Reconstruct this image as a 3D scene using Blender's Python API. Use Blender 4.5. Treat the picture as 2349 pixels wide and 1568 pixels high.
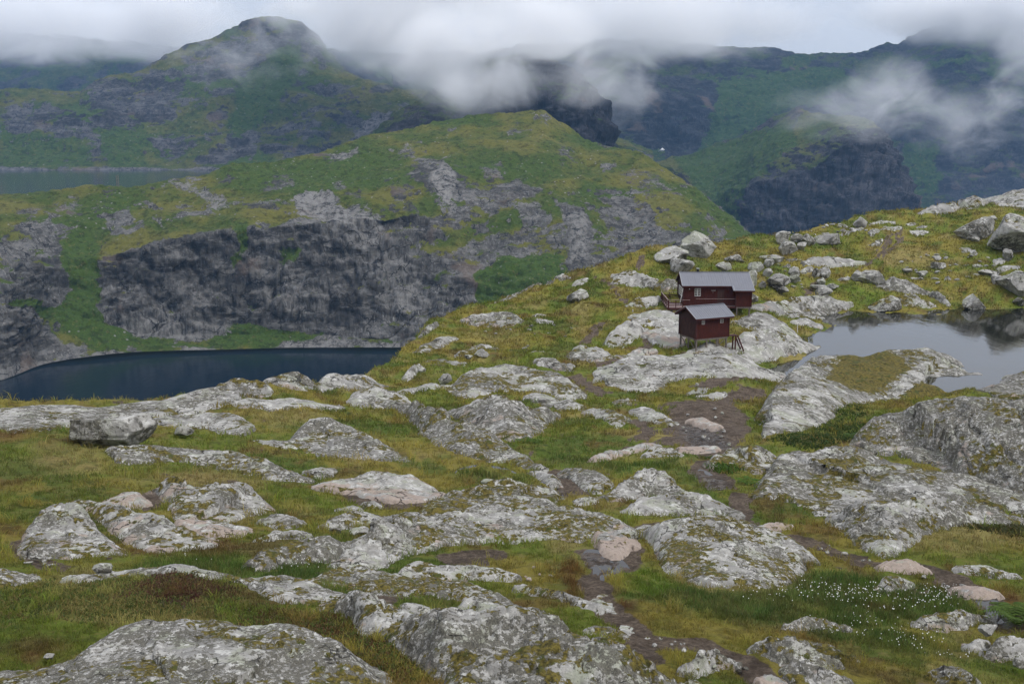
import bpy, math, random
import numpy as np
from mathutils import Vector

# ------------------------------------------------------------------ camera, sky, sun, exposure
for o in list(bpy.data.objects):
    bpy.data.objects.remove(o)
SC = bpy.context.scene
COL = SC.collection
PITCH = math.radians(11.5)
LENS = 35.0
cam_data = bpy.data.cameras.new('camera')
cam_data.lens = LENS
cam_data.sensor_width = 36.0
cam_data.clip_start = 0.2
cam_data.clip_end = 12000.0
cam = bpy.data.objects.new('camera', cam_data)
COL.objects.link(cam)
cam.location = (0.0, 0.0, 0.0)
cam.rotation_euler = (math.radians(90.0) - PITCH, 0.0, 0.0)
SC.camera = cam

SUN_ELEV, SUN_ROT = math.radians(48.0), math.radians(120.0)      # high, from the right, veiled
world = bpy.data.worlds.new('World')
SC.world = world
world.use_nodes = True
wt = world.node_tree
wt.nodes.clear()
w_out = wt.nodes.new('ShaderNodeOutputWorld')
w_bg = wt.nodes.new('ShaderNodeBackground')
w_sky = wt.nodes.new('ShaderNodeTexSky')
w_sky.sky_type = 'NISHITA'
w_sky.sun_disc = False
w_sky.sun_elevation = SUN_ELEV
w_sky.sun_rotation = SUN_ROT
w_sky.altitude = 400.0
w_co = wt.nodes.new('ShaderNodeTexCoord')
w_map = wt.nodes.new('ShaderNodeMapping')
w_map.inputs['Scale'].default_value = (1.0, 1.0, 2.6)
w_no = wt.nodes.new('ShaderNodeTexNoise')
w_no.inputs['Scale'].default_value = 1.7
w_no.inputs['Detail'].default_value = 5.0
w_no.inputs['Roughness'].default_value = 0.5
w_ramp = wt.nodes.new('ShaderNodeValToRGB')            # an even cloud deck, slightly uneven everywhere
w_ramp.color_ramp.elements[0].position = 0.30
w_ramp.color_ramp.elements[0].color = (4.85, 5.05, 5.6, 1)
w_ramp.color_ramp.elements[1].position = 0.70
w_ramp.color_ramp.elements[1].color = (6.6, 6.7, 7.05, 1)
w_mix = wt.nodes.new('ShaderNodeMix')
w_mix.data_type = 'RGBA'
w_mix.inputs['Factor'].default_value = 0.90
w_bg.inputs['Strength'].default_value = 0.095
w_sep = wt.nodes.new('ShaderNodeSeparateXYZ')          # overcast sky: about two and a half times brighter overhead than at the horizon
w_up = wt.nodes.new('ShaderNodeMath')
w_up.operation = 'MAXIMUM'
w_up.inputs[1].default_value = 0.0
w_gr = wt.nodes.new('ShaderNodeMath')
w_gr.operation = 'MULTIPLY_ADD'
w_gr.inputs[1].default_value = 1.55
w_gr.inputs[2].default_value = 0.81
w_sc = wt.nodes.new('ShaderNodeVectorMath')
w_sc.operation = 'SCALE'
L = wt.links.new
L(w_co.outputs['Generated'], w_sep.inputs[0])
L(w_sep.outputs['Z'], w_up.inputs[0])
L(w_up.outputs[0], w_gr.inputs[0])
L(w_ramp.outputs['Color'], w_sc.inputs[0])
L(w_gr.outputs[0], w_sc.inputs['Scale'])
L(w_co.outputs['Generated'], w_map.inputs['Vector'])
L(w_map.outputs['Vector'], w_no.inputs['Vector'])
L(w_no.outputs['Fac'], w_ramp.inputs['Fac'])
L(w_sky.outputs['Color'], w_mix.inputs['A'])
L(w_sc.outputs[0], w_mix.inputs['B'])
L(w_mix.outputs['Result'], w_bg.inputs['Color'])
L(w_bg.outputs['Background'], w_out.inputs['Surface'])

sun_d = bpy.data.lights.new('sun', 'SUN')
sun_d.energy = 1.5
sun_d.angle = math.radians(14.0)
sun_d.color = (1.0, 0.965, 0.91)
sun = bpy.data.objects.new('sun', sun_d)
COL.objects.link(sun)
sun_dir = Vector((math.sin(SUN_ROT) * math.cos(SUN_ELEV), math.cos(SUN_ROT) * math.cos(SUN_ELEV), math.sin(SUN_ELEV)))
sun.rotation_euler = sun_dir.to_track_quat('Z', 'Y').to_euler()

vs = SC.view_settings
vs.view_transform = 'Standard'
vs.look = 'None'
vs.exposure = 0.38
vs.gamma = 1.0
vs.use_curve_mapping = False
SC.cycles.max_bounces = 6
SC.cycles.diffuse_bounces = 2
SC.cycles.glossy_bounces = 2
SC.cycles.transmission_bounces = 2
SC.cycles.transparent_max_bounces = 6
SC.cycles.volume_bounces = 4
SC.cycles.use_adaptive_sampling = True
SC.cycles.adaptive_threshold = 0.02
SC.cycles.volume_max_steps = 128
SC.cycles.volume_step_rate = 1.0
SC.cycles.use_denoising = True
SC.cycles.caustics_reflective = False
SC.cycles.caustics_refractive = False

# ------------------------------------------------------------------ picture geometry: where a sight line meets the ground
# control positions are written on a 2349 x 1568 sheet of the view; every one is given its own distance
FPX = LENS / 36.0 * 2349.0
CX, CY = 1174.5, 784.0
SP, CP = math.sin(PITCH), math.cos(PITCH)


def ray(u, v):
    """direction of the sight line, scaled so that its forward (Y) component is 1"""
    u = np.asarray(u, float)
    v = np.asarray(v, float)
    a = (u - CX) / FPX
    b = -(v - CY) / FPX
    dy = CP + b * SP
    dz = -SP + b * CP
    return a / dy, dz / dy


def at(u, v, Y):
    rx, rz = ray(u, v)
    return np.stack([rx * Y, np.ones_like(rx) * Y, rz * Y], -1)


REG = {'D': (0, 1, 0, 1), '1': (0, .5, 0, .5), '2': (1174.5, .5, 0, .5), '3': (0, .5, 440.4, .5), '4': (1358., .4219, 422.1, .4219),
       '5': (1468.2, .1463, 596.4, .1463), '6': (0, .5, 917.6, .5), '7': (1174.5, .5, 917.6, .5), '8': (825.8, .4297, 734.1, .4297),
       '9': (1743.4, .25782, 440.4, .25782), 'b': (807.5, .3047, 568.9, .3047), 'c': (1651.7, .29688, 1238.8, .29688)}


def R(r, pts):
    a, b, c, d = REG[r]
    return [(a + b * x, c + d * y) for x, y in pts]


# ------------------------------------------------------------------ noise
_rs = np.random.RandomState(11)
_PERM = np.concatenate([_rs.permutation(512)] * 3).astype(np.int32)
_G3 = _rs.normal(size=(512, 3))
_G3 = (_G3 / np.linalg.norm(_G3, axis=1)[:, None]).astype(np.float32)


def pn(x, y, z):
    x = np.asarray(x, np.float32); y = np.asarray(y, np.float32); z = np.asarray(z, np.float32)
    x, y, z = np.broadcast_arrays(x, y, z)
    xi = np.floor(x).astype(np.int32); yi = np.floor(y).astype(np.int32); zi = np.floor(z).astype(np.int32)
    fx = x - xi; fy = y - yi; fz = z - zi
    wx = fx * fx * fx * (fx * (fx * 6 - 15) + 10)
    wy = fy * fy * fy * (fy * (fy * 6 - 15) + 10)
    wz = fz * fz * fz * (fz * (fz * 6 - 15) + 10)

    def g(dx, dy, dz):
        h = _PERM[_PERM[_PERM[(xi + dx) & 511] + ((yi + dy) & 511)] + ((zi + dz) & 511)]
        G = _G3[h]
        return G[..., 0] * (fx - dx) + G[..., 1] * (fy - dy) + G[..., 2] * (fz - dz)
    a = g(0, 0, 0); a += wx * (g(1, 0, 0) - a)
    b = g(0, 1, 0); b += wx * (g(1, 1, 0) - b)
    a += wy * (b - a)
    c = g(0, 0, 1); c += wx * (g(1, 0, 1) - c)
    d = g(0, 1, 1); d += wx * (g(1, 1, 1) - d)
    c += wy * (d - c)
    return (a + wz * (c - a)) * 1.6


def fbm(x, y, z, octv=4, gain=.5, lac=2.03):
    s = 0; a = 1.0; f = 1.0
    for i in range(octv):
        s = s + a * pn(x * f + 17.3 * i, y * f - 9.1 * i, z * f + 5.7 * i)
        a *= gain; f *= lac
    return s


def ridged(x, y, z, octv=3, gain=.5):
    s = 0; a = 1.0; f = 1.0
    for i in range(octv):
        s = s + a * (1 - 2 * np.abs(pn(x * f + 31.3 * i, y * f + 9.1 * i, z * f - 5.7 * i)))
        a *= gain; f *= 2.07
    return s


def cells(x, y, z, seed=0):
    """cellular noise: (random value of the nearest cell, second minus first distance)"""
    x = np.asarray(x, np.float32).ravel(); y = np.asarray(y, np.float32).ravel(); z = np.asarray(z, np.float32).ravel()
    xi = np.floor(x).astype(np.int32); yi = np.floor(y).astype(np.int32); zi = np.floor(z).astype(np.int32)
    f1 = np.full(x.shape, 9.0, np.float32); f2 = f1.copy(); val = np.zeros_like(f1)
    for dx in (-1, 0, 1):
        for dy in (-1, 0, 1):
            for dz in (-1, 0, 1):
                h = _PERM[_PERM[_PERM[(xi + dx + seed) & 511] + ((yi + dy) & 511)] + ((zi + dz) & 511)]
                g = _G3[h]
                d = (xi + dx + .5 + .42 * g[:, 0] - x) ** 2 + (yi + dy + .5 + .42 * g[:, 1] - y) ** 2 + (zi + dz + .5 + .42 * g[:, 2] - z) ** 2
                near = d < f1
                f2 = np.where(near, f1, np.minimum(f2, d))
                val = np.where(near, h / 511.0, val)
                f1 = np.where(near, d, f1)
    return val - .5, np.sqrt(f2) - np.sqrt(f1)


def sst(a, b, x):
    t = np.clip((x - a) / (b - a), 0, 1)
    return t * t * (3 - 2 * t)


# ------------------------------------------------------------------ 2-D helpers
def inside(poly, x, y):
    r = np.zeros(np.shape(x), bool)
    n = len(poly)
    for i in range(n):
        x0, y0 = poly[i]; x1, y1 = poly[(i + 1) % n]
        if y0 == y1:
            continue
        c = ((y0 > y) != (y1 > y)) & (x < (x1 - x0) * (y - y0) / (y1 - y0) + x0)
        r ^= c
    return r


def dline(line, x, y, vals=None, closed=False):
    """distance to a polyline and, when asked, a value carried along it"""
    best = np.full(np.shape(x), 1e18)
    val = np.zeros(np.shape(x))
    n = len(line)
    for i in range(n if closed else n - 1):
        ax, ay = line[i][0], line[i][1]; bx, by = line[(i + 1) % n][0], line[(i + 1) % n][1]
        dx, dy = bx - ax, by - ay
        t = np.clip(((x - ax) * dx + (y - ay) * dy) / (dx * dx + dy * dy + 1e-12), 0, 1)
        d = (x - ax - t * dx) ** 2 + (y - ay - t * dy) ** 2
        m = d < best
        best = np.where(m, d, best)
        if vals is not None:
            val = np.where(m, vals[i] + t * (vals[(i + 1) % n] - vals[i]), val)
    return (np.sqrt(best), val) if vals is not None else np.sqrt(best)


def sdist(poly, x, y):
    """signed distance, positive inside"""
    d = dline(poly, x, y, closed=True)
    return np.where(inside(poly, x, y), d, -d)


# ------------------------------------------------------------------ meshes
def mesh_np(name, verts, faces, smooth=True):
    """verts (N,3), faces (M,k) -> mesh"""
    me = bpy.data.meshes.new(name)
    verts = np.ascontiguousarray(verts, np.float32)
    faces = np.ascontiguousarray(faces, np.int32)
    k = faces.shape[1]
    me.vertices.add(len(verts))
    me.vertices.foreach_set('co', verts.ravel())
    me.loops.add(faces.size)
    me.loops.foreach_set('vertex_index', faces.ravel())
    me.polygons.add(len(faces))
    me.polygons.foreach_set('loop_start', np.arange(0, faces.size, k, dtype=np.int32))
    me.polygons.foreach_set('loop_total', np.full(len(faces), k, np.int32))
    me.polygons.foreach_set('use_smooth', np.full(len(faces), smooth, bool))
    me.update(calc_edges=True)
    return me


def attr(me, name, arr):
    arr = np.asarray(arr, np.float32)
    if arr.ndim == 1:
        a = me.attributes.new(name, 'FLOAT', 'POINT')
        a.data.foreach_set('value', arr)
    else:
        if arr.shape[1] == 3:
            arr = np.concatenate([arr, np.ones((len(arr), 1), np.float32)], 1)
        a = me.attributes.new(name, 'FLOAT_COLOR', 'POINT')
        a.data.foreach_set('color', np.ascontiguousarray(arr, np.float32).ravel())


def grid_faces(r, c):
    i = np.arange(r * c).reshape(r, c)
    return np.stack([i[:-1, :-1], i[:-1, 1:], i[1:, 1:], i[1:, :-1]], -1).reshape(-1, 4)


def compact(verts, faces, *arrs):
    used = np.zeros(len(verts), bool)
    used[faces.ravel()] = True
    idx = np.cumsum(used) - 1
    return (verts[used], idx[faces]) + tuple(a[used] for a in arrs)


def obj(name, me, mat=None, parent=None, label=None, cat=None, group=None, kind=None, loc=None):
    o = bpy.data.objects.new(name, me)
    COL.objects.link(o)
    if mat is not None and me is not None and not me.materials:
        me.materials.append(mat)
    if parent is not None:
        o.parent = parent
    if loc is not None:
        o.location = loc
    for k, v in (('label', label), ('category', cat), ('group', group), ('kind', kind)):
        if v:
            o[k] = v
    return o


def grid_normals(P):
    du = np.gradient(P, axis=1); dv = np.gradient(P, axis=0)
    n = np.cross(du, dv)
    return n / (np.linalg.norm(n, axis=-1, keepdims=True) + 1e-9)


# ------------------------------------------------------------------ material building
class NT:
    def __init__(self, name):
        self.m = bpy.data.materials.new(name)
        self.m.use_nodes = True
        self.t = self.m.node_tree
        self.t.nodes.clear()
        self.out = self.n('ShaderNodeOutputMaterial')

    def n(self, kind, **kw):
        nd = self.t.nodes.new(kind)
        for k, v in kw.items():
            setattr(nd, k, v)
        return nd

    def set(self, sock, v):
        if v is None:
            return
        if isinstance(v, bpy.types.NodeSocket):
            self.t.links.new(v, sock)
        elif isinstance(v, (tuple, list)) and len(v) == 3 and sock.type == 'RGBA':
            sock.default_value = (v[0], v[1], v[2], 1)
        else:
            sock.default_value = v

    def pos(self):
        return self.n('ShaderNodeNewGeometry').outputs['Position']

    def normal_z(self):
        s = self.n('ShaderNodeSeparateXYZ')
        self.set(s.inputs[0], self.n('ShaderNodeNewGeometry').outputs['Normal'])
        return s.outputs['Z']

    def map(self, vec, scale=(1, 1, 1), rot=(0, 0, 0)):
        nd = self.n('ShaderNodeMapping')
        self.set(nd.inputs['Vector'], vec)
        nd.inputs['Scale'].default_value = scale
        nd.inputs['Rotation'].default_value = rot
        return nd.outputs['Vector']

    def noise(self, scale, detail=4, rough=.55, vec=None, dist=0.0, col=False):
        nd = self.n('ShaderNodeTexNoise')
        self.set(nd.inputs['Vector'], vec if vec is not None else self.pos())
        self.set(nd.inputs['Scale'], scale)
        nd.inputs['Detail'].default_value = min(detail, 6)
        nd.inputs['Roughness'].default_value = rough
        nd.inputs['Distortion'].default_value = dist
        return nd.outputs['Color' if col else 'Fac']

    def vor(self, scale, feature='F1', vec=None, out='Distance', rnd=1.0):
        nd = self.n('ShaderNodeTexVoronoi', feature=feature)
        self.set(nd.inputs['Vector'], vec if vec is not None else self.pos())
        nd.inputs['Scale'].default_value = scale
        nd.inputs['Randomness'].default_value = rnd
        return nd.outputs[out]

    def math(self, op, a, b=0.0, c=None, clamp=False):
        nd = self.n('ShaderNodeMath', operation=op, use_clamp=clamp)
        self.set(nd.inputs[0], a)
        self.set(nd.inputs[1], b)
        if c is not None:
            self.set(nd.inputs[2], c)
        return nd.outputs[0]

    def step(self, x, lo, hi):
        nd = self.n('ShaderNodeMapRange', interpolation_type='SMOOTHSTEP')
        self.set(nd.inputs['Value'], x)
        self.set(nd.inputs['From Min'], lo)
        self.set(nd.inputs['From Max'], hi)
        return nd.outputs['Result']

    def mix(self, f, a, b, blend='MIX'):
        nd = self.n('ShaderNodeMix', data_type='RGBA', blend_type=blend)
        self.set(nd.inputs['Factor'], f)
        self.set(nd.inputs['A'], a)
        self.set(nd.inputs['B'], b)
        return nd.outputs['Result']

    def fmix(self, f, a, b):
        nd = self.n('ShaderNodeMix', data_type='FLOAT')
        self.set(nd.inputs['Factor'], f)
        self.set(nd.inputs['A'], a)
        self.set(nd.inputs['B'], b)
        return nd.outputs['Result']

    def attr(self, name, out='Fac'):
        nd = self.n('ShaderNodeAttribute', attribute_name=name)
        return nd.outputs[out]

    def scale(self, col, f):
        """colour times a factor"""
        nd = self.n('ShaderNodeVectorMath', operation='SCALE')
        self.set(nd.inputs[0], col)
        self.set(nd.inputs['Scale'], f)
        return nd.outputs[0]

    def bump(self, h, strength=.5, dist=.1, normal=None):
        nd = self.n('ShaderNodeBump')
        nd.inputs['Strength'].default_value = strength
        self.set(nd.inputs['Distance'], dist)
        self.set(nd.inputs['Height'], h)
        if normal is not None:
            self.set(nd.inputs['Normal'], normal)
        return nd.outputs['Normal']

    def finish(self, col, rough=.9, spec=.25, normal=None, metallic=0.0):
        b = self.n('ShaderNodeBsdfPrincipled')
        self.set(b.inputs['Base Color'], col)
        self.set(b.inputs['Roughness'], rough)
        self.set(b.inputs['Specular IOR Level'], spec)
        self.set(b.inputs['Metallic'], metallic)
        if normal is not None:
            self.set(b.inputs['Normal'], normal)
        self.t.links.new(b.outputs['BSDF'], self.out.inputs['Surface'])
        self.b = b
        return self.m


def mat_hill(name, s=1.0, grass_a=(.135, .130, .028), grass_b=(.060, .088, .016), rock_a=(.070, .067, .064), rock_b=(.165, .160, .152), stones=.85):
    k = NT(name)
    p = k.pos()
    sc = k.map(p, (1 / s, 1 / s, 1 / s))
    streak = k.map(p, (1 / s, 1 / s, .14 / s), (0, .22, 0))
    band = k.map(p, (.35 / s, .35 / s, 1.3 / s), (.10, .16, 0))
    rock = k.attr('rock'); pale = k.attr('pale'); lush = k.attr('lush')
    n1 = k.noise(.030, 7, .62, sc); n2 = k.noise(.20, 9, .70, sc); n3 = k.noise(.9, 6, .68, sc)
    g = k.mix(k.step(k.math('ADD', n1, k.math('MULTIPLY', lush, -.28)), .38, .60), grass_b, grass_a)
    g = k.mix(k.math('MULTIPLY', lush, .75), g, (.050, .092, .015))
    g = k.mix(k.math('MULTIPLY', k.step(n2, .50, .60), .75), g, k.scale(g, .42))
    g = k.mix(k.math('MULTIPLY', k.step(k.noise(.33, 7, .7, sc), .55, .65), .45), g, (.16, .135, .050))
    g = k.scale(g, k.fmix(n3, .40, 1.65))
    # pale stones strewn over the turf
    v = k.vor(.19, 'F1', sc)
    st = k.math('MULTIPLY', k.step(v, .17, .12), k.step(k.noise(.06, 4, .65, sc), .47, .58))
    g = k.mix(k.math('MULTIPLY', st, stones), g, (.25, .25, .24))
    s1 = k.noise(.26, 9, .72, streak); s2 = k.noise(.05, 8, .66, band); s3 = k.noise(.75, 6, .72, streak); s4 = k.noise(.17, 8, .68, band)
    r = k.mix(k.step(s1, .38, .66), rock_a, rock_b)
    r = k.mix(k.step(s2, .42, .60), r, k.scale(r, .50))
    r = k.mix(k.math('MULTIPLY', k.step(s4, .52, .62), .6), r, k.scale(rock_b, 1.35) if not isinstance(rock_b, tuple) else tuple(1.35 * q for q in rock_b))
    r = k.mix(k.math('MULTIPLY', k.step(s3, .54, .64), k.step(s2, .60, .38)), r, tuple(1.75 * q for q in rock_b))
    r = k.mix(k.math('MULTIPLY', pale, k.step(s1, .36, .60)), r, tuple(1.6 * q for q in rock_b))
    vd = k.n('ShaderNodeTexVoronoi', feature='DISTANCE_TO_EDGE')
    wq = k.n('ShaderNodeVectorMath', operation='ADD')
    k.set(wq.inputs[0], k.map(p, (.055 / s, .055 / s, .075 / s), (.2, .5, .3))); k.set(wq.inputs[1], k.scale(k.noise(.05, 5, .6, sc, col=True), 1.3))
    k.set(vd.inputs['Vector'], wq.outputs[0]); vd.inputs['Scale'].default_value = 1.0
    crk = k.math('MULTIPLY', k.step(vd.outputs['Distance'], .035, .008), k.step(k.noise(.08, 4, .6, sc), .42, .52))
    r = k.mix(k.math('MULTIPLY', crk, .85), r, (.018, .018, .020))
    r = k.scale(r, k.fmix(k.noise(1.1, 5, .75, streak), .45, 1.55))
    rust = k.math('MULTIPLY', k.step(k.noise(.030, 6, .6, sc), .58, .68), .5)
    r = k.mix(rust, r, (.16, .115, .090))
    f = k.step(k.math('ADD', rock, k.math('MULTIPLY', k.math('SUBTRACT', k.math('ADD', n2, k.math('MULTIPLY_ADD', n3, .6, .2)), 1.0), 1.5)), .42, .56)
    c = k.mix(f, g, r)
    h = k.math('ADD', k.math('MULTIPLY', s1, 1.2), k.math('ADD', n2, k.math('MULTIPLY', n3, .5)))
    return k.finish(c, .95, .15, k.bump(h, 1.0, 2.2 * s))


def mat_water(name, base, rough, spec, bscale, bstr, stretch=(1, 1, 1)):
    k = NT(name)
    p = k.map(k.pos(), stretch)
    h = k.math('ADD', k.noise(bscale, 4, .6, p), k.math('MULTIPLY', k.noise(bscale * .13, 3, .5, p), 2.0))
    return k.finish(base, rough, spec, k.bump(h, bstr, .25))
# ------------------------------------------------------------------ far setting: lakes, hill across the lake, mountains
LAKE_Z, TARN_Z, POND_Z = -130.0, -45.0, -25.0


def flat_poly(name, pts, z, mat, **kw):
    """a level sheet of water inside an outline"""
    import bmesh
    bm = bmesh.new()
    f = bm.faces.new([bm.verts.new((x, y, z)) for x, y in pts])
    bmesh.ops.triangulate(bm, faces=[f])
    me = bpy.data.meshes.new(name)
    bm.to_mesh(me); bm.free()
    return obj(name, me, mat, **kw)


M_LAKE = mat_water('lake_water', (.004, .011, .019), .14, .075, .30, .45, (1, .5, 1))
M_TARN = mat_water('tarn_water', (.010, .018, .036), .10, .45, .03, .25, (1, .25, 1))
flat_poly('lake', [(-900, 130), (420, 130), (420, 760), (-900, 760)], LAKE_Z, M_LAKE, kind='structure',
          label='dark blue lake in the valley below the cliff')
flat_poly('lake', [(-1400, 780), (-215, 780), (-300, 1800), (-1400, 1800)], TARN_Z, M_TARN, kind='structure',
          label='grey blue lake behind the green hill at the left')


def hermite_cols(tab, us):
    """smooth interpolation of a table of columns over u"""
    xs = np.array([t[0] for t in tab], float)
    ys = np.array([t[1] for t in tab], float)          # (n, keys, 2)
    m = np.zeros_like(ys)
    d = (ys[1:] - ys[:-1]) / (xs[1:] - xs[:-1])[:, None, None]
    m[0], m[-1] = d[0], d[-1]
    m[1:-1] = np.where(d[1:] * d[:-1] > 0, 2 * d[1:] * d[:-1] / (d[1:] + d[:-1] + 1e-12), 0)
    i = np.clip(np.searchsorted(xs, us) - 1, 0, len(xs) - 2)
    h = (xs[i + 1] - xs[i])[:, None, None]
    t = ((us - xs[i])[:, None, None]) / h
    return ((1 + 2 * t) * (1 - t) ** 2 * ys[i] + t * (1 - t) ** 2 * h * m[i] + t * t * (3 - 2 * t) * ys[i + 1] + t * t * (t - 1) * h * m[i + 1])


def lofted(name, tab, crest, du, dv, mat, label, amp=1.0, size=1.0, rock_polys=(), green_polys=(), pale_polys=(), shore=None,
           slope_bias=0.0, back=.55, seed=0.0):
    """a mountain side: columns of (v, distance) from foot to crest, with a slope behind the crest"""
    us = np.arange(tab[0][0], tab[-1][0] + .1, du)
    K = hermite_cols(tab, us)                            # (C, k, 2)
    if crest is not None:
        cu, cv = np.array(crest).T
        K[:, -1, 0] = np.interp(us, cu, cv)
        for j in range(K.shape[1] - 2, 0, -1):
            K[:, j, 0] = np.maximum(K[:, j, 0], K[:, j + 1, 0] + 4)
    span = K[:, 0, 0] - K[:, -1, 0]
    nr = int(np.percentile(span, 90) / dv)
    k = K.shape[1]
    # rows are spread over the keys by their mean share of the height
    ks = np.linspace(0, k - 1, nr)
    j = np.clip(ks.astype(int), 0, k - 2)
    f = (ks - j)[:, None, None]
    KT = K.transpose(1, 0, 2)
    G = KT[j] * (1 - f) + KT[j + 1] * f                  # (nr, C, 2)
    for _ in range(14):                                   # soften the breaks in slope
        G[1:-1, :, 1] = (G[:-2, :, 1] + 2 * G[1:-1, :, 1] + G[2:, :, 1]) / 4
    U = np.broadcast_to(us, G.shape[:2])
    V = G[..., 0]
    P = at(U, V, G[..., 1])
    # behind the crest
    nb = 10
    B = [P]
    last = P[-1]
    ext = np.linspace(0, 1, nb + 1)[1:] ** 1.5 * 260 * size
    rows = []
    for e in ext:
        q = last.copy()
        hd = q[:, :2] / np.linalg.norm(q[:, :2], axis=1, keepdims=True)
        q[:, :2] += hd * e
        q[:, 2] -= back * e * np.minimum(1, e / (60 * size))
        rows.append(q)
    P = np.concatenate([P, np.array(rows)], 0)
    U = np.concatenate([U, np.repeat(U[-1:], nb, 0)], 0)
    V = np.concatenate([V, np.repeat(V[-1:], nb, 0)], 0)
    N = grid_normals(P)
    if N[..., 2].mean() < 0:
        N = -N
    x, y, z = [P[..., i] / size for i in range(3)]
    x = x + seed
    steep0 = 1 - N[..., 2]
    wv = fbm(x / 50, y / 50, z / 50, 3) * 16
    big = fbm(x / 70, y / 70, z / 55, 3) * 6.0
    mid = (ridged(x / 30, y / 30, z / 17, 4) - .75) * 3.4
    mid2 = fbm((x + wv * .3) / 11, (y + wv * .3) / 11, z / 8, 3, .6) * 1.7
    strata = ridged((x + wv) / 60, (y + wv) / 60, (z + wv * .8 + x * .16) / 11.0, 4) * 3.0 - 2.2
    ribs = ridged((x + wv * .5) / 13, (y + wv * .5) / 13, z / 48, 4) * 2.1 - 1.5
    fine = fbm(x / 4, y / 4, z / 4, 3, .62) * .9
    cl = sst(.22, .50, steep0)
    shp = x.shape
    c1, e1 = cells((x + wv * .4) / 30, (y + wv * .4) / 30, (z + wv * .5 + x * .1) / 17)
    c2, e2 = cells((x + wv * .3) / 10, (y + wv * .3) / 10, (z + wv * .3) / 9, 77)
    c3, e3 = cells(x / 4.2, y / 4.2, z / 5.5, 33)
    blk = (c1 * 5.0 + c2 * 2.0 + c3 * .8 - sst(.16, .0, e1) * 2.4 - sst(.14, .0, e2) * .9).reshape(shp)
    fade = (1 - .8 * np.linspace(0, 1, P.shape[0]) ** 4)[:, None]
    D = ((big + mid * (.45 + .75 * cl)) * fade + mid2 * (.55 + .5 * cl) + ((strata + ribs) * .45 + blk) * cl + blk * .22 * (1 - cl) + fine * (.5 + .8 * cl)) * amp * size
    if shore is not None:
        D = D * sst(-2, 26, P[..., 2] - shore)
    P = P + N * D[..., None]
    N2 = grid_normals(P)
    if N2[..., 2].mean() < 0:
        N2 = -N2
    steep = 1 - N2[..., 2]
    steep = (steep + steep0) / 2
    nz = fbm(x / 30, y / 30, z / 22, 5, .62)
    ledge = ridged((x + wv) / 42, (y + wv) / 42, (z + wv * .3) / 11, 4)
    rock = sst(.26, .44, steep + .19 * nz + .10 * (ledge - .5) + slope_bias)
    su, sv = U + nz * 15 / size ** .5, V + fbm(x / 20, y / 20, z / 20, 5, .62) * 12 / size ** .5
    keepg = 1 - .75 * sst(.15, .6, fbm(x / 17 + 40, y / 17, z / 6, 4, .6)) * sst(.75, .35, steep)
    for poly, w in rock_polys:
        rock = np.maximum(rock, w * keepg * sst(-9, 7, sdist(poly, su, sv)))
    for poly, w in green_polys:
        rock = rock * (1 - w * sst(-9, 7, sdist(poly, su, sv)))
    pale = np.zeros_like(rock)
    for poly, w in pale_polys:
        m = w * sst(-9, 7, sdist(poly, su, sv))
        pale = np.maximum(pale, m)
        rock = np.maximum(rock, m)
    if shore is not None:
        m = sst(4.6, 1.6, P[..., 2] - shore + nz * 4.5)
        rock = np.maximum(rock, m); pale = np.maximum(pale, m * .7)
    lush = sst(-.1, .7, fbm(x / 90 + 3, y / 90, z / 40, 3)) * .6
    for poly, w in green_polys:
        lush = np.maximum(lush, w * .9 * sst(-9, 7, sdist(poly, su, sv)))
    me = mesh_np(name, P.reshape(-1, 3), grid_faces(*P.shape[:2]))
    attr(me, 'rock', rock.ravel()); attr(me, 'pale', pale.ravel()); attr(me, 'lush', lush.ravel())
    return obj(name, me, mat, kind='structure', label=label), P


M_HILL = mat_hill('hill_turf_and_rock', 1.0)
M_MTN = mat_hill('mountain_turf_and_rock', 1.7, (.094, .096, .024), (.040, .063, .014), (.038, .038, .043), (.105, .102, .104), .5)
M_WALL = mat_hill('mountain_dark_rock', 2.0, (.038, .052, .016), (.019, .038, .012), (.018, .020, .026), (.046, .045, .053), 0.0)

hill_tab = [
    (-420, [(930, 470), (820, 480), (700, 520), (560, 600), (450, 720)]),
    (-200, [(905, 500), (770, 515), (640, 560), (530, 620), (445, 720)]),
    (0, [(872, 532), (735, 550), (600, 590), (520, 635), (447, 725)]),
    (110, [(832, 570), (720, 600), (610, 622), (510, 665), (438, 735)]),
    (220, [(815, 585), (740, 612), (590, 645), (510, 690), (426, 740)]),
    (330, [(806, 598), (770, 612), (560, 640), (500, 690), (426, 745)]),
    (500, [(801, 606), (765, 620), (535, 650), (475, 705), (388, 780)]),
    (700, [(797, 612), (765, 624), (512, 660), (450, 715), (355, 815)]),
    (880, [(797, 611), (780, 616), (490, 668), (430, 725), (303, 865)]),
    (1050, [(797, 608), (640, 635), (490, 685), (400, 745), (268, 900)]),
    (1250, [(797, 602), (620, 645), (500, 690), (400, 755), (256, 905)]),
    (1400, [(797, 590), (640, 635), (530, 680), (430, 745), (335, 840)]),
    (1600, [(797, 575), (660, 612), (580, 642), (510, 690), (430, 770)]),
    (1750, [(797, 560), (700, 592), (650, 615), (610, 640), (570, 690)]),
    (1950, [(797, 545), (740, 570), (715, 585), (690, 605), (670, 640)]),
]
hill_crest = [(-420, 452), (-200, 446), (0, 447), (100, 440), (170, 436), (230, 425), (290, 432), (400, 413), (470, 401), (530, 373), (640, 368),
              (740, 345), (850, 311), (950, 290), (1050, 268), (1130, 258), (1200, 254), (1250, 256), (1300, 286), (1350, 320),
              (1400, 335), (1470, 351), (1530, 386), (1600, 430), (1680, 498), (1740, 556), (1950, 672)]
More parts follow.
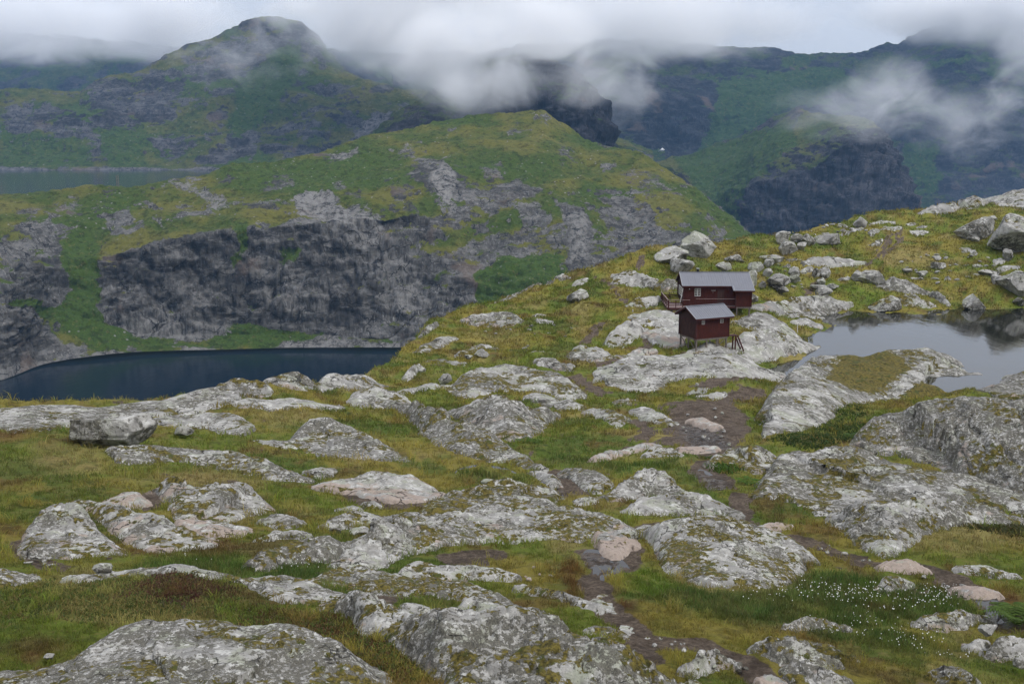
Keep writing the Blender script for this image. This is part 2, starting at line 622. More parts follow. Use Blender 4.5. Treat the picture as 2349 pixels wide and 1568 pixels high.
hill_rock = [
    ([(225, 640), (240, 585), (300, 562), (420, 540), (555, 532), (562, 600), (545, 650), (552, 752), (480, 776), (330, 776), (250, 750), (222, 700)], 1.0),
    ([(572, 520), (700, 505), (780, 488), (860, 515), (905, 580), (960, 615), (1060, 655), (1092, 700), (960, 794), (760, 790), (640, 745), (566, 690), (552, 640)], 1.0),
    ([(945, 372), (1010, 365), (1062, 400), (1085, 480), (1040, 500), (985, 455), (950, 420)], .95),
    ([(1060, 425), (1200, 405), (1235, 455), (1150, 480), (1080, 478)], .85),
    ([(1275, 470), (1335, 490), (1365, 560), (1430, 590), (1440, 625), (1300, 625), (1290, 550)], .9),
    ([(1365, 440), (1490, 440), (1510, 520), (1560, 545), (1680, 545), (1600, 590), (1430, 590), (1385, 520)], .9),
    ([(0, 520), (120, 500), (185, 560), (215, 600), (205, 650), (160, 720), (70, 650), (0, 610)], .9),
    ([(0, 738), (95, 745), (150, 790), (225, 803), (60, 850), (0, 870)], .8),
    ([(960, 600), (1100, 540), (1290, 510), (1290, 580), (1110, 600), (1080, 660)], .65),
    ([(240, 490), (300, 470), (330, 520), (260, 540)], .8),
    ([(590, 425), (680, 420), (670, 440), (600, 440)], .7),
    ([(30, 480), (110, 475), (100, 500), (40, 500)], .6),
    ([(700, 300 + 40), (760, 350), (790, 372), (720, 372)], .6),
    ([(1160, 290), (1220, 284), (1225, 302), (1165, 304)], .7), ([(1270, 330), (1310, 345), (1330, 380), (1285, 372)], .6),
    ([(920, 340), (960, 345), (950, 375), (915, 365)], .7), ([(1100, 380), (1150, 378), (1160, 400), (1105, 402)], .6),
    ([(1180, 480), (1240, 470), (1260, 520), (1190, 530)], .7), ([(880, 420), (940, 430), (960, 500), (900, 480)], .6),
    ([(1420, 380), (1500, 400), (1560, 450), (1500, 440), (1430, 410)], .5), ([(400, 470), (470, 470), (500, 500), (420, 505)], .7),
    ([(120, 460), (180, 455), (190, 490), (130, 490)], .6), ([(760, 420), (830, 425), (840, 455), (770, 450)], .6), ([(560, 470), (640, 465), (650, 490), (570, 492)], .6),
]
hill_green = [
    ([(1098, 630), (1150, 595), (1270, 588), (1312, 625), (1200, 692), (1108, 690)], 1.0),
    ([(20, 690), (130, 700), (190, 640), (228, 650), (235, 745), (330, 785), (470, 790), (230, 808), (110, 740)], 1.0),
    ([(545, 735), (640, 745), (770, 785), (560, 798), (470, 795)], 1.0),
    ([(535, 530), (572, 520), (566, 560), (545, 640), (538, 560)], .8),
    ([(645, 570), (690, 568), (675, 600), (650, 605)], .8),
    ([(130, 560), (190, 520), (230, 560), (215, 700), (180, 690)], .8),
]
hill_pale = [
    ([(690, 455), (730, 448), (870, 485), (885, 520), (800, 515), (680, 495)], .8),
    ([(985, 385), (1030, 378), (1050, 420), (1035, 485), (1000, 440)], .9),
    ([(800, 520), (880, 530), (950, 620), (960, 700), (920, 740), (860, 640)], .55),
    ([(370, 420), (440, 420), (520, 460), (540, 490), (480, 480), (440, 440)], .6),
    ([(1300, 500), (1330, 500), (1345, 590), (1310, 610)], .7),
    ([(250, 720), (400, 730), (540, 745), (540, 765), (300, 775)], .6),
    ([(600, 670), (760, 680), (770, 720), (610, 700)], .45),
    ([(750, 352), (815, 345), (810, 362), (755, 366)], .8),
    ([(1420, 470), (1490, 470), (1500, 510), (1440, 520)], .35),
]
lofted('hill', hill_tab, hill_crest, 2.9, 2.7, M_HILL, 'green hill with dark cliffs rising from the lake', 1.0, 1.0,
       hill_rock, hill_green, hill_pale, shore=LAKE_Z, slope_bias=.055)

mtn_tab = [
    (-450, [(396, 1460), (330, 1560), (270, 1640), (205, 1780)]),
    (0, [(392, 1490), (330, 1580), (270, 1650), (206, 1780)]),
    (200, [(391, 1495), (330, 1570), (270, 1640), (200, 1800)]),
    (400, [(391, 1500), (320, 1590), (230, 1700), (115, 1900)]),
    (600, [(391, 1500), (310, 1620), (180, 1790), (38, 1980)]),
    (720, [(391, 1500), (310, 1620), (190, 1790), (76, 1960)]),
    (850, [(391, 1490), (320, 1590), (260, 1680), (190, 1820)]),
    (1000, [(391, 1480), (320, 1570), (270, 1650), (212, 1790)]),
    (1250, [(391, 1450), (340, 1540), (300, 1600), (250, 1720)]),
    (1500, [(400, 1400), (380, 1450), (360, 1500), (345, 1600)]),
]
mtn_crest = [(-450, 200), (-100, 206), (0, 204), (90, 205), (130, 210), (185, 211), (215, 184), (245, 174), (300, 168), (345, 152), (370, 128), (400, 113),
             (440, 98), (500, 79), (530, 63), (560, 46), (600, 37), (640, 38), (690, 52), (730, 84), (770, 128), (810, 165), (860, 190), (905, 206), (960, 206), (1010, 212),
             (1100, 225), (1250, 250), (1500, 345)]
mtn_rock = [
    ([(0, 232), (100, 236), (180, 262), (220, 320), (170, 315), (80, 295), (0, 285)], .95),
    ([(210, 195), (330, 165), (420, 185), (430, 240), (360, 250), (300, 300), (230, 290), (205, 240)], .85),
    ([(410, 128), (520, 110), (640, 75), (690, 60), (700, 100), (610, 130), (570, 170), (480, 190), (420, 180)], .9),
    ([(345, 310), (430, 310), (420, 350), (385, 362), (345, 340)], .9),
    ([(520, 290), (560, 280), (600, 300), (590, 365), (500, 380), (450, 380), (430, 370), (520, 340)], .85),
    ([(700, 300), (760, 290), (740, 340), (690, 335)], .6),
]
mtn_pale = [([(790, 320), (850, 268), (890, 262), (880, 290), (820, 315)], 1.0), ([(560, 300), (595, 295), (590, 350), (565, 340)], .6)]
mtn_green = [([(560, 180), (650, 100), (690, 120), (680, 190), (620, 260), (540, 320), (520, 290)], .8),
             ([(230, 300), (330, 300), (330, 385), (250, 385)], .7), ([(0, 285), (170, 320), (220, 330), (210, 385), (0, 385)], .6)]
lofted('mountain', mtn_tab, mtn_crest, 3.2, 2.8, M_MTN, 'green mountain with its peak in the mist above the grey lake', 1.15, 1.7,
       mtn_rock, mtn_green, mtn_pale, shore=TARN_Z, slope_bias=.11, seed=300)

far_tab = [(-700, [(330, 2500), (200, 2700), (60, 3000)]), (0, [(330, 2500), (200, 2700), (70, 3000)]), (300, [(330, 2500), (210, 2650), (100, 2900)]),
           (800, [(330, 2400), (230, 2500), (120, 2700)]), (1300, [(330, 2300), (240, 2400), (120, 2600)])]
lofted('mountain', far_tab, None, 7, 5, M_WALL, 'dark mountain far behind, mostly hidden by cloud at the left', 1.4, 2.4, slope_bias=.08, seed=900)

crag_tab = [(860, [(420, 1130), (390, 1160), (350, 1190), (300, 1240)]), (980, [(420, 1130), (330, 1180), (260, 1220), (190, 1290)]), (1200, [(420, 1130), (330, 1180), (240, 1215), (125, 1280)]),
            (1320, [(420, 1130), (330, 1165), (240, 1190), (152, 1240)]), (1400, [(420, 1140), (370, 1165), (330, 1185), (285, 1215)]),
            (1440, [(430, 1150), (410, 1170), (385, 1190), (360, 1215)]), (1560, [(470, 1150), (455, 1165), (440, 1180), (425, 1205)]),
            (1720, [(600, 1120), (580, 1130), (560, 1140), (540, 1160)])]
crag_crest = [(860, 300), (930, 240), (1000, 195), (1080, 150), (1200, 125), (1300, 148), (1340, 168), (1362, 192), (1384, 225), (1398, 268), (1408, 325), (1440, 345), (1560, 400), (1720, 540)]
lofted('mountain', crag_tab, crag_crest, 3.4, 3.2, M_WALL, 'dark rocky crag half in mist behind the green hill', 1.2, 1.5,
       slope_bias=.12, seed=1500)

wall_tab = [(900, [(420, 1900), (340, 2050), (260, 2160), (170, 2400)]), (1300, [(420, 1900), (340, 2050), (250, 2160), (100, 2400)]), (1500, [(420, 1900), (345, 2080), (240, 2180), (95, 2450)]),
            (1560, [(420, 1920), (360, 2100), (250, 2200), (100, 2450)]), (1800, [(520, 1900), (380, 2080), (250, 2220), (120, 2450)]),
            (2050, [(600, 1850), (440, 2030), (270, 2200), (102, 2450)]), (2200, [(600, 1800), (450, 1990), (260, 2170), (40, 2450)]),
            (2450, [(600, 1750), (440, 1940), (250, 2120), (25, 2400)]), (2900, [(600, 1700), (440, 1880), (250, 2050), (20, 2350)])]
wall_crest = [(900, 160), (1100, 120), (1300, 95), (1500, 92), (1700, 112), (1780, 112), (1815, 119), (1850, 122), (1880, 118), (1920, 119), (1950, 122), (1990, 118), (2010, 108),
              (2035, 98), (2058, 102), (2085, 82), (2120, 65), (2200, 42), (2450, 25), (2900, 20)]
wall_rock = [([(1430, 160), (1560, 170), (1640, 190), (1660, 280), (1560, 345), (1460, 340), (1420, 260)], .95),
             ([(2080, 400), (2200, 380), (2349, 420), (2349, 500), (2150, 480)], .6)]
wall_green = [([(1660, 190), (1900, 150), (1980, 190), (1850, 240), (1700, 310), (1600, 350), (1640, 250)], .75),
              ([(2070, 330), (2150, 330), (2160, 450), (2070, 460)], .7)]
lofted('mountain', wall_tab, wall_crest, 4.2, 3.6, M_WALL, 'long blue green mountain wall with its ridge under the cloud at the right', 1.25, 2.2,
       wall_rock, wall_green, slope_bias=.11, seed=2100)

spur_tab = [(1440, [(520, 1450), (460, 1480), (440, 1500), (420, 1530)]), (1540, [(560, 1380), (480, 1430), (420, 1500), (362, 1600)]),
            (1640, [(600, 1330), (500, 1400), (420, 1480), (332, 1610)]), (1740, [(620, 1310), (420, 1380), (370, 1450), (287, 1600)]),
            (1830, [(620, 1300), (400, 1360), (330, 1430), (244, 1570)]), (1960, [(620, 1300), (330, 1370), (300, 1400), (267, 1480)]),
            (2030, [(620, 1310), (345, 1380), (320, 1400), (298, 1450)]), (2080, [(620, 1330), (430, 1390), (410, 1405), (390, 1440)]),
            (2130, [(620, 1350), (540, 1390), (520, 1400), (505, 1430)]), (2260, [(650, 1350), (640, 1380), (620, 1400), (600, 1430)])]
spur_crest = [(1440, 400), (1540, 361), (1600, 346), (1700, 312), (1760, 277), (1795, 258), (1830, 243), (1850, 250), (1880, 258), (1940, 262), (1980, 270),
              (2030, 298), (2055, 345), (2080, 395), (2098, 470), (2130, 505), (2260, 600)]
spur_rock = [([(1690, 560), (1700, 480), (1750, 420), (1830, 385), (1900, 400), (1960, 300), (2030, 300), (2075, 380), (2095, 480), (2110, 560)], 1.0),
             ([(1790, 262), (1830, 243), (1850, 250), (1800, 275), (1720, 312), (1700, 314)], .8)]
spur_green = [([(1545, 365), (1700, 315), (1800, 280), (1830, 330), (1720, 420), (1700, 470), (1690, 520), (1600, 430)], .7)]
M_SPUR = mat_hill('spur_turf_and_rock', 1.6, (.082, .088, .022), (.036, .060, .014), (.026, .026, .032), (.068, .065, .071), .3)
lofted('mountain', spur_tab, spur_crest, 3.0, 3.2, M_SPUR, 'green spur ending in a dark cliff below the mountain wall at the right', 1.1, 1.6,
       spur_rock, spur_green, slope_bias=.09, seed=2900)

sv_, sf_ = np.array([(-1, 0, -.6), (-.4, -.3, .1), (.2, -.3, .7), (1, 0, .1), (.5, .2, -.5), (-.2, .2, -.7), (0, .3, .2)]) * np.array((7.0, 9.0, 6.0)), np.array([(0, 1, 5), (1, 4, 5), (1, 2, 4), (2, 3, 4), (0, 6, 1), (1, 6, 2), (2, 6, 3), (3, 6, 4), (4, 6, 5), (5, 6, 0)])
obj('snow_patch', mesh_np('snow_patch', sv_, sf_), NT('old_snow').finish((.75, .77, .80), .8, .2), label='small white snow patch at the foot of the far mountain wall', cat='snow', loc=tuple(at(1517, 344, 2035.0)))
# ------------------------------------------------------------------ near ground
ctrl = []
def C(v, *uy):
    for u, Y in uy:
        ctrl.append((u, v, Y))
C(1900, (-400, 10.5), (400, 10.5), (1174, 11.5), (2000, 13.5), (2800, 15))
C(1700, (-400, 13.2), (0, 13.5), (600, 13.5), (1174, 14.5), (1700, 16), (2349, 17.2), (2900, 18))
C(1568, (-300, 16.2), (0, 16.6), (400, 16.0), (800, 16.2), (1174, 17.5), (1600, 19), (2000, 20), (2349, 21), (2700, 22))
C(1400, (-300, 20.2), (0, 20.6), (400, 20.8), (650, 21.6), (800, 22), (1174, 23.5), (1450, 23.8), (1800, 25), (2349, 26.5))
C(1300, (-300, 24.4), (0, 24.8), (400, 24.6), (800, 28), (1174, 29), (1400, 28.8), (1800, 30), (2349, 32), (2700, 33))
C(1270, (380, 28.5), (560, 29))
C(1200, (-200, 31), (0, 32), (400, 33), (800, 34.5), (1174, 36), (1500, 36), (1900, 38), (2349, 40))
C(1100, (-200, 38), (0, 39), (400, 41), (800, 44), (1174, 46), (1500, 46), (1900, 47), (2349, 49), (2700, 50))
C(1000, (-200, 50), (0, 51), (260, 53), (600, 56), (900, 60), (1174, 62), (1500, 62), (1700, 61), (2000, 59), (2349, 58), (2700, 59))
C(940, (-300, 60), (0, 61), (300, 64), (500, 67), (800, 72), (1174, 76), (1500, 76), (1700, 75))
C(880, (700, 80), (900, 88), (1174, 92), (1500, 92), (1700, 92))
C(850, (900, 95), (1174, 99), (1500, 101), (1750, 105))
C(902, (2050, 95), (2349, 92), (2700, 92))
C(800, (1000, 107), (1174, 109), (1400, 110), (1580, 110), (1750, 112))
C(750, (1050, 124), (1200, 123), (1400, 122), (1550, 122), (1750, 125), (1850, 131))
C(705, (1130, 138), (1300, 135), (1450, 131), (1620, 131), (1720, 133), (1850, 143))
C(640, (1320, 149), (1450, 146), (1600, 145), (1800, 151), (2000, 158), (2349, 157))
C(690, (2000, 150.5), (2200, 150.5), (2349, 150), (2700, 150))
C(590, (1480, 155), (1600, 157), (1800, 163), (2000, 168), (2349, 168), (2700, 168))
C(545, (1750, 172), (1900, 179), (2100, 183), (2349, 178))
C(500, (1980, 192), (2150, 195), (2349, 190))
C(455, (2250, 212), (2349, 210), (2700, 214))
_c = np.array(ctrl, float)
_rx, _rz = ray(_c[:, 0], _c[:, 1])
_A = np.stack([2.2 * _rx, np.log(_c[:, 2])], 1)
_Z = _rz * _c[:, 2]
def _ker(d2):
    return np.sqrt(d2 + .05 ** 2)
_D = _ker(((_A[:, None] - _A[None]) ** 2).sum(-1))
_n = len(_A)
_M = np.zeros((_n + 3, _n + 3))
_M[:_n, :_n] = _D - np.eye(_n) * .004
_M[:_n, _n] = 1; _M[:_n, _n + 1:] = _A
_M[_n, :_n] = 1; _M[_n + 1:, :_n] = _A.T
_W = np.linalg.solve(_M, np.concatenate([_Z, np.zeros(3)]))

# the brink: beyond it the ground falls away to the valley
_rim = np.array([(-900, 70), (-300, 64), (0, 63.5), (300, 67), (500, 71), (640, 77), (760, 83), (850, 93), (900, 101), (950, 114), (1000, 129), (1080, 138), (1150, 143), (1300, 152),
                 (1450, 158), (1600, 164), (1750, 176), (1900, 188), (2000, 199), (2150, 206), (2350, 222), (2700, 230), (3200, 235)], float)
_rim_a = (_rim[:, 0] - CX) / FPX / CP / 1.0
POND_IMG = [(1762, 848), (1800, 830), (1850, 812), (1872, 800), (1884, 795), (1870, 783), (1858, 772), (1872, 762), (1890, 750), (1885, 735), (1905, 720),
            (1960, 712), (2010, 715), (2060, 716), (2130, 710), (2200, 708), (2280, 710), (2349, 706), (2500, 704), (2700, 706), (2760, 880),
            (2400, 905), (2200, 905), (2000, 905), (1840, 895), (1790, 872)]
_pr, _pz = ray(*np.array(POND_IMG).T)
POND = [(a * POND_Z / b, POND_Z / b) for a, b in zip(_pr, _pz)]


def _base_exact(x, y):
    sh = np.shape(x)
    x = np.ravel(x).astype(float); y = np.ravel(y).astype(float)
    a = x / y
    yr = np.interp(a, _rim_a, _rim[:, 1])
    yc = np.minimum(y, yr)
    q = np.stack([2.2 * a, np.log(np.maximum(yc, 5))], 1)
    out = np.empty(len(q))
    for s in range(0, len(q), 60000):
        p = q[s:s + 60000]
        d = _ker(((p[:, None, :] - _A[None]) ** 2).sum(-1))
        out[s:s + 60000] = d @ _W[:_n] + _W[_n] + p @ _W[_n + 1:]
    e = np.maximum(y - yr, 0)
    out -= np.where(e < 6, .075 * e * e, 2.7 + (e - 6) * .9)
    return np.maximum(out, -137).reshape(sh)


_ga = np.linspace(-1.0, 1.05, 700)
_gl = np.linspace(math.log(6.0), math.log(420.0), 620)
_gA, _gL = np.meshgrid(_ga, _gl)
_gY = np.exp(_gL)
_GR = _base_exact(_gA * _gY, _gY)


def _base(x, y):
    """the same read from a fine table"""
    x = np.asarray(x, float); y = np.asarray(y, float)
    fa = np.clip((x / y - _ga[0]) / (_ga[1] - _ga[0]), 0, len(_ga) - 1.001)
    fl = np.clip((np.log(np.maximum(y, 6.0)) - _gl[0]) / (_gl[1] - _gl[0]), 0, len(_gl) - 1.001)
    i = fl.astype(int); j = fa.astype(int)
    u = fl - i; w = fa - j
    return (_GR[i, j] * (1 - u) + _GR[i + 1, j] * u) * (1 - w) + (_GR[i, j + 1] * (1 - u) + _GR[i + 1, j + 1] * u) * w


def G0(x, y):
    """ground without its small roughness, pond basin included"""
    x = np.asarray(x, float); y = np.asarray(y, float)
    z = _base(x, y)
    near = (y > 80) & (y < 175) & (x > 18)
    if near.any():
        sd = sdist(POND, x[near], y[near])
        zz = z[near]
        zz = np.where(sd > 0, np.minimum(zz, POND_Z - .12 - .10 * np.minimum(sd, 12)), zz)
        lift = POND_Z + .02 + .07 * np.clip(-sd, 0, 30)
        zz = np.where((sd <= 0) & (sd > -30), np.maximum(zz, lift), zz)
        bank = POND_Z + .03 + .30 * np.clip(-sd, 0, 8) + .02 * np.clip(-sd, 0, 8) ** 2
        zz = np.where((sd <= 0) & (sd > -7), np.minimum(zz, np.maximum(bank, lift)), zz)
        z[near] = zz
    for poly, level, x0, x1, y0, y1 in POOLS:
        b = (x > x0) & (x < x1) & (y > y0) & (y < y1)
        if b.any():
            m = sst(-.7, .15, sdist(poly, x[b], y[b]))
            z[b] = z[b] * (1 - m) + (level - .02) * m
    return z


POOLS = []                        # rain pools lie level: the ground under them is flattened


def G(x, y):
    """ground with hummocks"""
    x = np.asarray(x, float); y = np.asarray(y, float)
    z = G0(x, y)
    w = np.clip(y / 60, .35, 1.6)
    for poly, level, x0, x1, y0, y1 in POOLS:
        b = (x > x0) & (x < x1) & (y > y0) & (y < y1)
        if b.any():
            w = w + np.zeros(np.shape(x))
            w[b] = w[b] * (1 - .88 * sst(-1.0, .1, sdist(poly, x[b], y[b])))
    z = z + (fbm(x / 9, y / 9, 0.3, 3) * .42 + fbm(x / 2.6, y / 2.6, 4.1, 2) * .13) * w
    return z


def hit(u, v, h=0.0, y0=8.0, y1=262.0, n=300, fn=None):
    """where the sight lines meet the ground raised by h"""
    u = np.atleast_1d(np.asarray(u, float)); v = np.atleast_1d(np.asarray(v, float))
    h = np.broadcast_to(np.asarray(h, float), u.shape)
    rx, rz = ray(u, v)
    Y = np.exp(np.linspace(math.log(y0), math.log(y1), n))
    f = rz[:, None] * Y - ((fn or G0)(rx[:, None] * Y, np.broadcast_to(Y, (len(u), n))) + h[:, None])
    neg = f <= 0
    i = np.where(neg.any(1), neg.argmax(1), f.argmin(1))
    i = np.maximum(i, 1)
    r = np.arange(len(u))
    f0, f1 = f[r, i - 1], f[r, i]
    t = np.where((f0 > 0) & (f1 <= 0), f0 / (f0 - f1 + 1e-9), 1.0)
    Yh = Y[i - 1] + t * (Y[i] - Y[i - 1])
    return np.stack([rx * Yh, Yh, rz * Yh - h], -1)


def add_pool(reg, pts):
    p = hit(*np.array(R(reg, pts)).T)
    q = p[:, :2]
    for _ in range(3):                                     # corner cutting
        r_ = np.roll(q, -1, 0)
        q = np.stack([.75 * q + .25 * r_, .25 * q + .75 * r_], 1).reshape(-1, 2)
    POOLS.append(([tuple(a) for a in q], float(np.median(p[:, 2])), q[:, 0].min() - 1.5, q[:, 0].max() + 1.5, q[:, 1].min() - 1.5, q[:, 1].max() + 1.5))


POOL_SHAPES = [
    ('muddy puddle on the path beside the pink rock', '7', [(320, 712), (420, 715), (500, 738), (540, 770), (470, 800), (370, 785)]),
    ('puddle on the path at the right edge', '7', [(2095, 905), (2200, 900), (2250, 960), (2270, 1040), (2190, 1015), (2140, 950)]),
    ('wet strip in the lower stream bed', '7', [(835, 335), (920, 350), (1000, 415), (920, 405)]),
    ('dark reed pool left of the stream', '8', [(500, 818), (640, 803), (800, 822), (930, 868), (860, 885), (700, 862), (560, 845)]),
    ('shallow pool in the muddy gap', '8', [(930, 890), (1010, 880), (1130, 938), (1020, 952)]),
]
for _l, _r, _p in POOL_SHAPES:
    add_pool(_r, _p)


def ground_poly(pts):
    p = hit(*np.array(pts).T)
    return [(a, b) for a, b, c in p]


# ---- cover of the ground: mud, wet ground, sedge and so on, by area
def line_w(reg, pts, w):
    g = hit(*np.array(R(reg, pts)).T)
    return ([(a, b) for a, b, c in g], w)

MUD_LINES = [
    line_w('7', [(590, 1190), (600, 1110), (560, 1060), (500, 1000), (430, 930), (390, 880), (370, 820), (400, 760)], .46),
    line_w('7', [(430, 780), (530, 730), (560, 640), (600, 592), (700, 572), (800, 556)], .36),
    line_w('7', [(560, 1150), (700, 1105), (850, 1115), (960, 1160), (1090, 1220), (1180, 1290), (1300, 1400)], .5),
    line_w('7', [(2300, 1040), (2250, 990), (2200, 930), (2120, 875), (2000, 815), (1880, 775), (1740, 775), (1600, 745), (1500, 700), (1400, 660), (1290, 615)], .62),
    line_w('7', [(1100, 600), (1085, 560), (1040, 500), (1055, 440)], .55),
    line_w('7', [(960, 420), (930, 370), (890, 330), (900, 290)], .85),
    line_w('7', [(940, 240), (900, 190), (840, 140), (800, 90), (830, 30)], 1.7),
    line_w('7', [(960, 210), (1040, 130), (1010, 60), (960, 10)], 1.0),
    line_w('7', [(640, 160), (600, 110), (610, 60)], .55),
    line_w('7', [(380, 260), (500, 215), (640, 195), (800, 190)], .35),
    line_w('8', [(1700, 470), (1850, 440), (1960, 420), (2080, 380)], 1.5),
    line_w('8', [(1840, 350), (1950, 330), (2060, 310)], 1.5),
    line_w('8', [(1120, 290), (1180, 300), (1200, 350), (1290, 385)], 1.0),
    line_w('8', [(1230, 260), (1350, 240), (1480, 205), (1580, 185)], .5),
    line_w('8', [(1190, 105), (1240, 60), (1280, 20)], .7),
    line_w('8', [(1520, 170), (1550, 110), (1590, 80)], .8),
    line_w('8', [(1040, 800), (1080, 850), (1100, 900), (1160, 940)], .8),
    line_w('8', [(1470, 520), (1520, 560), (1550, 600), (1480, 640)], .7),
    line_w('9', [(1265, 330), (1250, 420), (1190, 510), (1080, 560), (1000, 620), (900, 680)], .42),
    line_w('9', [(1180, 380), (1140, 450), (1060, 570)], .4),
    line_w('9', [(640, 745), (500, 780), (440, 840), (420, 900)], .45),
    line_w('4', [(20, 500), (100, 540), (150, 600), (200, 655)], .5),
    line_w('4', [(270, 400), (262, 450)], .4),
]
MUD_POLYS = [
    ground_poly(R('6', [(1480, 380), (1560, 340), (1700, 345), (1950, 400), (1980, 450), (1900, 490), (1700, 470), (1560, 420)])),
    ground_poly(R('6', [(20, 660), (130, 600), (200, 700), (330, 740), (280, 775), (120, 750)])),
    ground_poly(R('6', [(560, 500), (650, 430), (760, 430), (770, 500), (650, 530)])),
    ground_poly(R('6', [(1600, 900), (1750, 880), (1900, 905), (2080, 920), (2100, 960), (1900, 970), (1700, 935)])),
    ground_poly(R('7', [(280, 690), (420, 690), (580, 720), (600, 780), (480, 800), (330, 770)])),
    ground_poly(R('7', [(1260, 620), (1400, 640), (1560, 720), (1680, 770), (1560, 790), (1400, 740), (1280, 680)])),
    ground_poly(R('7', [(700, 120), (880, 60), (960, 150), (1030, 200), (980, 230), (800, 220), (650, 190)])),
    ground_poly(R('8', [(1690, 470), (1850, 400), (2000, 470), (2080, 560), (2040, 640), (1930, 600), (1850, 520)])),
    ground_poly(R('6', [(1990, 720), (2250, 700), (2349, 720), (2300, 760), (2050, 760)])),
    ground_poly(R('c', [(1600, 1040), (1950, 1030), (2100, 1110), (1500, 1160)])),
]
WET_POLYS = [
    ground_poly(R('7', [(320, 700), (480, 710), (520, 760), (440, 800), (340, 770)])),
    ground_poly(R('7', [(780, 100), (880, 90), (960, 160), (1010, 220), (860, 230), (780, 180)])),
    ground_poly(R('7', [(830, 330), (920, 350), (990, 410), (900, 400)])),
    ground_poly(R('8', [(930, 880), (1000, 870), (1180, 950), (1000, 950)])),
    ground_poly(R('7', [(2100, 900), (2230, 900), (2260, 1040), (2180, 1010)])),
]
DKGREEN = [  # sedge and wet grass
    (ground_poly(R('7', [(480, 900), (700, 830), (900, 880), (1180, 880), (1400, 790), (1650, 820), (1850, 840), (2080, 900), (2150, 980), (1900, 1010), (1700, 1040), (1300, 1040), (1000, 1020), (760, 950)])), 1.0),
    (ground_poly(R('7', [(1230, 1050), (1500, 1050), (1750, 1040), (1950, 1100), (2020, 1150), (1800, 1165), (1450, 1110)])), 1.0),
    (ground_poly(R('7', [(90, 240), (380, 250), (520, 290), (780, 270), (900, 400), (870, 440), (700, 330), (450, 350), (200, 290)])), .9),
    (ground_poly(R('6', [(560, 760), (800, 690), (1080, 690), (1180, 770), (1080, 810), (820, 770)])), .9),
    (ground_poly(R('8', [(470, 810), (700, 800), (960, 860), (900, 900), (700, 860), (520, 850)])), .9),
    (ground_poly(R('6', [(1160, 800), (1300, 760), (1550, 740), (1500, 810), (1400, 850), (1200, 820)])), .9),
]
BRGREEN = [
    (ground_poly(R('7', [(480, 830), (560, 780), (720, 800), (760, 880), (560, 900)])), 1.0),
    (ground_poly(R('7', [(1950, 1190), (2349, 1180), (2349, 1301), (2100, 1301)])), .7),
    (ground_poly(R('8', [(1640, 420), (1760, 410), (1780, 480), (1660, 500)])), .8),
    (ground_poly(R('8', [(2020, 490), (2100, 480), (2090, 600), (2010, 580)])), .8),
    (ground_poly(R('7', [(1030, 60), (1120, 60), (1110, 130), (1040, 130)])), .8),
    (ground_poly(R('9', [(700, 800), (1000, 830), (1100, 880), (1000, 960), (800, 960)])), .8),
    (ground_poly(R('9', [(1850, 470), (2050, 440), (2180, 520), (2150, 620), (1950, 560)])), .8),
    (ground_poly(R('8', [(420, 290), (520, 300), (500, 350), (380, 360)])), .9),
    (ground_poly(R('b', [(1800, 680), (1980, 560), (1960, 720), (1850, 700)])), .7),
    (ground_poly(R('8', [(870, 640), (960, 620), (940, 720), (880, 700)])), .8),
    (ground_poly(R('6', [(420, 800), (830, 770), (900, 860), (700, 900), (430, 880)])), .5),
]
RED = [
    (ground_poly(R('7', [(180, 760), (280, 735), (340, 830), (350, 920), (250, 910)])), 1.0),
    (ground_poly(R('7', [(470, 930), (560, 940), (650, 1050), (560, 1040)])), .8),
    (ground_poly(R('7', [(2220, 870), (2349, 870), (2349, 940), (2240, 930)])), .9),
    (ground_poly(R('6', [(820, 680), (1000, 640), (1130, 650), (1100, 720), (900, 730)])), .7),
    (ground_poly(R('6', [(0, 150), (180, 160), (150, 195), (0, 190)])), .9),
    (ground_poly(R('6', [(640, 850), (830, 790), (960, 850), (900, 920), (700, 900)])), .8),
    (ground_poly(R('6', [(0, 1130), (160, 1090), (330, 1110), (250, 1160), (60, 1190)])), .6),
    (ground_poly(R('7', [(1640, 940), (1740, 950), (1700, 975)])), .9),
    (ground_poly(R('6', [(1500, 1000), (1640, 1010), (1650, 1130), (1560, 1150)])), .45),
]
DRY = [
    (ground_poly(R('7', [(1850, 620), (2100, 590), (2250, 620), (2349, 700), (2100, 720), (1850, 700)])), .9),
    (ground_poly(R('6', [(120, 210), (480, 230), (500, 330), (200, 330)])), .7),
    (ground_poly(R('6', [(660, 330), (1000, 290), (1300, 360), (1150, 390), (800, 370)])), .9),
    (ground_poly(R('9', [(1100, 520), (1500, 530), (1550, 640), (1300, 680), (1080, 600)])), .9),
    (ground_poly(R('6', [(1100, 60), (1400, 60), (1500, 110), (1250, 130)])), .8),
    (ground_poly(R('7', [(200, 450), (420, 470), (480, 520), (300, 500)])), .8),
    (ground_poly(R('b', [(870, 640), (1200, 620), (1250, 700), (950, 690)])), .7),
]
C_OLIVE, C_GREEN = np.array((.200, .168, .034)), np.array((.112, .145, .020))
C_DRY, C_DK, C_BR = np.array((.255, .205, .076)), np.array((.058, .102, .021)), np.array((.088, .150, .014))
C_RED, C_MUD, C_BRN = np.array((.100, .043, .018)), np.array((.060, .043, .034)), np.array((.095, .062, .024))


def near_mask(poly, x, y, soft):
    """soft mask of an outline, evaluated only round it"""
    px, py = np.array(poly).T
    b = (x > px.min() - 4 * soft.max()) & (x < px.max() + 4 * soft.max()) & (y > py.min() - 4 * soft.max()) & (y < py.max() + 4 * soft.max())
    m = np.zeros(np.shape(x))
    if b.any():
        m[b] = sst(-1, 1, sdist(poly, x[b], y[b]) / soft[b])
    return m


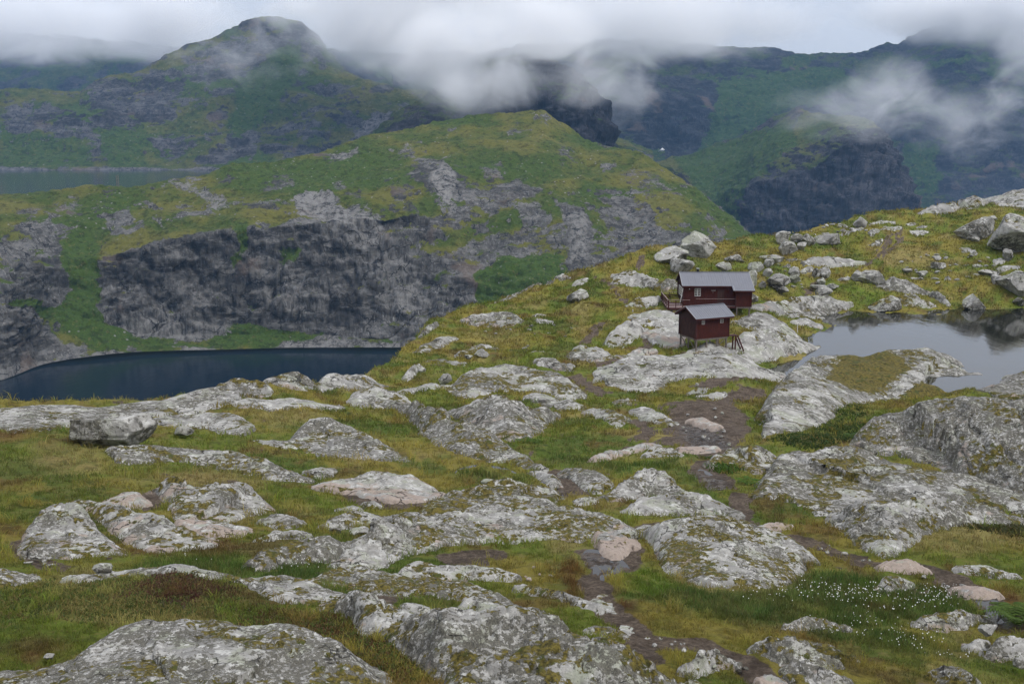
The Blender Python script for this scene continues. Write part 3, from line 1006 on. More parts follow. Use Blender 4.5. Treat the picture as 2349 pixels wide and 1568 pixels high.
def cover(x, y):
    """(colour, mud, wet, tall) at places on the ground"""
    sc = np.clip(y / 40, .45, 3.0)
    wx = x + fbm(x / 1.6, y / 1.6, 7.7, 3) * .55 * sc * .7
    wy = y + fbm(x / 1.6, y / 1.6, 2.2, 3) * .9 * sc * .7
    a = fbm(x / 13, y / 13, 1.1, 4, .55)
    b = fbm(x / 3.4, y / 3.4, 8.8, 4, .6)
    c = fbm(x / 1.1, y / 1.1, 3.3, 3, .6)
    f = sst(-.35, .45, a * .7 + b * .45 + c * .15)[:, None]
    col = C_OLIVE * (1 - f) + C_GREEN * f
    f = (sst(.25, .75, fbm(x / 6, y / 6, 5.9, 4, .6) + c * .25) * .75)[:, None]
    col = col * (1 - f) + C_DRY * f
    f = (sst(.30, .75, fbm(x / 4.5, y / 4.5, 15.9, 4, .6) + c * .2) * .8)[:, None]
    col = col * (1 - f) + C_BRN * f
    f = (sst(.18, .50, fbm(x / 7.5, y / 7.5, 27.0, 5, .62) + c * .2) * .75)[:, None]
    col = col * (1 - f) + np.array((.062, .098, .016)) * f
    f = (sst(.38, .62, fbm(x / 3.2, y / 3.2, 35.0, 4, .62)) * .7)[:, None]
    col = col * (1 - f) + np.array((.125, .075, .026)) * f
    tall = np.full(len(x), .5)
    soft = .55 * sc
    for lst, cc, th in ((DRY, C_DRY, .5), (DKGREEN, C_DK, 1.0), (BRGREEN, C_BR, .8), (RED, C_RED, .9)):
        for poly, w in lst:
            m = near_mask(poly, wx, wy, soft * 1.3) * w * (.8 + .25 * c)
            m = np.clip(m, 0, 1)
            col = col * (1 - m[:, None]) + cc * m[:, None]
            tall = np.maximum(tall, th * m)
    mud = np.zeros(len(x))
    for line, w in MUD_LINES:
        px, py = np.array(line).T
        bb = (x > px.min() - 5) & (x < px.max() + 5) & (y > py.min() - 6) & (y < py.max() + 6)
        if bb.any():
            d = dline(line, x[bb] * .35 + wx[bb] * .65, y[bb] * .35 + wy[bb] * .65)
            wob = 1 + .45 * fbm(x[bb] / .7, y[bb] / .7, 33.0, 3)
            mud[bb] = np.maximum(mud[bb], sst(w * 1.3, w * .6, d / wob))
    for poly in MUD_POLYS:
        mud = np.maximum(mud, near_mask(poly, wx, wy, soft * .8) * sst(-.65, -.25, b))
    sp = sst(.62, .85, fbm(x / 2.2, y / 2.2, 21.0, 4, .62)) * sst(.0, .5, a + .3)
    mud = np.maximum(mud, sp * .8 * (y < 110))
    wet = np.zeros(len(x))
    for poly in WET_POLYS:
        wet = np.maximum(wet, near_mask(poly, wx, wy, soft * .7))
    wet = wet * sst(.2, .6, mud)
    return col, mud, wet, tall


def mat_ground():
    k = NT('turf_and_mud')
    p = k.pos()
    col = k.attr('gcol', 'Color'); mud = k.attr('mud'); wet = k.attr('wet')
    n1 = k.noise(1.3, 8, .68, p); n2 = k.noise(7, 8, .7, p); n3 = k.noise(34, 5, .7, p)
    g = k.scale(col, k.math('ADD', k.fmix(n2, .15, 1.35), k.fmix(n3, .0, .8)))
    g = k.mix(k.math('MULTIPLY', k.step(n1, .50, .62), .70), g, k.scale(g, .38))
    g = k.mix(k.math('MULTIPLY', k.step(k.noise(2.7, 9, .74, p), .52, .62), .62), g, (.21, .175, .062))
    g = k.mix(k.math('MULTIPLY', k.step(k.noise(.42, 9, .72, p), .54, .64), .5), g, (.060, .100, .016))
    m = k.mix(k.step(n2, .35, .68), (.078, .058, .044), (.190, .148, .112))
    m = k.mix(k.step(n3, .58, .70), m, (.21, .17, .135))
    m = k.mix(k.math('MULTIPLY', k.step(n1, .46, .60), .6), m, (.040, .029, .022))
    m = k.mix(k.math('MULTIPLY', wet, .7), m, (.045, .036, .031))
    f = k.step(k.math('ADD', mud, k.math('MULTIPLY', k.math('SUBTRACT', n2, .5), .9)), .40, .60)
    c = k.mix(f, g, m)
    wf = k.math('MULTIPLY', wet, k.step(k.noise(3.0, 5, .6, p), .58, .44))
    rough = k.fmix(wf, .95, .06)
    spec = k.fmix(wf, .12, .5)
    h = k.math('ADD', n2, k.math('MULTIPLY', n3, .6))
    h = k.math('MULTIPLY', h, k.fmix(wf, 1.0, .12))
    return k.finish(c, rough, spec, k.bump(k.math('ADD', h, k.math('MULTIPLY', n1, 2.0)), 1.0, .16))


M_GROUND = mat_ground()


def build_ground():
    # rows spread so that they look evenly spaced on the slope
    tv = np.array([2100, 1900, 1700, 1568, 1400, 1300, 1200, 1100, 1000, 940, 900, 850, 800, 750, 705, 640, 590, 545, 500, 455], float)
    ty = np.array([9.0, 11.0, 14.5, 17.5, 23.5, 29.0, 36.0, 46.0, 62.0, 76.0, 86, 99.0, 110, 123, 135, 150, 165, 180, 197, 215], float)
    v = np.arange(2100, 455, -5.2)
    Yr = np.interp(-v, -tv, ty)
    for _ in range(12):
        Yr[1:-1] = (Yr[:-2] + 2 * Yr[1:-1] + Yr[2:]) / 4
    Yr = np.concatenate([Yr, 217 + 9.0 * np.arange(1, 18), 370 + np.array([10, 40, 80])])
    a = np.arange(-.86, .92, 5.2 / FPX)
    X = a[None, :] * Yr[:, None]
    Y = np.repeat(Yr[:, None], len(a), 1)
    x, y = X.ravel(), Y.ravel()
    z = G(x, y)
    col, mud, wet, tall = cover(x, y)
    sc = np.clip(y / 50, .35, 2.0)
    z += fbm(x / .55, y / .55, 9.0, 3, .6) * .045 * sc * (1 - .6 * mud) - .06 * mud
    z += mud * (fbm(x / .38, y / .38, 61.0, 3, .6) * .030 + np.minimum(0, fbm(x / .22, y / .22, 71.0, 2)) * .03)
    tuss = np.maximum(0, fbm(x / 1.05, y / 1.05, 12.0, 2)) * .20 * np.clip(y / 60, .25, 1.3) * (1 - mud)
    rh = rock_height(x, y)
    z += tuss * sst(.05, -.10, rh)
    z -= sst(-.02, .10, rh) * .22
    f = grid_faces(len(Yr), len(a))
    verts = np.stack([x, y, z], 1)
    fm = mud[f].mean(1)
    m = fm > .5
    out = []
    for nm, sel, lab in (('ground', ~m, 'grassy ground among the rocks'), ('path', m, 'muddy brown path and bare wet earth')):
        vv, ff, c1, c2, c3 = compact(verts, f[sel], col, mud, wet)
        me = mesh_np(nm, vv, ff)
        attr(me, 'gcol', c1); attr(me, 'mud', c2); attr(me, 'wet', c3)
        out.append(obj(nm, me, M_GROUND, kind='structure', label=lab))
    return out


# ------------------------------------------------------------------ bedrock outcrops and boulders
def mat_rock():
    k = NT('lichen_covered_rock')
    p = k.pos()
    at_ = k.n('ShaderNodeAttribute', attribute_name='rk')
    sp = k.n('ShaderNodeSeparateColor')
    k.t.links.new(at_.outputs['Color'], sp.inputs[0])
    moss, pink, dark = sp.outputs[0], sp.outputs[1], sp.outputs[2]
    sc = at_.outputs['Alpha']                                   # grain of the pattern: finer on near rocks
    sv = k.n('ShaderNodeVectorMath', operation='SCALE')
    k.set(sv.inputs[0], p); k.set(sv.inputs['Scale'], sc)
    q = sv.outputs[0]
    nA = k.noise(.50, 5, .55, q); nB = k.noise(2.3, 8, .62, q); nC = k.noise(8.5, 8, .68, q); nD = k.noise(30, 5, .7, q)
    up = k.normal_z()
    c = k.mix(k.step(nB, .36, .64), (.245, .236, .218), (.385, .374, .346))
    c = k.mix(k.math('MULTIPLY', k.step(nA, .45, .62), .55), c, (.165, .160, .150))
    c = k.mix(k.math('MULTIPLY', k.step(k.noise(1.1, 6, .6, q), .50, .64), .8), c, (.285, .295, .225))     # grey green crust lichen
    bl = k.step(k.noise(3.2, 9, .66, q), .55, .60)
    c = k.mix(k.math('MULTIPLY', bl, .8), c, (.50, .49, .46))                                           # white crust lichen
    pk = k.step(k.math('ADD', k.math('MULTIPLY', pink, .62), k.math('MULTIPLY', k.math('SUBTRACT', k.noise(.9, 8, .64, q), .5), 1.6)), .46, .62)
    c = k.mix(k.math('MULTIPLY', pk, .85), c, k.mix(nC, (.24, .180, .145), (.40, .325, .272)))             # bare pinkish granite
    zone = k.step(k.math('ADD', k.noise(.75, 5, .55, q), k.math('MULTIPLY', dark, .44)), .54, .78)
    thr = k.math('MULTIPLY_ADD', zone, -.175, .615)
    dsp = k.noise(6.6, 9, .72, q)
    df = k.step(dsp, thr, k.math('ADD', thr, .035))
    df = k.math('MULTIPLY', df, k.math('SUBTRACT', 1.0, k.math('MULTIPLY', pk, .7)))
    c = k.mix(k.math('MULTIPLY', df, .9), c, k.mix(k.step(nD, .35, .65), (.048, .046, .038), (.140, .130, .104)))
    vd = k.n('ShaderNodeTexVoronoi', feature='DISTANCE_TO_EDGE')
    wq = k.n('ShaderNodeVectorMath', operation='ADD')
    k.set(wq.inputs[0], k.map(q, (1, 1, 1.9), (.3, .2, .5))); k.set(wq.inputs[1], k.scale(k.noise(1.2, 4, .6, q, col=True), .9))
    k.set(vd.inputs['Vector'], wq.outputs[0]); vd.inputs['Scale'].default_value = .75
    crk = k.math('MULTIPLY', k.step(vd.outputs['Distance'], .022, .006), k.step(k.noise(.9, 3, .5, q), .52, .60))
    c = k.mix(k.math('MULTIPLY', crk, .9), c, (.030, .028, .024))
    wst = k.noise(2.6, 7, .66, k.map(q, (1, 1, .16), (.15, .1, 0)))                                       # dark seepage streaks on the steep sides
    c = k.mix(k.math('MULTIPLY', k.math('MULTIPLY', k.step(wst, .54, .64), k.step(up, .80, .45)), .75), c, (.050, .047, .040))
    spk = k.step(k.noise(21, 5, .72, q), .58, .66)
    c = k.mix(k.math('MULTIPLY', spk, .55), c, (.10, .098, .085))
    mzone = k.step(k.math('ADD', k.math('ADD', k.noise(.62, 6, .6, q), k.math('MULTIPLY', moss, .32)), k.math('MULTIPLY', k.math('SUBTRACT', up, .8), .20)), .56, .76)
    mthr = k.math('SUBTRACT', k.math('MULTIPLY_ADD', mzone, -.22, .665), k.math('MULTIPLY', k.math('MAXIMUM', k.math('SUBTRACT', moss, 1.2), 0.0), .35))
    mf = k.step(k.noise(3.4, 10, .70, q), mthr, k.math('ADD', mthr, .045))
    mcol = k.mix(k.step(nC, .36, .62), (.036, .032, .010), (.140, .112, .026))
    mcol = k.mix(k.step(nB, .50, .66), mcol, (.055, .062, .016))
    c = k.mix(mf, c, mcol)
    c = k.scale(c, k.math('ADD', k.fmix(nD, .48, 1.02), k.fmix(nC, .10, .40)))
    h = k.math('ADD', k.math('MULTIPLY', nB, 1.1), k.math('ADD', k.math('MULTIPLY', nC, .5), k.math('MULTIPLY', nD, .20)))
    h = k.math('SUBTRACT', k.math('ADD', h, k.math('MULTIPLY', mf, .12)), k.math('MULTIPLY', crk, .8))
    dist = k.math('DIVIDE', .13, sc)
    return k.finish(c, .93, .18, k.bump(h, .85, dist))


M_ROCK = mat_rock()
ROCKS = []                       # (x0,x1,y0,y1,height function) of every outcrop, so that grass keeps off them


def rock_height(x, y):
    h = np.full(len(x), -9.0)
    for x0, x1, y0, y1, fn in ROCKS:
        b = (x > x0) & (x < x1) & (y > y0) & (y < y1)
        if b.any():
            h[b] = np.maximum(h[b], fn(x[b], y[b]))
    return h


def resample(line, step):
    line = np.array(line, float)
    seg = np.linalg.norm(np.diff(line, axis=0), axis=1)
    t = np.concatenate([[0], np.cumsum(seg)])
    n = max(4, int(t[-1] / step) + 1)
    s = np.linspace(0, t[-1], n)
    # rounded corners
    out = np.stack([np.interp(s, t, line[:, i]) for i in range(line.shape[1])], 1)
    for _ in range(2):
        out[1:-1] = (out[:-2] + 2 * out[1:-1] + out[2:]) / 4
    return out


def outcrop(label, reg, top, bot, s=.42, k=1.8, moss=.4, pink=.25, dark=.4, rough=1.0, crack=1.0, back=1.0, name='rock_outcrop', cat='rock',
            group='bedrock outcrops', seed=None, regb=None, grain=None, block=0.0, turf=()):
    """a hump of bedrock: its foot line and its upper outline, both left to right; s says how upright it stands"""
    top = resample(R(reg, top), 18); bot = resample(R(regb or reg, bot), 18)
    pb = hit(bot[:, 0], bot[:, 1])
    o = np.argsort(bot[:, 0])
    vb = np.interp(top[:, 0], bot[o, 0], bot[o, 1])
    Yb = np.interp(top[:, 0], bot[o, 0], pb[o, 1])
    ext = np.maximum(vb - top[:, 1], 0) / FPX * Yb * 1.03
    ht = s * ext
    pt = hit(top[:, 0], top[:, 1], ht, y0=max(8, pb[:, 1].min() * .9), y1=pb[:, 1].max() * 1.6 + 25)
    B, T = pb[:, :2], pt[:, :2]
    seed = seed if seed is not None else (abs(hash_str(label)) % 9973) * .37
    Ym = float(np.median(pb[:, 1]))
    depth = float(np.median(np.linalg.norm(T - np.stack([np.interp(T[:, 0], B[np.argsort(B[:, 0]), 0], B[np.argsort(B[:, 0]), i]) for i in (0, 1)], 1), axis=1))) + .2
    W = max(np.ptp(B[:, 0]), np.ptp(T[:, 0]))
    bk = np.maximum(np.maximum(.75 * ht, .35 * depth), .25) * back
    size = min(W, depth + float(ht.max()) * 1.3 + .3)
    mg = .35 + .02 * Ym
    x0, x1 = min(B[:, 0].min(), T[:, 0].min()) - mg, max(B[:, 0].max(), T[:, 0].max()) + mg
    y0, y1 = min(B[:, 1].min(), T[:, 1].min()) - mg, max(B[:, 1].max(), T[:, 1].max() + bk.max()) + mg
    c = max(1.95 * Ym / 995.0, .024)
    nx, ny = int((x1 - x0) / c) + 2, int((y1 - y0) / (c * 1.25)) + 2
    gx, gy = np.meshgrid(np.linspace(x0, x1, nx), np.linspace(y0, y1, ny))
    x, y = gx.ravel(), gy.ravel()
    poly = [tuple(q) for q in B] + [tuple(q) for q in T[::-1]]

    vx, vy = B[:, 0].mean(), B[:, 1].mean()
    vx, vy = vx / math.hypot(vx, vy), vy / math.hypot(vx, vy)

    def height(x, y, want=False):
        # wandering edges
        ws = size * .22
        ex = x + fbm(x / ws + seed, y / ws, 1.7, 3) * size * .032 * rough
        ey = y + fbm(x / ws - seed, y / ws, 6.1, 3) * size * .04 * rough
        db = dline(B, ex, ey)
        dt, hv = dline(T, ex, ey, np.stack([ht, bk], 1)[:, 0])
        # behind the crest the rock falls away from the viewer's side only: sideways it ends with its outline
        LT = np.stack([(T[:, 0] * vy - T[:, 1] * vx) * 3.6, T[:, 0] * vx + T[:, 1] * vy], 1)
        db_, bv = dline(LT, (ex * vy - ey * vx) * 3.6, ex * vx + ey * vy, bk)
        _, hb = dline(LT, (ex * vy - ey * vx) * 3.6, ex * vx + ey * vy, ht)
        ins = inside(poly, ex, ey)
        t = db / (db + dt + 1e-6)
        prof = 1 - (1 - t) ** k
        if block:
            prof = prof * (1 - block) + block * sst(.0, .25, t)
        h_in = hv * prof + .09 * np.minimum(1, db / .2)
        h_back = hb * (1 - np.minimum(3, db_ / bv) ** 1.6) + .09 - .05 * db_
        h_front = -db * 1.1
        h = np.where(ins, h_in, np.where(dt < db, h_back, h_front))
        return np.maximum(h, -.9 - .004 * Ym)

    h = height(x, y)
    gm = h > -.55
    gm = gm.reshape(ny, nx)
    gm[1:] |= gm[:-1].copy(); gm[:-1] |= gm[1:].copy(); gm[:, 1:] |= gm[:, :-1].copy(); gm[:, :-1] |= gm[:, 1:].copy()
    gm = gm.ravel()
    fullx, fully, fullh = x, y, h
    fz = np.full(len(x), -30.0)
    x, y, h = x[gm], y[gm], h[gm]
    z = G(x, y) + h
    wgt = np.clip((h + .10) / (.30 + .15 * size), 0, 1)
    sz = size
    v3 = (x + seed, y, z)
    # rounded swells, joints and a grain of foliation
    sw = fbm(v3[0] / (sz * .45), v3[1] / (sz * .45), v3[2] / (sz * .45), 3, .5) * .075 * min(sz, 6.0) * rough
    ang = .35 + .8 * math.sin(seed * 1.7)
    ca, sa = math.cos(ang), math.sin(ang)
    wv = fbm(v3[0] / (sz * .5), v3[1] / (sz * .5), v3[2] / (sz * .5) + 3, 3) * sz * .20
    L1 = max(.28 * sz, .25)
    p1 = (x * ca + y * sa + .55 * z + wv) / L1
    p2 = (-x * sa + y * ca - .75 * z - wv * .8) / (L1 * 1.35)

    def joint(p, w):
        i = np.floor(p)
        f = np.abs(p - i - .5) * 2                       # 1 at the joint
        keep = (np.sin(i * 12.9898 + seed) * 43758.5453) % 1.0
        return sst(1 - w, 1.0, f) * sst(.15, .5, keep), i
    wj = max(.10, .035 / L1 * 2)
    j1, i1 = joint(p1, wj); j2, i2 = joint(p2, wj)
    step_ = ((np.sin(i1 * 78.233 + i2 * 37.7 + seed) * 43758.5453) % 1.0 - .5)
    sz1 = min(sz, 3.5)
    steps = step_ * .030 * sz1
    fol = ridged((x * ca + y * sa + wv * .3) / (sz * .10), (x * sa - y * ca) / (sz * .5), z / (sz * .12), 3) * .0075 * sz1 * rough
    fin = fbm(v3[0] / (.16 + .012 * Ym), v3[1] / (.16 + .012 * Ym), v3[2] / (.16 + .012 * Ym), 4, .62) * (.010 + .0009 * Ym)
    cv, ce = cells((v3[0] + wv * .5) / (L1 * 1.5), (v3[1] + wv * .5) / (L1 * .8), (v3[2] + wv * .2) / (L1 * .6), int(seed) % 400)
    cv2, ce2 = (np.zeros(len(x)), np.ones(len(x))) if Ym > 70 else cells((v3[0] + wv * .2) / (L1 * .5), (v3[1] + wv * .2) / (L1 * .35), v3[2] / (L1 * .25), int(seed * 3) % 400)
    steps = steps * .5 + (cv * .050 + cv2 * .014) * sz1 - (sst(.12, 0, ce) * .022 + sst(.10, 0, ce2) * .006) * sz1
    d = sw * wgt + (steps * crack + fol) * wgt + fin * np.clip(wgt * 3, 0, 1) - (j1 + .7 * j2) * (.022 * sz ** .7 + .015) * crack * np.clip(wgt * 2, 0, 1)
    fz[gm] = z
    P = np.stack([fullx, fully, fz], 1).reshape(ny, nx, 3)
    N = grid_normals(P).reshape(-1, 3)[gm]
    N = np.where(N[:, 2:] < 0, -N, N)
    N = N * .75 + np.array((0, 0, .25))
    P = np.stack([x, y, z], 1) + N * d[:, None]
    idx = np.cumsum(gm) - 1
    f = grid_faces(ny, nx)
    f = f[gm[f].all(1)]
    f = idx[f]
    keep = (h[f] > -.30).any(1)
    tn = np.clip(h / (ht.max() + .05), 0, 1)
    nzb = fbm(x / (sz * .3), y / (sz * .3), seed, 3)
    mo = np.clip(moss + .25 * nzb, 0, 1.3)
    for tr, tp, th in turf:
        q = hit(*np.array(R(tr, tp)).T, th)
        mo = np.maximum(mo, 1.9 * sst(-.9, .5, sdist([(a, b) for a, b, c_ in q], x + nzb * 1.2, y + nzb * 1.6) + fbm(x / .8, y / .8, 3.0, 3) * .6))
    pi_ = np.clip(pink + .35 * (1 - tn) * (pink > .15) + .25 * nzb, 0, 1.3)
    da = np.clip(dark + .2 * nzb, 0, 1.3)
    gr = np.full(len(x), (grain if grain else np.clip(46.0 / (Ym + 14), .28, 1.25)) * (.72 + .6 * ((seed * 7.31) % 1.0)))
    verts, faces, rk = compact(P, f[keep], np.stack([mo, pi_, da, gr], 1))
    base = np.array((B[:, 0].mean(), B[:, 1].mean(), 0.0)); base[2] = float(G(base[:1], base[1:2])[0])
    me = mesh_np(name, verts - base, faces)
    attr(me, 'rk', rk)
    ROCKS.append((x0, x1, y0, y1, height))
    return obj(name, me, M_ROCK, label=label, cat=cat, group=group, loc=base)


def hash_str(s):
    h = 5381
    for ch in s:
        h = (h * 33 + ord(ch)) & 0x7fffffff
    return h


_ico = {}
def icosphere(sub):
    if sub not in _ico:
        import bmesh
        bm = bmesh.new()
        bmesh.ops.create_icosphere(bm, subdivisions=sub, radius=1.0)
        bm.verts.ensure_lookup_table()
        v = np.array([q.co[:] for q in bm.verts]); f = np.array([[q.index for q in t.verts] for t in bm.faces])
        bm.free()
        _ico[sub] = (v, f)
    return _ico[sub]


def boulder_mesh(seed, dims, sub=4, cuts=15, rough=1.0, planes=(), tilt=0.0, lo=.50, hi=.86):
    rs = np.random.RandomState(seed)
    v, f = icosphere(sub)
    v = v.copy()
    v = v * 1.12
    ns = rs.normal(size=(cuts, 3)); ns /= np.linalg.norm(ns, axis=1)[:, None]
    ds = rs.uniform(lo, hi, cuts)
    allp = list(zip(ns, ds)) + [(np.array(n) / np.linalg.norm(n), d) for n, d in planes]
    for _ in range(2):
        for n, d in allp:
            e = v @ n - d
            v = v - np.maximum(e, 0)[:, None] * n * .97
    mn, mx = v.min(0), v.max(0)
    v = (v - (mn + mx) / 2) / ((mx - mn) / 2)
    w = v * 2.2 + seed * 3.3
    cvb, ceb = cells(w[:, 0] * .55, w[:, 1] * .55, w[:, 2] * .55, seed % 300)
    nn = v / np.linalg.norm(v, axis=1)[:, None]
    v = v + nn * (fbm(w[:, 0] * .5, w[:, 1] * .5, w[:, 2] * .5, 4, .55) * .05 * rough + cvb * .10 * rough - sst(.10, 0, ceb) * .03 * rough)[:, None]
    v = v * np.array(dims) / 2
    if tilt:
        c, s_ = math.cos(tilt), math.sin(tilt)
        v = np.stack([v[:, 0] * c - v[:, 2] * s_, v[:, 1], v[:, 0] * s_ + v[:, 2] * c], 1)
    return v, f


def boulder(label, reg, box, depth=.85, moss=.1, pink=.1, dark=.25, sink=.14, sub=4, seed=None, cuts=15, planes=(), name='boulder', cat='boulder',
            group='loose boulders', tilt=0.0, rough=1.0, grain=None, on=None, lo=.5, hi=.86):
    """a loose block from the box it fills in the view: (left, top, right, bottom)"""
    (u0, v0), (u1, v1) = R(reg, [box[:2], box[2:]])
    uc = (u0 + u1) / 2
    p = hit([uc], [v1], fn=(lambda a, b: G0(a, b) + on) if on else None)[0]
    if on:
        pass
    Y = p[1]
    w = (u1 - u0) / FPX * Y * 1.04
    d = w * depth
    Yc = Y + d * .33
    rx, rz = ray(uc, v0)
    ztop = rz * Yc
    zb = p[2] if not on else ray(uc, v1)[1] * Y
    h = max(ztop - zb, .25 * w) * (1 + sink)
    seed = seed if seed is not None else hash_str(label + str(box)) % 5000
    v, f = boulder_mesh(seed, (w, d, h), sub, cuts, rough, planes, tilt, lo, hi)
    v[:, 2] += h / 2 - h * sink
    loc = np.array((rx * Yc, Yc, zb))
    me = mesh_np(name, v, f)
    n = len(v)
    nz = fbm(v[:, 0] / w * 3 + seed, v[:, 1] / w * 3, v[:, 2] / w * 3, 2) * .3
    gr = grain if grain else float(np.clip(46.0 / (Y + 14), .28, 1.25))
    attr(me, 'rk', np.stack([np.clip(moss + nz, 0, 1), np.clip(pink + nz, 0, 1), np.clip(dark + nz * .5, 0, 1), np.full(n, gr)], 1))
    x0, x1, y0, y1 = loc[0] - w * .42, loc[0] + w * .42, loc[1] - d * .42, loc[1] + d * .42
    ROCKS.append((x0, x1, y0, y1, lambda a, b: np.ones(np.shape(a))))
    return obj(name, me, M_ROCK, label=label, cat=cat, group=group, loc=loc)


# --- foreground, bottom left and centre
outcrop('broad lichen-spotted slab at the bottom left corner, mossy on top', '6',
        [(-120, 1300), (0, 1262), (150, 1250), (350, 1170), (480, 1090), (570, 1040), (700, 1018), (850, 1014), (1000, 1030), (1150, 1050), (1300, 1080), (1430, 1100), (1530, 1140), (1600, 1200), (1660, 1260), (1720, 1330)],
        [(-120, 1560), (300, 1570), (900, 1570), (1400, 1520), (1600, 1440), (1720, 1350)], s=.42, k=1.7, moss=.36, pink=.12, dark=.62, rough=.7, crack=.5)
outcrop('low grey slab beside the reddish heather knoll in the left foreground', '6',
        [(1115, 838), (1200, 820), (1290, 826), (1400, 860), (1480, 885), (1560, 915)], [(1115, 850), (1230, 915), (1310, 938), (1420, 940), (1560, 930)], s=.25, moss=.45, dark=.4)
outcrop('long steep ribbed rock face running down to the bottom edge', '7',
        [(-870, 960), (-830, 915), (-700, 908), (-630, 925), (-560, 960), (-480, 1000), (-350, 1004), (-200, 1015), (-100, 1012), (0, 1030), (100, 992), (220, 1030), (340, 1060), (450, 1130), (520, 1180), (640, 1200), (780, 1260), (880, 1330)],
        [(-870, 970), (-740, 990), (-700, 1090), (-600, 1115), (-520, 1150), (-430, 1240), (-340, 1320), (-200, 1430), (100, 1530), (500, 1540), (800, 1480), (890, 1350)], s=.62, k=1.5, moss=.50, pink=.18, dark=.55, rough=1.1, crack=1.3)
outcrop('mossy topped slab above the bare gravel hollow in the foreground', '6',
        [(1390, 850), (1480, 810), (1560, 785), (1640, 778), (1750, 798), (1870, 830), (2000, 840), (2100, 850), (2250, 890), (2349, 950), (2400, 985)],
        [(1390, 862), (1540, 862), (1700, 885), (1850, 890), (1960, 905), (2130, 920), (2200, 960), (2330, 995), (2400, 1000)], s=.35, moss=.66, dark=.5, pink=.2)
outcrop('pale slab at the right end of the gravel hollow, reddish crack', '6',
        [(2115, 960), (2130, 922), (2190, 918), (2260, 935), (2349, 985), (2420, 1010)], [(2120, 975), (2220, 1000), (2349, 1015), (2420, 1020)], s=.5, moss=.25, dark=.3, pink=.4)
outcrop('low pale slab with blunt left end below the pinkish fractured block', '6',
        [(1843, 800), (1870, 760), (1895, 750), (1990, 764), (2100, 780), (2250, 785), (2349, 806), (2370, 820)], [(1845, 822), (1950, 836), (2100, 832), (2250, 830), (2370, 838)], s=.5, moss=.4, dark=.3)
outcrop('thin slab edge between moss patches left of the path', '7',
        [(15, 870), (60, 862), (150, 880), (250, 905), (330, 935), (390, 950)], [(15, 885), (100, 895), (220, 915), (320, 945), (390, 955)], s=.5, moss=.4, dark=.3)
outcrop('long pale whaleback slab ending at the pink rock by the puddle', '6',
        [(1690, 640), (1760, 590), (1850, 575), (1960, 560), (2050, 530), (2200, 492), (2349, 474), (2450, 475), (2600, 510), (2750, 540), (2840, 570), (2882, 612)],
        [(1690, 690), (1830, 720), (1950, 695), (2050, 685), (2200, 672), (2349, 662), (2550, 658), (2630, 668), (2750, 648), (2885, 650)], s=.45, k=2.0, moss=.42, dark=.36, pink=.3, rough=.8)
outcrop('fractured grey block leaning out of the long slab', '6',
        [(1555, 770), (1600, 700), (1680, 640), (1720, 585), (1765, 555), (1850, 590), (1920, 600), (2000, 640), (2040, 670)],
        [(1558, 782), (1650, 790), (1740, 784), (1830, 735), (1940, 700), (2040, 690)], s=.5, k=1.5, moss=.2, dark=.3, crack=2.2, pink=.2)
outcrop('flat topped mossy slab behind the fractured grey block', '6',
        [(1490, 585), (1560, 530), (1680, 515), (1850, 508), (1950, 515), (2030, 550)], [(1490, 592), (1600, 590), (1700, 580), (1800, 580), (1930, 570), (2030, 562)], s=.4, moss=.55, dark=.35)
outcrop('steep golden mossed hump behind the long whaleback slab', '6',
        [(1930, 520), (1990, 460), (2080, 420), (2200, 395), (2349, 385), (2480, 400), (2560, 450)], [(1935, 540), (2030, 555), (2150, 530), (2300, 500), (2440, 490), (2560, 480)], s=.5, moss=.75, dark=.5)
outcrop('low dark mossy slab with a flat brow left of the fractured block', '6',
        [(1152, 750), (1200, 700), (1270, 674), (1400, 660), (1550, 654), (1650, 652)], [(1155, 778), (1250, 775), (1350, 765), (1450, 760), (1560, 755), (1645, 720)], s=.6, block=.4, moss=.5, dark=.75)
outcrop('small pale knobbly rock in the grass behind the dark mossy slab', '6', [(1180, 655), (1290, 618), (1340, 612), (1420, 640)], [(1185, 660), (1290, 652), (1420, 648)], s=.6, moss=.2, dark=.2, name='rock_outcrop')
outcrop('pink and grey ribbed outcrop at the left edge, lowest of the left cluster', '6',
        [(148, 640), (195, 515), (270, 500), (360, 505), (420, 580), (470, 640), (515, 690)], [(145, 695), (230, 704), (300, 700), (400, 705), (515, 700)], s=.45, k=1.5, moss=.35, pink=.42, dark=.4)
outcrop('rounded pinkish slab in the middle of the left cluster', '6',
        [(335, 495), (420, 484), (520, 500), (620, 510), (700, 530), (780, 550), (850, 590), (900, 640), (960, 660)], [(345, 520), (480, 560), (520, 625), (640, 680), (740, 708), (820, 700), (890, 665), (960, 668)], s=.4, moss=.4, pink=.5, dark=.4)
outcrop('tall split slab with a mossy right shoulder, upper one of the left cluster', '6',
        [(720, 415), (760, 372), (850, 385), (1000, 395), (1080, 380), (1170, 410), (1215, 460), (1230, 490)], [(735, 440), (780, 520), (840, 590), (910, 630), (980, 615), (1060, 560), (1130, 520), (1230, 500)], s=.42, k=1.6, moss=.5, pink=.45, dark=.4, crack=1.6)
outcrop('flat pink slab running down from the tall split slab', '6', [(830, 560), (950, 550), (1040, 565), (1130, 600)], [(840, 600), (930, 640), (1050, 632), (1135, 625)], s=.2, pink=.85, moss=.15, dark=.25)
outcrop('small dark flecked slab right of the left cluster', '6', [(1200, 550), (1240, 520), (1320, 530), (1385, 560)], [(1205, 565), (1260, 590), (1340, 595), (1388, 580)], s=.35, pink=.3, dark=.5)
outcrop('flat pink slab behind the left cluster beside black mud', '6', [(500, 490), (560, 445), (600, 428), (635, 440), (650, 490)], [(510, 500), (580, 510), (650, 505)], s=.2, pink=.8, moss=.1, dark=.15)
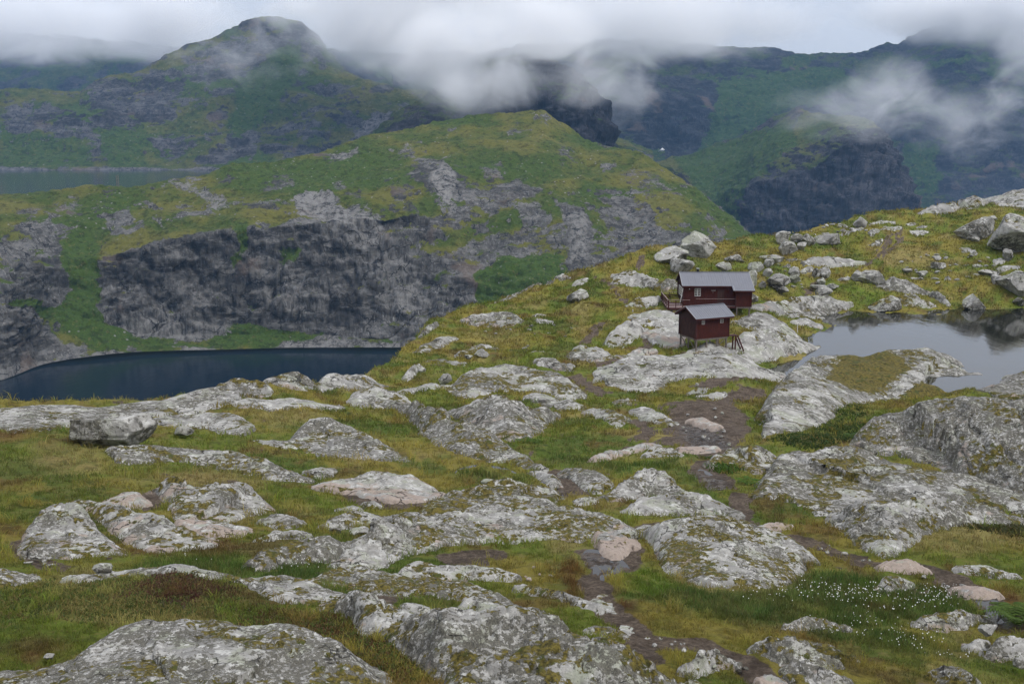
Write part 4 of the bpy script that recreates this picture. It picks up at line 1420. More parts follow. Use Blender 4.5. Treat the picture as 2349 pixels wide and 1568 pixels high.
outcrop('pale flat slab beside the wet mud left of centre', '6', [(1480, 385), (1600, 350), (1720, 318), (1820, 335), (1935, 360), (1980, 380), (2030, 430)], [(1485, 395), (1600, 400), (1700, 425), (1800, 445), (1920, 450), (2030, 445)], s=.25, pink=.62, moss=.2, dark=.3)
outcrop('long low slab in the yellow grass in front of the big dark boulder', '6',
        [(515, 240), (640, 226), (780, 235), (950, 225), (1050, 235), (1150, 255), (1250, 275), (1330, 310), (1410, 350)],
        [(525, 285), (620, 292), (720, 282), (830, 270), (1000, 290), (1100, 310), (1200, 335), (1300, 358), (1412, 365)], s=.35, moss=.4, dark=.5, pink=.15)
outcrop('grey hump sloping right in the middle of the yellow grass', '6',
        [(1310, 190), (1390, 130), (1430, 110), (1500, 102), (1560, 110), (1640, 150), (1720, 190), (1790, 230), (1842, 265)], [(1310, 205), (1420, 210), (1470, 250), (1560, 258), (1660, 255), (1740, 270), (1842, 275)], s=.45, moss=.35, dark=.55)
outcrop('small pale slab patch at the left of the grey hump', '6', [(1185, 178), (1240, 172), (1320, 185), (1390, 190)], [(1185, 185), (1280, 208), (1390, 205)], s=.2, moss=.2, dark=.2)
outcrop('low slab at the far left edge of the frame in brown grass', '6', [(-60, 790), (0, 778), (70, 790), (130, 815)], [(-60, 860), (20, 850), (130, 825)], s=.3, dark=.6)
outcrop('narrow grey slab crowning the back of the grass knoll', '6', [(320, 820), (430, 790), (560, 778), (680, 764), (830, 760), (930, 772), (1010, 795), (1090, 822)], [(320, 826), (460, 822), (640, 800), (820, 800), (960, 830), (1090, 840)], s=.35, moss=.25, dark=.35)

# --- the brink above the lake, left
outcrop('long pale slab along the left brink above the lake', '3',
        [(-300, 985), (0, 985), (150, 978), (300, 984), (450, 978), (560, 968), (680, 966), (760, 960), (900, 942), (1010, 930), (1100, 940)],
        [(-300, 1085), (0, 1090), (120, 1112), (250, 1100), (360, 1060), (450, 1045), (600, 1030), (760, 1012), (900, 1006), (1100, 985)], s=.12, k=1.5, moss=.25, pink=.2, dark=.42, back=.3)
outcrop('knobbly grey rock on the brink with a yellow moss patch', '3', [(975, 935), (990, 905), (1010, 890), (1100, 880), (1170, 884), (1215, 905), (1240, 925)], [(975, 945), (1060, 960), (1160, 955), (1240, 940)], s=.6, moss=.45, dark=.4)
outcrop('brink rock with a rust coloured moss cap', '3', [(1185, 900), (1240, 870), (1290, 848), (1390, 843), (1440, 846), (1462, 895)], [(1185, 910), (1280, 905), (1380, 915), (1465, 910)], s=.6, moss=.6, dark=.3)
outcrop('rounded brink rock where the green slope begins', '3', [(1455, 870), (1500, 840), (1560, 820), (1620, 828), (1700, 850), (1768, 895)], [(1455, 900), (1540, 905), (1640, 910), (1768, 905)], s=.6, moss=.35, dark=.35)
outcrop('pale slab with rain pools behind the small dark block', '6', [(690, 88), (850, 60), (980, 58), (1080, 80), (1145, 125)], [(760, 100), (900, 115), (1000, 138), (1145, 142)], s=.2, moss=.2, dark=.35, pink=.2)
outcrop('flat wet slab below the brink rocks', '6', [(1090, 40), (1180, 15), (1300, 8), (1480, 10), (1560, 25)], [(1095, 48), (1250, 55), (1400, 40), (1560, 35)], s=.12, moss=.15, dark=.25, pink=.3, crack=.4)

# --- middle
outcrop('pale lichen slab at the upper end of the long whaleback', '8', [(-50, 420), (40, 360), (90, 380), (180, 405), (250, 450)], [(-50, 450), (60, 470), (150, 480), (250, 470)], s=.35, moss=.3, dark=.4)
outcrop('long whaleback rock slanting right with a dark lichen flank', '8',
        [(100, 440), (180, 435), (300, 470), (400, 490), (500, 530), (600, 570), (700, 620), (800, 665), (900, 720), (970, 775)],
        [(105, 460), (220, 500), (300, 560), (340, 640), (420, 690), (560, 732), (680, 742), (800, 750), (900, 785), (972, 795)], s=.55, k=1.5, moss=.45, dark=.75, pink=.15)
outcrop('broad grey dome nearest the green shoulder', '8',
        [(492, 390), (540, 322), (600, 275), (700, 232), (800, 215), (900, 235), (980, 265), (1060, 300), (1120, 330), (1162, 375)], [(495, 405), (600, 415), (700, 400), (800, 385), (900, 390), (1000, 400), (1168, 412)], s=.48, moss=.42, dark=.45, pink=.15)
outcrop('round dark fronted dome below the broad grey dome', '8',
        [(490, 510), (560, 465), (700, 415), (800, 402), (900, 440), (980, 455), (1035, 490)], [(495, 525), (620, 592), (720, 632), (830, 656), (900, 635), (970, 592), (1042, 515)], s=.62, k=2.2, moss=.3, dark=.6, pink=.3, crack=1.4)
outcrop('flat slab right of the round dark fronted dome', '8', [(880, 420), (960, 398), (1050, 402), (1100, 425), (1168, 465)], [(900, 445), (1020, 470), (1100, 480), (1168, 480)], s=.3, moss=.3, dark=.45)
outcrop('thin pale slab between the two slopes below the green shoulder', '8', [(200, 400), (300, 375), (400, 365), (490, 362)], [(210, 420), (330, 400), (420, 385), (490, 375)], s=.2, dark=.2, moss=.15)
outcrop('pale slab island in the grass below the muddy track', '8', [(1205, 490), (1240, 465), (1290, 462), (1360, 485), (1425, 510)], [(1210, 500), (1300, 510), (1330, 560), (1380, 575), (1425, 540)], s=.35, dark=.4)
outcrop('pale slab beside the dark mud left of the stream bed', '8', [(1465, 490), (1510, 462), (1560, 470), (1610, 505), (1660, 540)], [(1470, 500), (1560, 520), (1610, 555), (1660, 548)], s=.3, dark=.2, pink=.2)
outcrop('pinkish slab just above the muddy crossing', '8', [(1340, 440), (1380, 402), (1440, 410), (1500, 425)], [(1345, 460), (1400, 475), (1500, 432)], s=.35, pink=.4, dark=.4)
outcrop('curved pink rock rim of the wet hollow', '8', [(1235, 740), (1300, 700), (1400, 672), (1520, 660), (1600, 665)], [(1245, 762), (1310, 755), (1400, 705), (1500, 685), (1600, 685)], s=.45, pink=.75, dark=.2, moss=.1)
outcrop('pale block at the right end of the pink rim', '8', [(1520, 710), (1560, 670), (1610, 658), (1660, 680), (1705, 720)], [(1525, 728), (1620, 735), (1705, 728)], s=.5, pink=.3, dark=.3)
outcrop('pink slab in the middle of the wet stream bed', '8', [(1770, 535), (1820, 515), (1870, 520), (1910, 560)], [(1775, 545), (1840, 562), (1910, 575)], s=.25, pink=.85, dark=.1, moss=.05)
outcrop('pink flat slab at the lower end of the wet stream bed', '8', [(1700, 690), (1780, 678), (1860, 668), (1900, 690)], [(1705, 700), (1800, 705), (1900, 702)], s=.25, pink=.85, dark=.1, moss=.05)
outcrop('pale slab by the reeds of the small pool', '8', [(915, 820), (950, 795), (1000, 820), (1050, 870)], [(920, 835), (980, 870), (1050, 905)], s=.3, pink=.4, dark=.25)
outcrop('speckled slab right of the muddy gap', '8', [(1110, 800), (1150, 780), (1220, 820), (1300, 880)], [(1120, 850), (1180, 900), (1240, 950), (1300, 940)], s=.2, dark=.45, moss=.5)
outcrop('pointed white capped rock left of the two humps by the stream', '7', [(428, 455), (480, 400), (560, 340), (640, 311), (700, 330), (750, 380), (787, 425)], [(430, 464), (500, 470), (570, 455), (660, 425), (787, 432)], s=.66, k=1.7, moss=.2, dark=.5)
outcrop('low pale hump in front of the pointed white capped rock', '7', [(528, 512), (560, 470), (620, 445), (740, 431), (850, 430), (920, 455), (990, 490), (1030, 522)], [(532, 528), (600, 538), (700, 535), (800, 520), (900, 508), (1030, 532)], s=.52, moss=.15, dark=.25, pink=.2)
outcrop('big mossy domed rock in the centre foreground beside the path', '7',
        [(605, 622), (700, 590), (800, 560), (900, 541), (1000, 548), (1100, 580), (1200, 620), (1280, 660), (1342, 715)],
        [(612, 650), (670, 705), (690, 785), (800, 825), (930, 862), (1050, 860), (1180, 864), (1330, 825), (1348, 770)], s=.50, k=1.9, moss=.55, dark=.42, pink=.2, rough=.7, crack=.6)
outcrop('pink worn rock at the end of the whaleback beside the puddle', '7', [(395, 640), (450, 622), (510, 640), (545, 675)], [(400, 690), (450, 730), (500, 738), (545, 690)], s=.4, pink=1.0, dark=.02, moss=.02)
outcrop('pinkish flat rock in the grass by the stream', '7', [(1130, 572), (1170, 560), (1230, 560), (1282, 575)], [(1135, 582), (1210, 590), (1282, 582)], s=.4, pink=.9, dark=.05, moss=.05)
outcrop('rust pink rock ledge beside the right hand path', '7', [(1680, 770), (1720, 740), (1770, 760), (1830, 750), (1890, 795)], [(1680, 790), (1780, 805), (1890, 802)], s=.5, pink=1.0, dark=.05, moss=.03)
outcrop('flat pink slab in the path at the right edge', '7', [(2030, 870), (2090, 855), (2160, 870), (2220, 890)], [(2035, 890), (2120, 905), (2220, 900)], s=.25, pink=1.0, dark=.03, moss=.02)
outcrop('grey flat slab in the dry grass near the right edge', '7', [(2050, 790), (2110, 775), (2200, 795), (2310, 820)], [(2060, 800), (2150, 815), (2310, 832)], s=.2, pink=.3, dark=.3)
outcrop('squat rock with a ferny hollow at the head of the stream', '7', [(903, 300), (950, 250), (1050, 221), (1150, 226), (1210, 255), (1240, 280)], [(905, 312), (980, 300), (1080, 335), (1140, 350), (1240, 300)], s=.5, moss=.45, dark=.55, pink=.3)

# --- right side
outcrop('broad speckled slab at the right with a rain pool on top', '7',
        [(1150, 440), (1170, 370), (1215, 268), (1280, 246), (1400, 250), (1480, 228), (1600, 235), (1750, 270), (1900, 310), (2050, 350), (2200, 400), (2349, 450), (2600, 500)],
        [(1148, 455), (1250, 450), (1340, 480), (1390, 528), (1460, 520), (1600, 500), (1750, 480), (1900, 490), (2100, 500), (2349, 540), (2600, 580)], s=.42, k=2.4, moss=.38, dark=.58, pink=.12, crack=.7, block=.25)
outcrop('knuckled grey ridge of rock below the broad speckled slab', '7',
        [(1470, 530), (1520, 475), (1600, 480), (1660, 500), (1760, 470), (1900, 468), (2050, 482), (2200, 510), (2349, 570), (2450, 590)],
        [(1478, 565), (1530, 630), (1600, 665), (1690, 728), (1750, 722), (1832, 692), (1855, 640), (1960, 610), (2100, 590), (2349, 590), (2450, 600)], s=.5, k=1.8, moss=.32, dark=.5, crack=2.0)
outcrop('dark cracked cliffy rock at the right edge above the speckled slab', '7',
        [(1603, 200), (1640, 110), (1740, 62), (1900, 32), (2050, 10), (2200, 0), (2349, 20), (2600, 30)], [(1605, 245), (1740, 252), (1850, 282), (1950, 302), (2010, 345), (2140, 378), (2230, 412), (2349, 445), (2600, 480)], s=.72, k=2.4, moss=.35, dark=.72, crack=2.0)
outcrop('great rounded rock between pond and stream with turf on its crown', '4',
        [(985, 1160), (1010, 1110), (1060, 1055), (1130, 1005), (1190, 952), (1250, 932), (1400, 935), (1550, 919), (1750, 917), (1880, 924), (1980, 950), (2060, 1000), (2130, 1050), (2190, 1095)],
        [(915, 1390), (1020, 1360), (1110, 1340), (1230, 1320), (1290, 1280), (1400, 1220), (1560, 1170), (1750, 1160), (1950, 1150), (2100, 1130), (2190, 1110)], s=.55, k=2.0, moss=.3, dark=.45, pink=.15, rough=.45, crack=.5, back=.8,
        turf=[('4', [(1290, 1035), (1350, 985), (1480, 950), (1590, 950), (1680, 990), (1720, 1020), (1600, 1055), (1450, 1070), (1320, 1060)], 1.6), ('4', [(1700, 1110), (1850, 1085), (2050, 1080), (2120, 1120), (1900, 1170), (1720, 1160)], .9)])
outcrop('dark rock at the right edge between the crowned rock and the pond', '4', [(2140, 1130), (2170, 1085), (2220, 1055), (2349, 1020), (2600, 1000)], [(2145, 1150), (2250, 1165), (2349, 1165), (2600, 1170)], s=.6, moss=.3, dark=.7)
outcrop('mossy rock peeping out of the cotton grass', 'c', [(1200, 380), (1240, 300), (1300, 282), (1390, 295), (1470, 350)], [(1205, 395), (1270, 415), (1350, 412), (1470, 360)], s=.65, moss=.45, dark=.4)
outcrop('flat dark backed rock between the two cotton grass patches', 'c', [(520, 680), (600, 625), (680, 602), (760, 615), (850, 645), (960, 685)], [(525, 690), (640, 690), (760, 690), (960, 692)], s=.6, moss=.4, dark=.6)
outcrop('long two part rock right of the cotton grass', 'c', [(1515, 640), (1560, 565), (1640, 552), (1720, 570), (1820, 545), (1900, 560), (1990, 600), (2070, 635)], [(1520, 650), (1620, 655), (1720, 672), (1850, 662), (1960, 640), (2070, 645)], s=.6, moss=.35, dark=.45)
outcrop('lump of grey rock at the right edge below the smooth stone', 'c', [(2100, 860), (2130, 740), (2180, 715), (2280, 730), (2349, 760), (2480, 800)], [(2105, 875), (2180, 895), (2270, 880), (2349, 890), (2480, 890)], s=.6, moss=.3, dark=.4)
outcrop('small pale rock left of the lump at the right edge', 'c', [(1915, 790), (1950, 740), (2020, 728), (2060, 770)], [(1920, 805), (1990, 830), (2060, 790)], s=.5, moss=.25, dark=.35)
outcrop('twin humped rock in the grass at the bottom right', 'c', [(258, 860), (280, 800), (370, 790), (430, 820), (470, 770), (545, 756), (640, 800), (740, 870), (840, 930), (910, 965)], [(262, 880), (360, 905), (450, 960), (560, 975), (700, 985), (840, 1000), (910, 985)], s=.6, k=1.5, moss=.35, dark=.45, crack=1.5)
outcrop('mossy backed slab behind the twin humped rock', 'c', [(690, 800), (800, 797), (870, 820), (950, 880), (1000, 920)], [(700, 830), (800, 880), (900, 930), (1000, 930)], s=.4, moss=.8, dark=.5)
outcrop('pinkish rock at the bottom edge below the twin humped rock', 'c', [(510, 1010), (540, 955), (620, 945), (720, 985), (820, 1020), (920, 1060), (1000, 1110)], [(515, 1030), (600, 1060), (700, 1100), (850, 1140), (1000, 1130)], s=.55, moss=.3, pink=.45, dark=.4)
outcrop('banded dark rock at the bottom edge, lower right of the pinkish rock', 'c', [(520, 1060), (580, 1035), (660, 1050), (720, 1090), (760, 1140)], [(520, 1100), (620, 1180), (760, 1170)], s=.5, pink=.4, dark=.5)
outcrop('smooth pink rock rounded at the bottom edge', 'c', [(290, 1080), (330, 1035), (400, 1045), (480, 1090), (500, 1130)], [(290, 1150), (400, 1190), (500, 1160)], s=.5, pink=1.0, dark=.05, moss=.1)
outcrop('jagged ribbed rock at the bottom edge right of the path', '7', [(775, 1250), (820, 1200), (880, 1158), (935, 1150), (975, 1175), (1000, 1215)], [(780, 1265), (850, 1280), (930, 1240), (1000, 1225)], s=.75, k=1.5, moss=.3, dark=.5, crack=2.2)
outcrop('flat topped grey stone embedded beside the path', '7', [(345, 1065), (380, 1036), (430, 1045), (492, 1078)], [(350, 1080), (420, 1092), (492, 1086)], s=.5, moss=.2, dark=.3)
outcrop('dark mossy rock at the bottom edge in the lower right', 'c', [(1630, 1020), (1660, 965), (1740, 970), (1850, 985), (1930, 1030), (1990, 1090)], [(1640, 1050), (1760, 1100), (1880, 1140), (1990, 1130)], s=.6, moss=.5, dark=.75)

# --- round the cabins and on the slope behind
outcrop('wide bare slab in front of the small cabin with loose stones on it', '8',
        [(1285, 265), (1400, 235), (1560, 205), (1700, 215), (1900, 195), (2050, 215), (2150, 265), (2275, 312)], [(1325, 345), (1480, 372), (1530, 382), (1570, 345), (1700, 322), (1850, 318), (2000, 312), (2275, 325)], s=.28, k=2.5, moss=.1, dark=.25, pink=.22, crack=.8)
outcrop('grey hump left of the wide bare slab', '8', [(1105, 200), (1180, 120), (1230, 109), (1290, 150), (1362, 212)], [(1110, 212), (1200, 222), (1280, 238), (1365, 222)], s=.5, moss=.35, dark=.45)
outcrop('flat pinkish slab joining the grey hump to the cabin', '8', [(1350, 205), (1400, 175), (1500, 160), (1580, 165)], [(1355, 215), (1450, 205), (1585, 180)], s=.2, pink=.5, dark=.2, moss=.1)
outcrop('low slab behind the broad grey dome', '8', [(940, 240), (990, 220), (1060, 230), (1115, 265)], [(945, 250), (1030, 262), (1115, 272)], s=.3, dark=.4)
outcrop('angular pale rock left of the small cabin', '4', [(75, 830), (95, 795), (130, 765), (205, 745), (285, 772), (300, 798)], [(85, 868), (150, 880), (225, 868), (300, 815)], s=.62, k=1.6, moss=.12, dark=.18, crack=1.8)
outcrop('bare pink slab beside the stilts of the small cabin', '4', [(300, 830), (340, 790), (420, 770), (500, 780)], [(310, 870), (380, 905), (450, 910), (510, 890)], s=.3, pink=.6, dark=.2, moss=.1)
outcrop('pale slab between the two cabins at the left', '4', [(212, 745), (290, 705), (400, 698), (480, 720)], [(218, 760), (330, 790), (480, 775)], s=.25, dark=.15, moss=.1, pink=.2)
outcrop('pale sloping slab right of the small cabin, upper one', '4', [(785, 745), (850, 690), (930, 690), (1000, 722), (1080, 780), (1132, 826)], [(795, 765), (900, 795), (1000, 818), (1132, 838)], s=.25, dark=.3, moss=.1, pink=.15)
outcrop('shore slab dipping into the pond beside the small cabin', '4', [(740, 870), (830, 818), (900, 812), (1000, 832), (1140, 850), (1220, 860), (1268, 888)], [(760, 900), (860, 985), (960, 965), (1060, 945), (1180, 915), (1268, 898)], s=.3, dark=.25, moss=.1, pink=.25)
outcrop('grey slab just below the small cabin', '4', [(525, 912), (600, 880), (660, 864), (720, 888), (790, 925)], [(530, 928), (650, 932), (795, 938)], s=.4, dark=.2, moss=.15)
outcrop('rounded pale rock uphill left of the main cabin', '4', [(108, 515), (160, 460), (210, 450), (280, 490), (350, 522)], [(115, 532), (250, 540), (350, 555)], s=.5, dark=.3)
outcrop('long dark lichened rock against the left end of the main cabin', '4', [(340, 540), (400, 500), (450, 505), (470, 560)], [(345, 570), (410, 585), (470, 585)], s=.6, dark=.7, moss=.5)
outcrop('pale rock below the deck corner of the main cabin', '4', [(182, 670), (230, 622), (300, 610), (365, 615)], [(185, 692), (270, 690), (365, 655)], s=.5, dark=.15, moss=.1)
outcrop('rounded rock on the pond shore with bush beside it', '4', [(1088, 750), (1130, 726), (1190, 735), (1255, 782)], [(1092, 760), (1160, 775), (1220, 792), (1258, 795)], s=.45, dark=.3)
outcrop('broken shore slab stretching from the main cabin to the pond', '4', [(860, 650), (960, 635), (1080, 612), (1200, 600), (1300, 625), (1410, 650)], [(870, 665), (1000, 690), (1120, 700), (1250, 720), (1330, 700), (1410, 668)], s=.3, dark=.35, moss=.25, pink=.3)
outcrop('narrow slab sloping down to the pond inlet', '4', [(1000, 690), (1100, 690), (1200, 705), (1300, 730)], [(1010, 705), (1120, 720), (1220, 735), (1300, 742)], s=.25, dark=.25, pink=.3)
outcrop('flat speckled slab high on the slope behind the pond', '9', [(375, 620), (440, 570), (560, 562), (690, 548), (730, 580), (830, 590), (930, 615)], [(380, 645), (500, 650), (640, 655), (720, 650), (800, 650), (930, 628)], s=.35, dark=.3, moss=.15)
outcrop('broad low slab above the round shore boulder', '9', [(1060, 840), (1110, 770), (1220, 770), (1350, 790), (1470, 840), (1500, 870)], [(1070, 850), (1180, 895), (1300, 905), (1420, 905), (1500, 885)], s=.35, dark=.45, moss=.3)
outcrop('dark rounded shore rock behind the round shore boulder', '9', [(1230, 960), (1300, 915), (1400, 920), (1480, 950), (1560, 1010)], [(1235, 1015), (1350, 1028), (1450, 1028), (1565, 1022)], s=.5, dark=.6, moss=.5)
outcrop('lichened hump running down to the water from the low slab', '9', [(1480, 870), (1530, 832), (1590, 850), (1650, 920), (1690, 990)], [(1490, 890), (1560, 935), (1620, 1005), (1692, 1012)], s=.6, dark=.55, moss=.3)
outcrop('brow of pale rock on the skyline at the right edge', '9', [(2030, 60), (2120, 12), (2250, -6), (2349, -20), (2700, -30)], [(2040, 95), (2200, 125), (2349, 155), (2700, 160)], s=.5, dark=.35, moss=.25)
outcrop('broken skyline rock below the brow at the right', '9', [(1780, 85), (1840, 50), (1900, 30), (1980, 25), (2030, 75)], [(1790, 130), (1880, 175), (1960, 165), (2035, 95)], s=.6, dark=.3, crack=1.8)
outcrop('skyline rock ramp left of the broken skyline rock', '9', [(1410, 195), (1480, 140), (1560, 115), (1650, 75), (1720, 70), (1780, 115)], [(1415, 205), (1540, 195), (1650, 190), (1785, 150)], s=.6, dark=.25, crack=1.6)
outcrop('thin pale slab on the skyline beside the perched stone', '9', [(960, 290), (1030, 268), (1110, 243), (1200, 258)], [(965, 298), (1080, 285), (1200, 270)], s=.5, dark=.15, moss=.1)
outcrop('low pale slab under the fork of the hill track', '9', [(1070, 340), (1110, 320), (1180, 316), (1255, 318)], [(1075, 358), (1150, 362), (1255, 330)], s=.3, dark=.15)
outcrop('patchy pale slab right of the hill track', '9', [(1330, 365), (1380, 340), (1490, 360)], [(1340, 380), (1420, 408), (1490, 375)], s=.2, dark=.35, moss=.2)
outcrop('pale slab below the hill track', '9', [(965, 455), (1020, 430), (1090, 425)], [(970, 465), (1040, 465), (1092, 455)], s=.35, dark=.2)
outcrop('flat grey slab on the ridge left of the main cabin', 'b', [(1960, 190), (2020, 150), (2100, 145), (2200, 190), (2290, 235)], [(1970, 215), (2080, 255), (2200, 262), (2290, 250)], s=.35, dark=.35)

# --- green shoulder above the lake
outcrop('dark edged slab on the skyline of the green shoulder', 'b', [(1060, 420), (1150, 370), (1260, 300), (1380, 230), (1480, 195), (1600, 200), (1650, 215)], [(1070, 428), (1170, 385), (1290, 325), (1400, 270), (1510, 240), (1650, 222)], s=.5, dark=.6, moss=.2, back=.6)
outcrop('grey rock brow on the lower skyline of the green shoulder', 'b', [(830, 545), (900, 500), (970, 475), (1080, 480), (1180, 475), (1250, 510), (1272, 555)], [(840, 560), (940, 570), (1050, 590), (1140, 560), (1210, 605), (1272, 565)], s=.55, dark=.5, moss=.3)
outcrop('small rock brow at the edge above the lake', 'b', [(520, 640), (550, 590), (600, 565), (640, 568)], [(525, 650), (580, 640), (640, 600)], s=.5, dark=.5)
outcrop('pale patchy slab below the grey rock brow', 'b', [(790, 785), (860, 740), (940, 705), (1020, 700), (1092, 735)], [(800, 792), (900, 775), (1000, 755), (1092, 748)], s=.2, dark=.3)
outcrop('pale ribbon of slab in the middle of the green shoulder', 'b', [(560, 830), (650, 820), (740, 830), (850, 850)], [(565, 845), (680, 855), (770, 900), (850, 870)], s=.2, dark=.3)
outcrop('knobbly rock low on the green shoulder beside a white stone', 'b', [(390, 960), (410, 900), (450, 855), (500, 850), (520, 890)], [(395, 985), (430, 1000), (470, 985), (520, 905)], s=.6, dark=.35)
outcrop('lichened slab slanting along the edge of the green shoulder', 'b', [(480, 750), (560, 700), (650, 670), (780, 665)], [(490, 765), (590, 750), (680, 725), (780, 680)], s=.2, dark=.5, moss=.4)

# --- low slabs showing through the turf of the slope behind the pond and among the larger rocks
for lab, reg, top, bot in (
        ('low pale slab left of the perched skyline stone', '9', [(700, 372), (750, 346), (812, 354)], [(705, 384), (760, 388), (812, 366)]),
        ('small pale slab below the perched skyline stone', '9', [(818, 340), (870, 322), (908, 336)], [(824, 356), (870, 368), (908, 352)]),
        ('white speckled slab left of the fork of the hill track', '9', [(962, 368), (1000, 344), (1054, 366)], [(972, 398), (1010, 410), (1054, 384)]),
        ('flat white slab right of the top of the hill track', '9', [(1388, 314), (1440, 298), (1488, 312)], [(1394, 324), (1445, 328), (1488, 322)]),
        ('flat white slab on the crest above the hill track', '9', [(1293, 282), (1340, 268), (1384, 280)], [(1300, 291), (1345, 296), (1384, 291)]),
        ('speckled slab in the bright green turf below the keel shaped boulder', '9', [(1778, 520), (1850, 492), (1926, 542)], [(1788, 535), (1860, 560), (1928, 560)]),
        ('long thin slab in the turf left of the small wedge stone', '9', [(1878, 634), (1930, 616), (1990, 646)], [(1888, 650), (1940, 662), (1990, 656)]),
        ('grey slab below the small wedge stone', '9', [(2080, 580), (2130, 560), (2205, 602)], [(2088, 606), (2150, 622), (2205, 614)]),
        ('broad grey slab above the overhanging boulder', '9', [(2105, 668), (2180, 638), (2310, 662)], [(2115, 696), (2220, 706), (2310, 694)]),
        ('pale slab in the turf left of the ship shaped boulder', '9', [(680, 772), (730, 742), (800, 752)], [(690, 784), (750, 786), (800, 766)]),
        ('thin pale slab on the grass between heap and speckled slab', '9', [(235, 592), (290, 576), (368, 584)], [(240, 602), (310, 604), (368, 596)]),
        ('grey slab under the upright boulder of the heap', '9', [(345, 690), (400, 655), (470, 668)], [(352, 706), (420, 712), (470, 690)]),
        ('pale slab on the near flank of the green shoulder', 'b', [(1370, 500), (1400, 470), (1455, 486)], [(1380, 506), (1420, 512), (1455, 498)]),
        ('long thin pale slab below the boulder of the green shoulder', 'b', [(1380, 545), (1430, 526), (1510, 552)], [(1390, 560), (1450, 566), (1510, 562)]),
        ('pale rock tooth on the green shoulder beside the walkers track', 'b', [(1665, 260), (1700, 212), (1770, 222)], [(1672, 274), (1720, 280), (1770, 240)]),
        ('lichened slab on the muddy track of the green shoulder', 'b', [(1350, 800), (1400, 768), (1450, 780)], [(1358, 812), (1410, 820), (1450, 800)]),
        ('low slab between the broad dome and the grey hump', 'b', [(1380, 870), (1430, 850), (1530, 862), (1630, 905)], [(1390, 885), (1470, 900), (1560, 922), (1632, 920)]),
        ('slab ribbon joining the reed pool to the whaleback', '6', [(1400, 318), (1460, 298), (1530, 312)], [(1408, 330), (1470, 340), (1532, 330)]),
        ('low pink flecked slab under the left cluster', '6', [(640, 640), (760, 624), (900, 652), (960, 672)], [(650, 668), (760, 690), (880, 690), (960, 684)]),
        ('thin slab in the brown turf between left cluster and long slab', '6', [(1550, 492), (1600, 478), (1650, 488)], [(1555, 500), (1610, 506), (1650, 500)]),
        ('flat slab beside the black mud of the centre left', '6', [(1670, 452), (1700, 442), (1735, 462)], [(1680, 470), (1710, 478), (1738, 472)]),
        ('pale slab lip above the gravel hollow', '6', [(1860, 956), (1900, 946), (1960, 972)], [(1870, 968), (1920, 986), (1962, 984)]),
        ('low slab in the grass right of the whaleback dark flank', '8', [(1155, 985), (1200, 962), (1260, 968)], [(1165, 996), (1220, 1002), (1262, 986)]),
        ('thin pale ledge below the wide bare slab', '8', [(1745, 372), (1800, 356), (1860, 358)], [(1750, 382), (1810, 380), (1862, 368)]),
        ('second thin pale ledge below the wide bare slab', '8', [(1790, 388), (1860, 374), (1950, 380)], [(1795, 400), (1880, 398), (1952, 390)])):
    outcrop(lab, reg, top, bot, s=.30, moss=.2, dark=.32, pink=.2, group='low slabs in the turf')

# --- loose boulders
boulder('huge square dark boulder standing alone near the left brink', '6', (340, 62, 714, 222), depth=.62, sub=5, seed=21, dark=.42, moss=.05, pink=0, sink=.10, cuts=9, lo=.66, hi=.9,
        planes=[((0, 0, 1), .60), ((.12, -1, .10), .58), ((-1, -.1, .05), .80), ((.95, -.35, -.35), .76), ((0, -.75, -.65), .72), ((-.5, .3, .9), .66)], grain=.5)
boulder('pointed slab leaning against the huge square boulder', '6', (316, 125, 400, 208), depth=.6, seed=5, dark=.1, cuts=10, lo=.45, hi=.8)
boulder('small dark block in the grass right of the huge square boulder', '6', (796, 112, 884, 164), depth=.8, seed=9, dark=.25)
boulder('small upright stone at the foot of the reed pool', '8', (642, 842, 715, 890), depth=.6, seed=14, dark=.3)
boulder('grey boulder sitting on the green shoulder', 'b', (1620, 306, 1778, 415), seed=33, dark=.2)
boulder('squat grey boulder on the pale patchy slab', 'b', (915, 752, 1035, 822), seed=34, dark=.1, depth=.8)
boulder('egg shaped grey boulder above the broad grey dome', 'b', (645, 935, 750, 1030), seed=35, dark=.12)
boulder('small grey boulder left of the squat grey boulder', 'b', (845, 800, 910, 838), seed=36, dark=.2)
boulder('white stone beside the knobbly rock on the green shoulder', 'b', (497, 895, 555, 937), seed=37, dark=.05)
boulder('flat stone lying on top of the flat slab by the dark dome', '8', (945, 412, 1005, 443), seed=38, dark=.2, on=1.0)
boulder('tallest boulder on the skyline above the main cabin', '4', (478, 255, 667, 400), sub=5, seed=41, dark=.35, moss=.15, depth=.8)
boulder('sloping grey boulder left of the tallest skyline boulder', '4', (345, 338, 525, 432), seed=42, dark=.2, depth=.7)
boulder('split boulder between the tallest boulder and the main cabin', '4', (430, 400, 553, 476), seed=43, dark=.25)
boulder('round boulder directly above the main cabin roof', '4', (670, 420, 756, 476), seed=44, dark=.2)
boulder('flat stone right of the round boulder above the roof', '4', (716, 380, 826, 425), seed=45, dark=.25, depth=.7)
boulder('sharp triangular boulder on the skyline right of the cabin', '9', (132, 340, 262, 462), seed=46, dark=.3, cuts=9, lo=.4, hi=.75, depth=.8)
boulder('dark leaning boulder beside the sharp triangular one', '9', (270, 368, 402, 450), seed=47, dark=.5, depth=.7)
boulder('pale wedge boulder in the row right of the dark leaning one', '9', (360, 365, 500, 470), seed=48, dark=.3, depth=.7)
boulder('long flat boulder at the right end of the skyline row', '9', (490, 365, 715, 460), seed=49, dark=.25, depth=.5)
boulder('broad low boulder in front of the sharp triangular one', '9', (165, 425, 350, 550), seed=50, dark=.25, depth=.6)
boulder('rounded stone right of the broad low boulder', '9', (330, 440, 412, 512), seed=51, dark=.25)
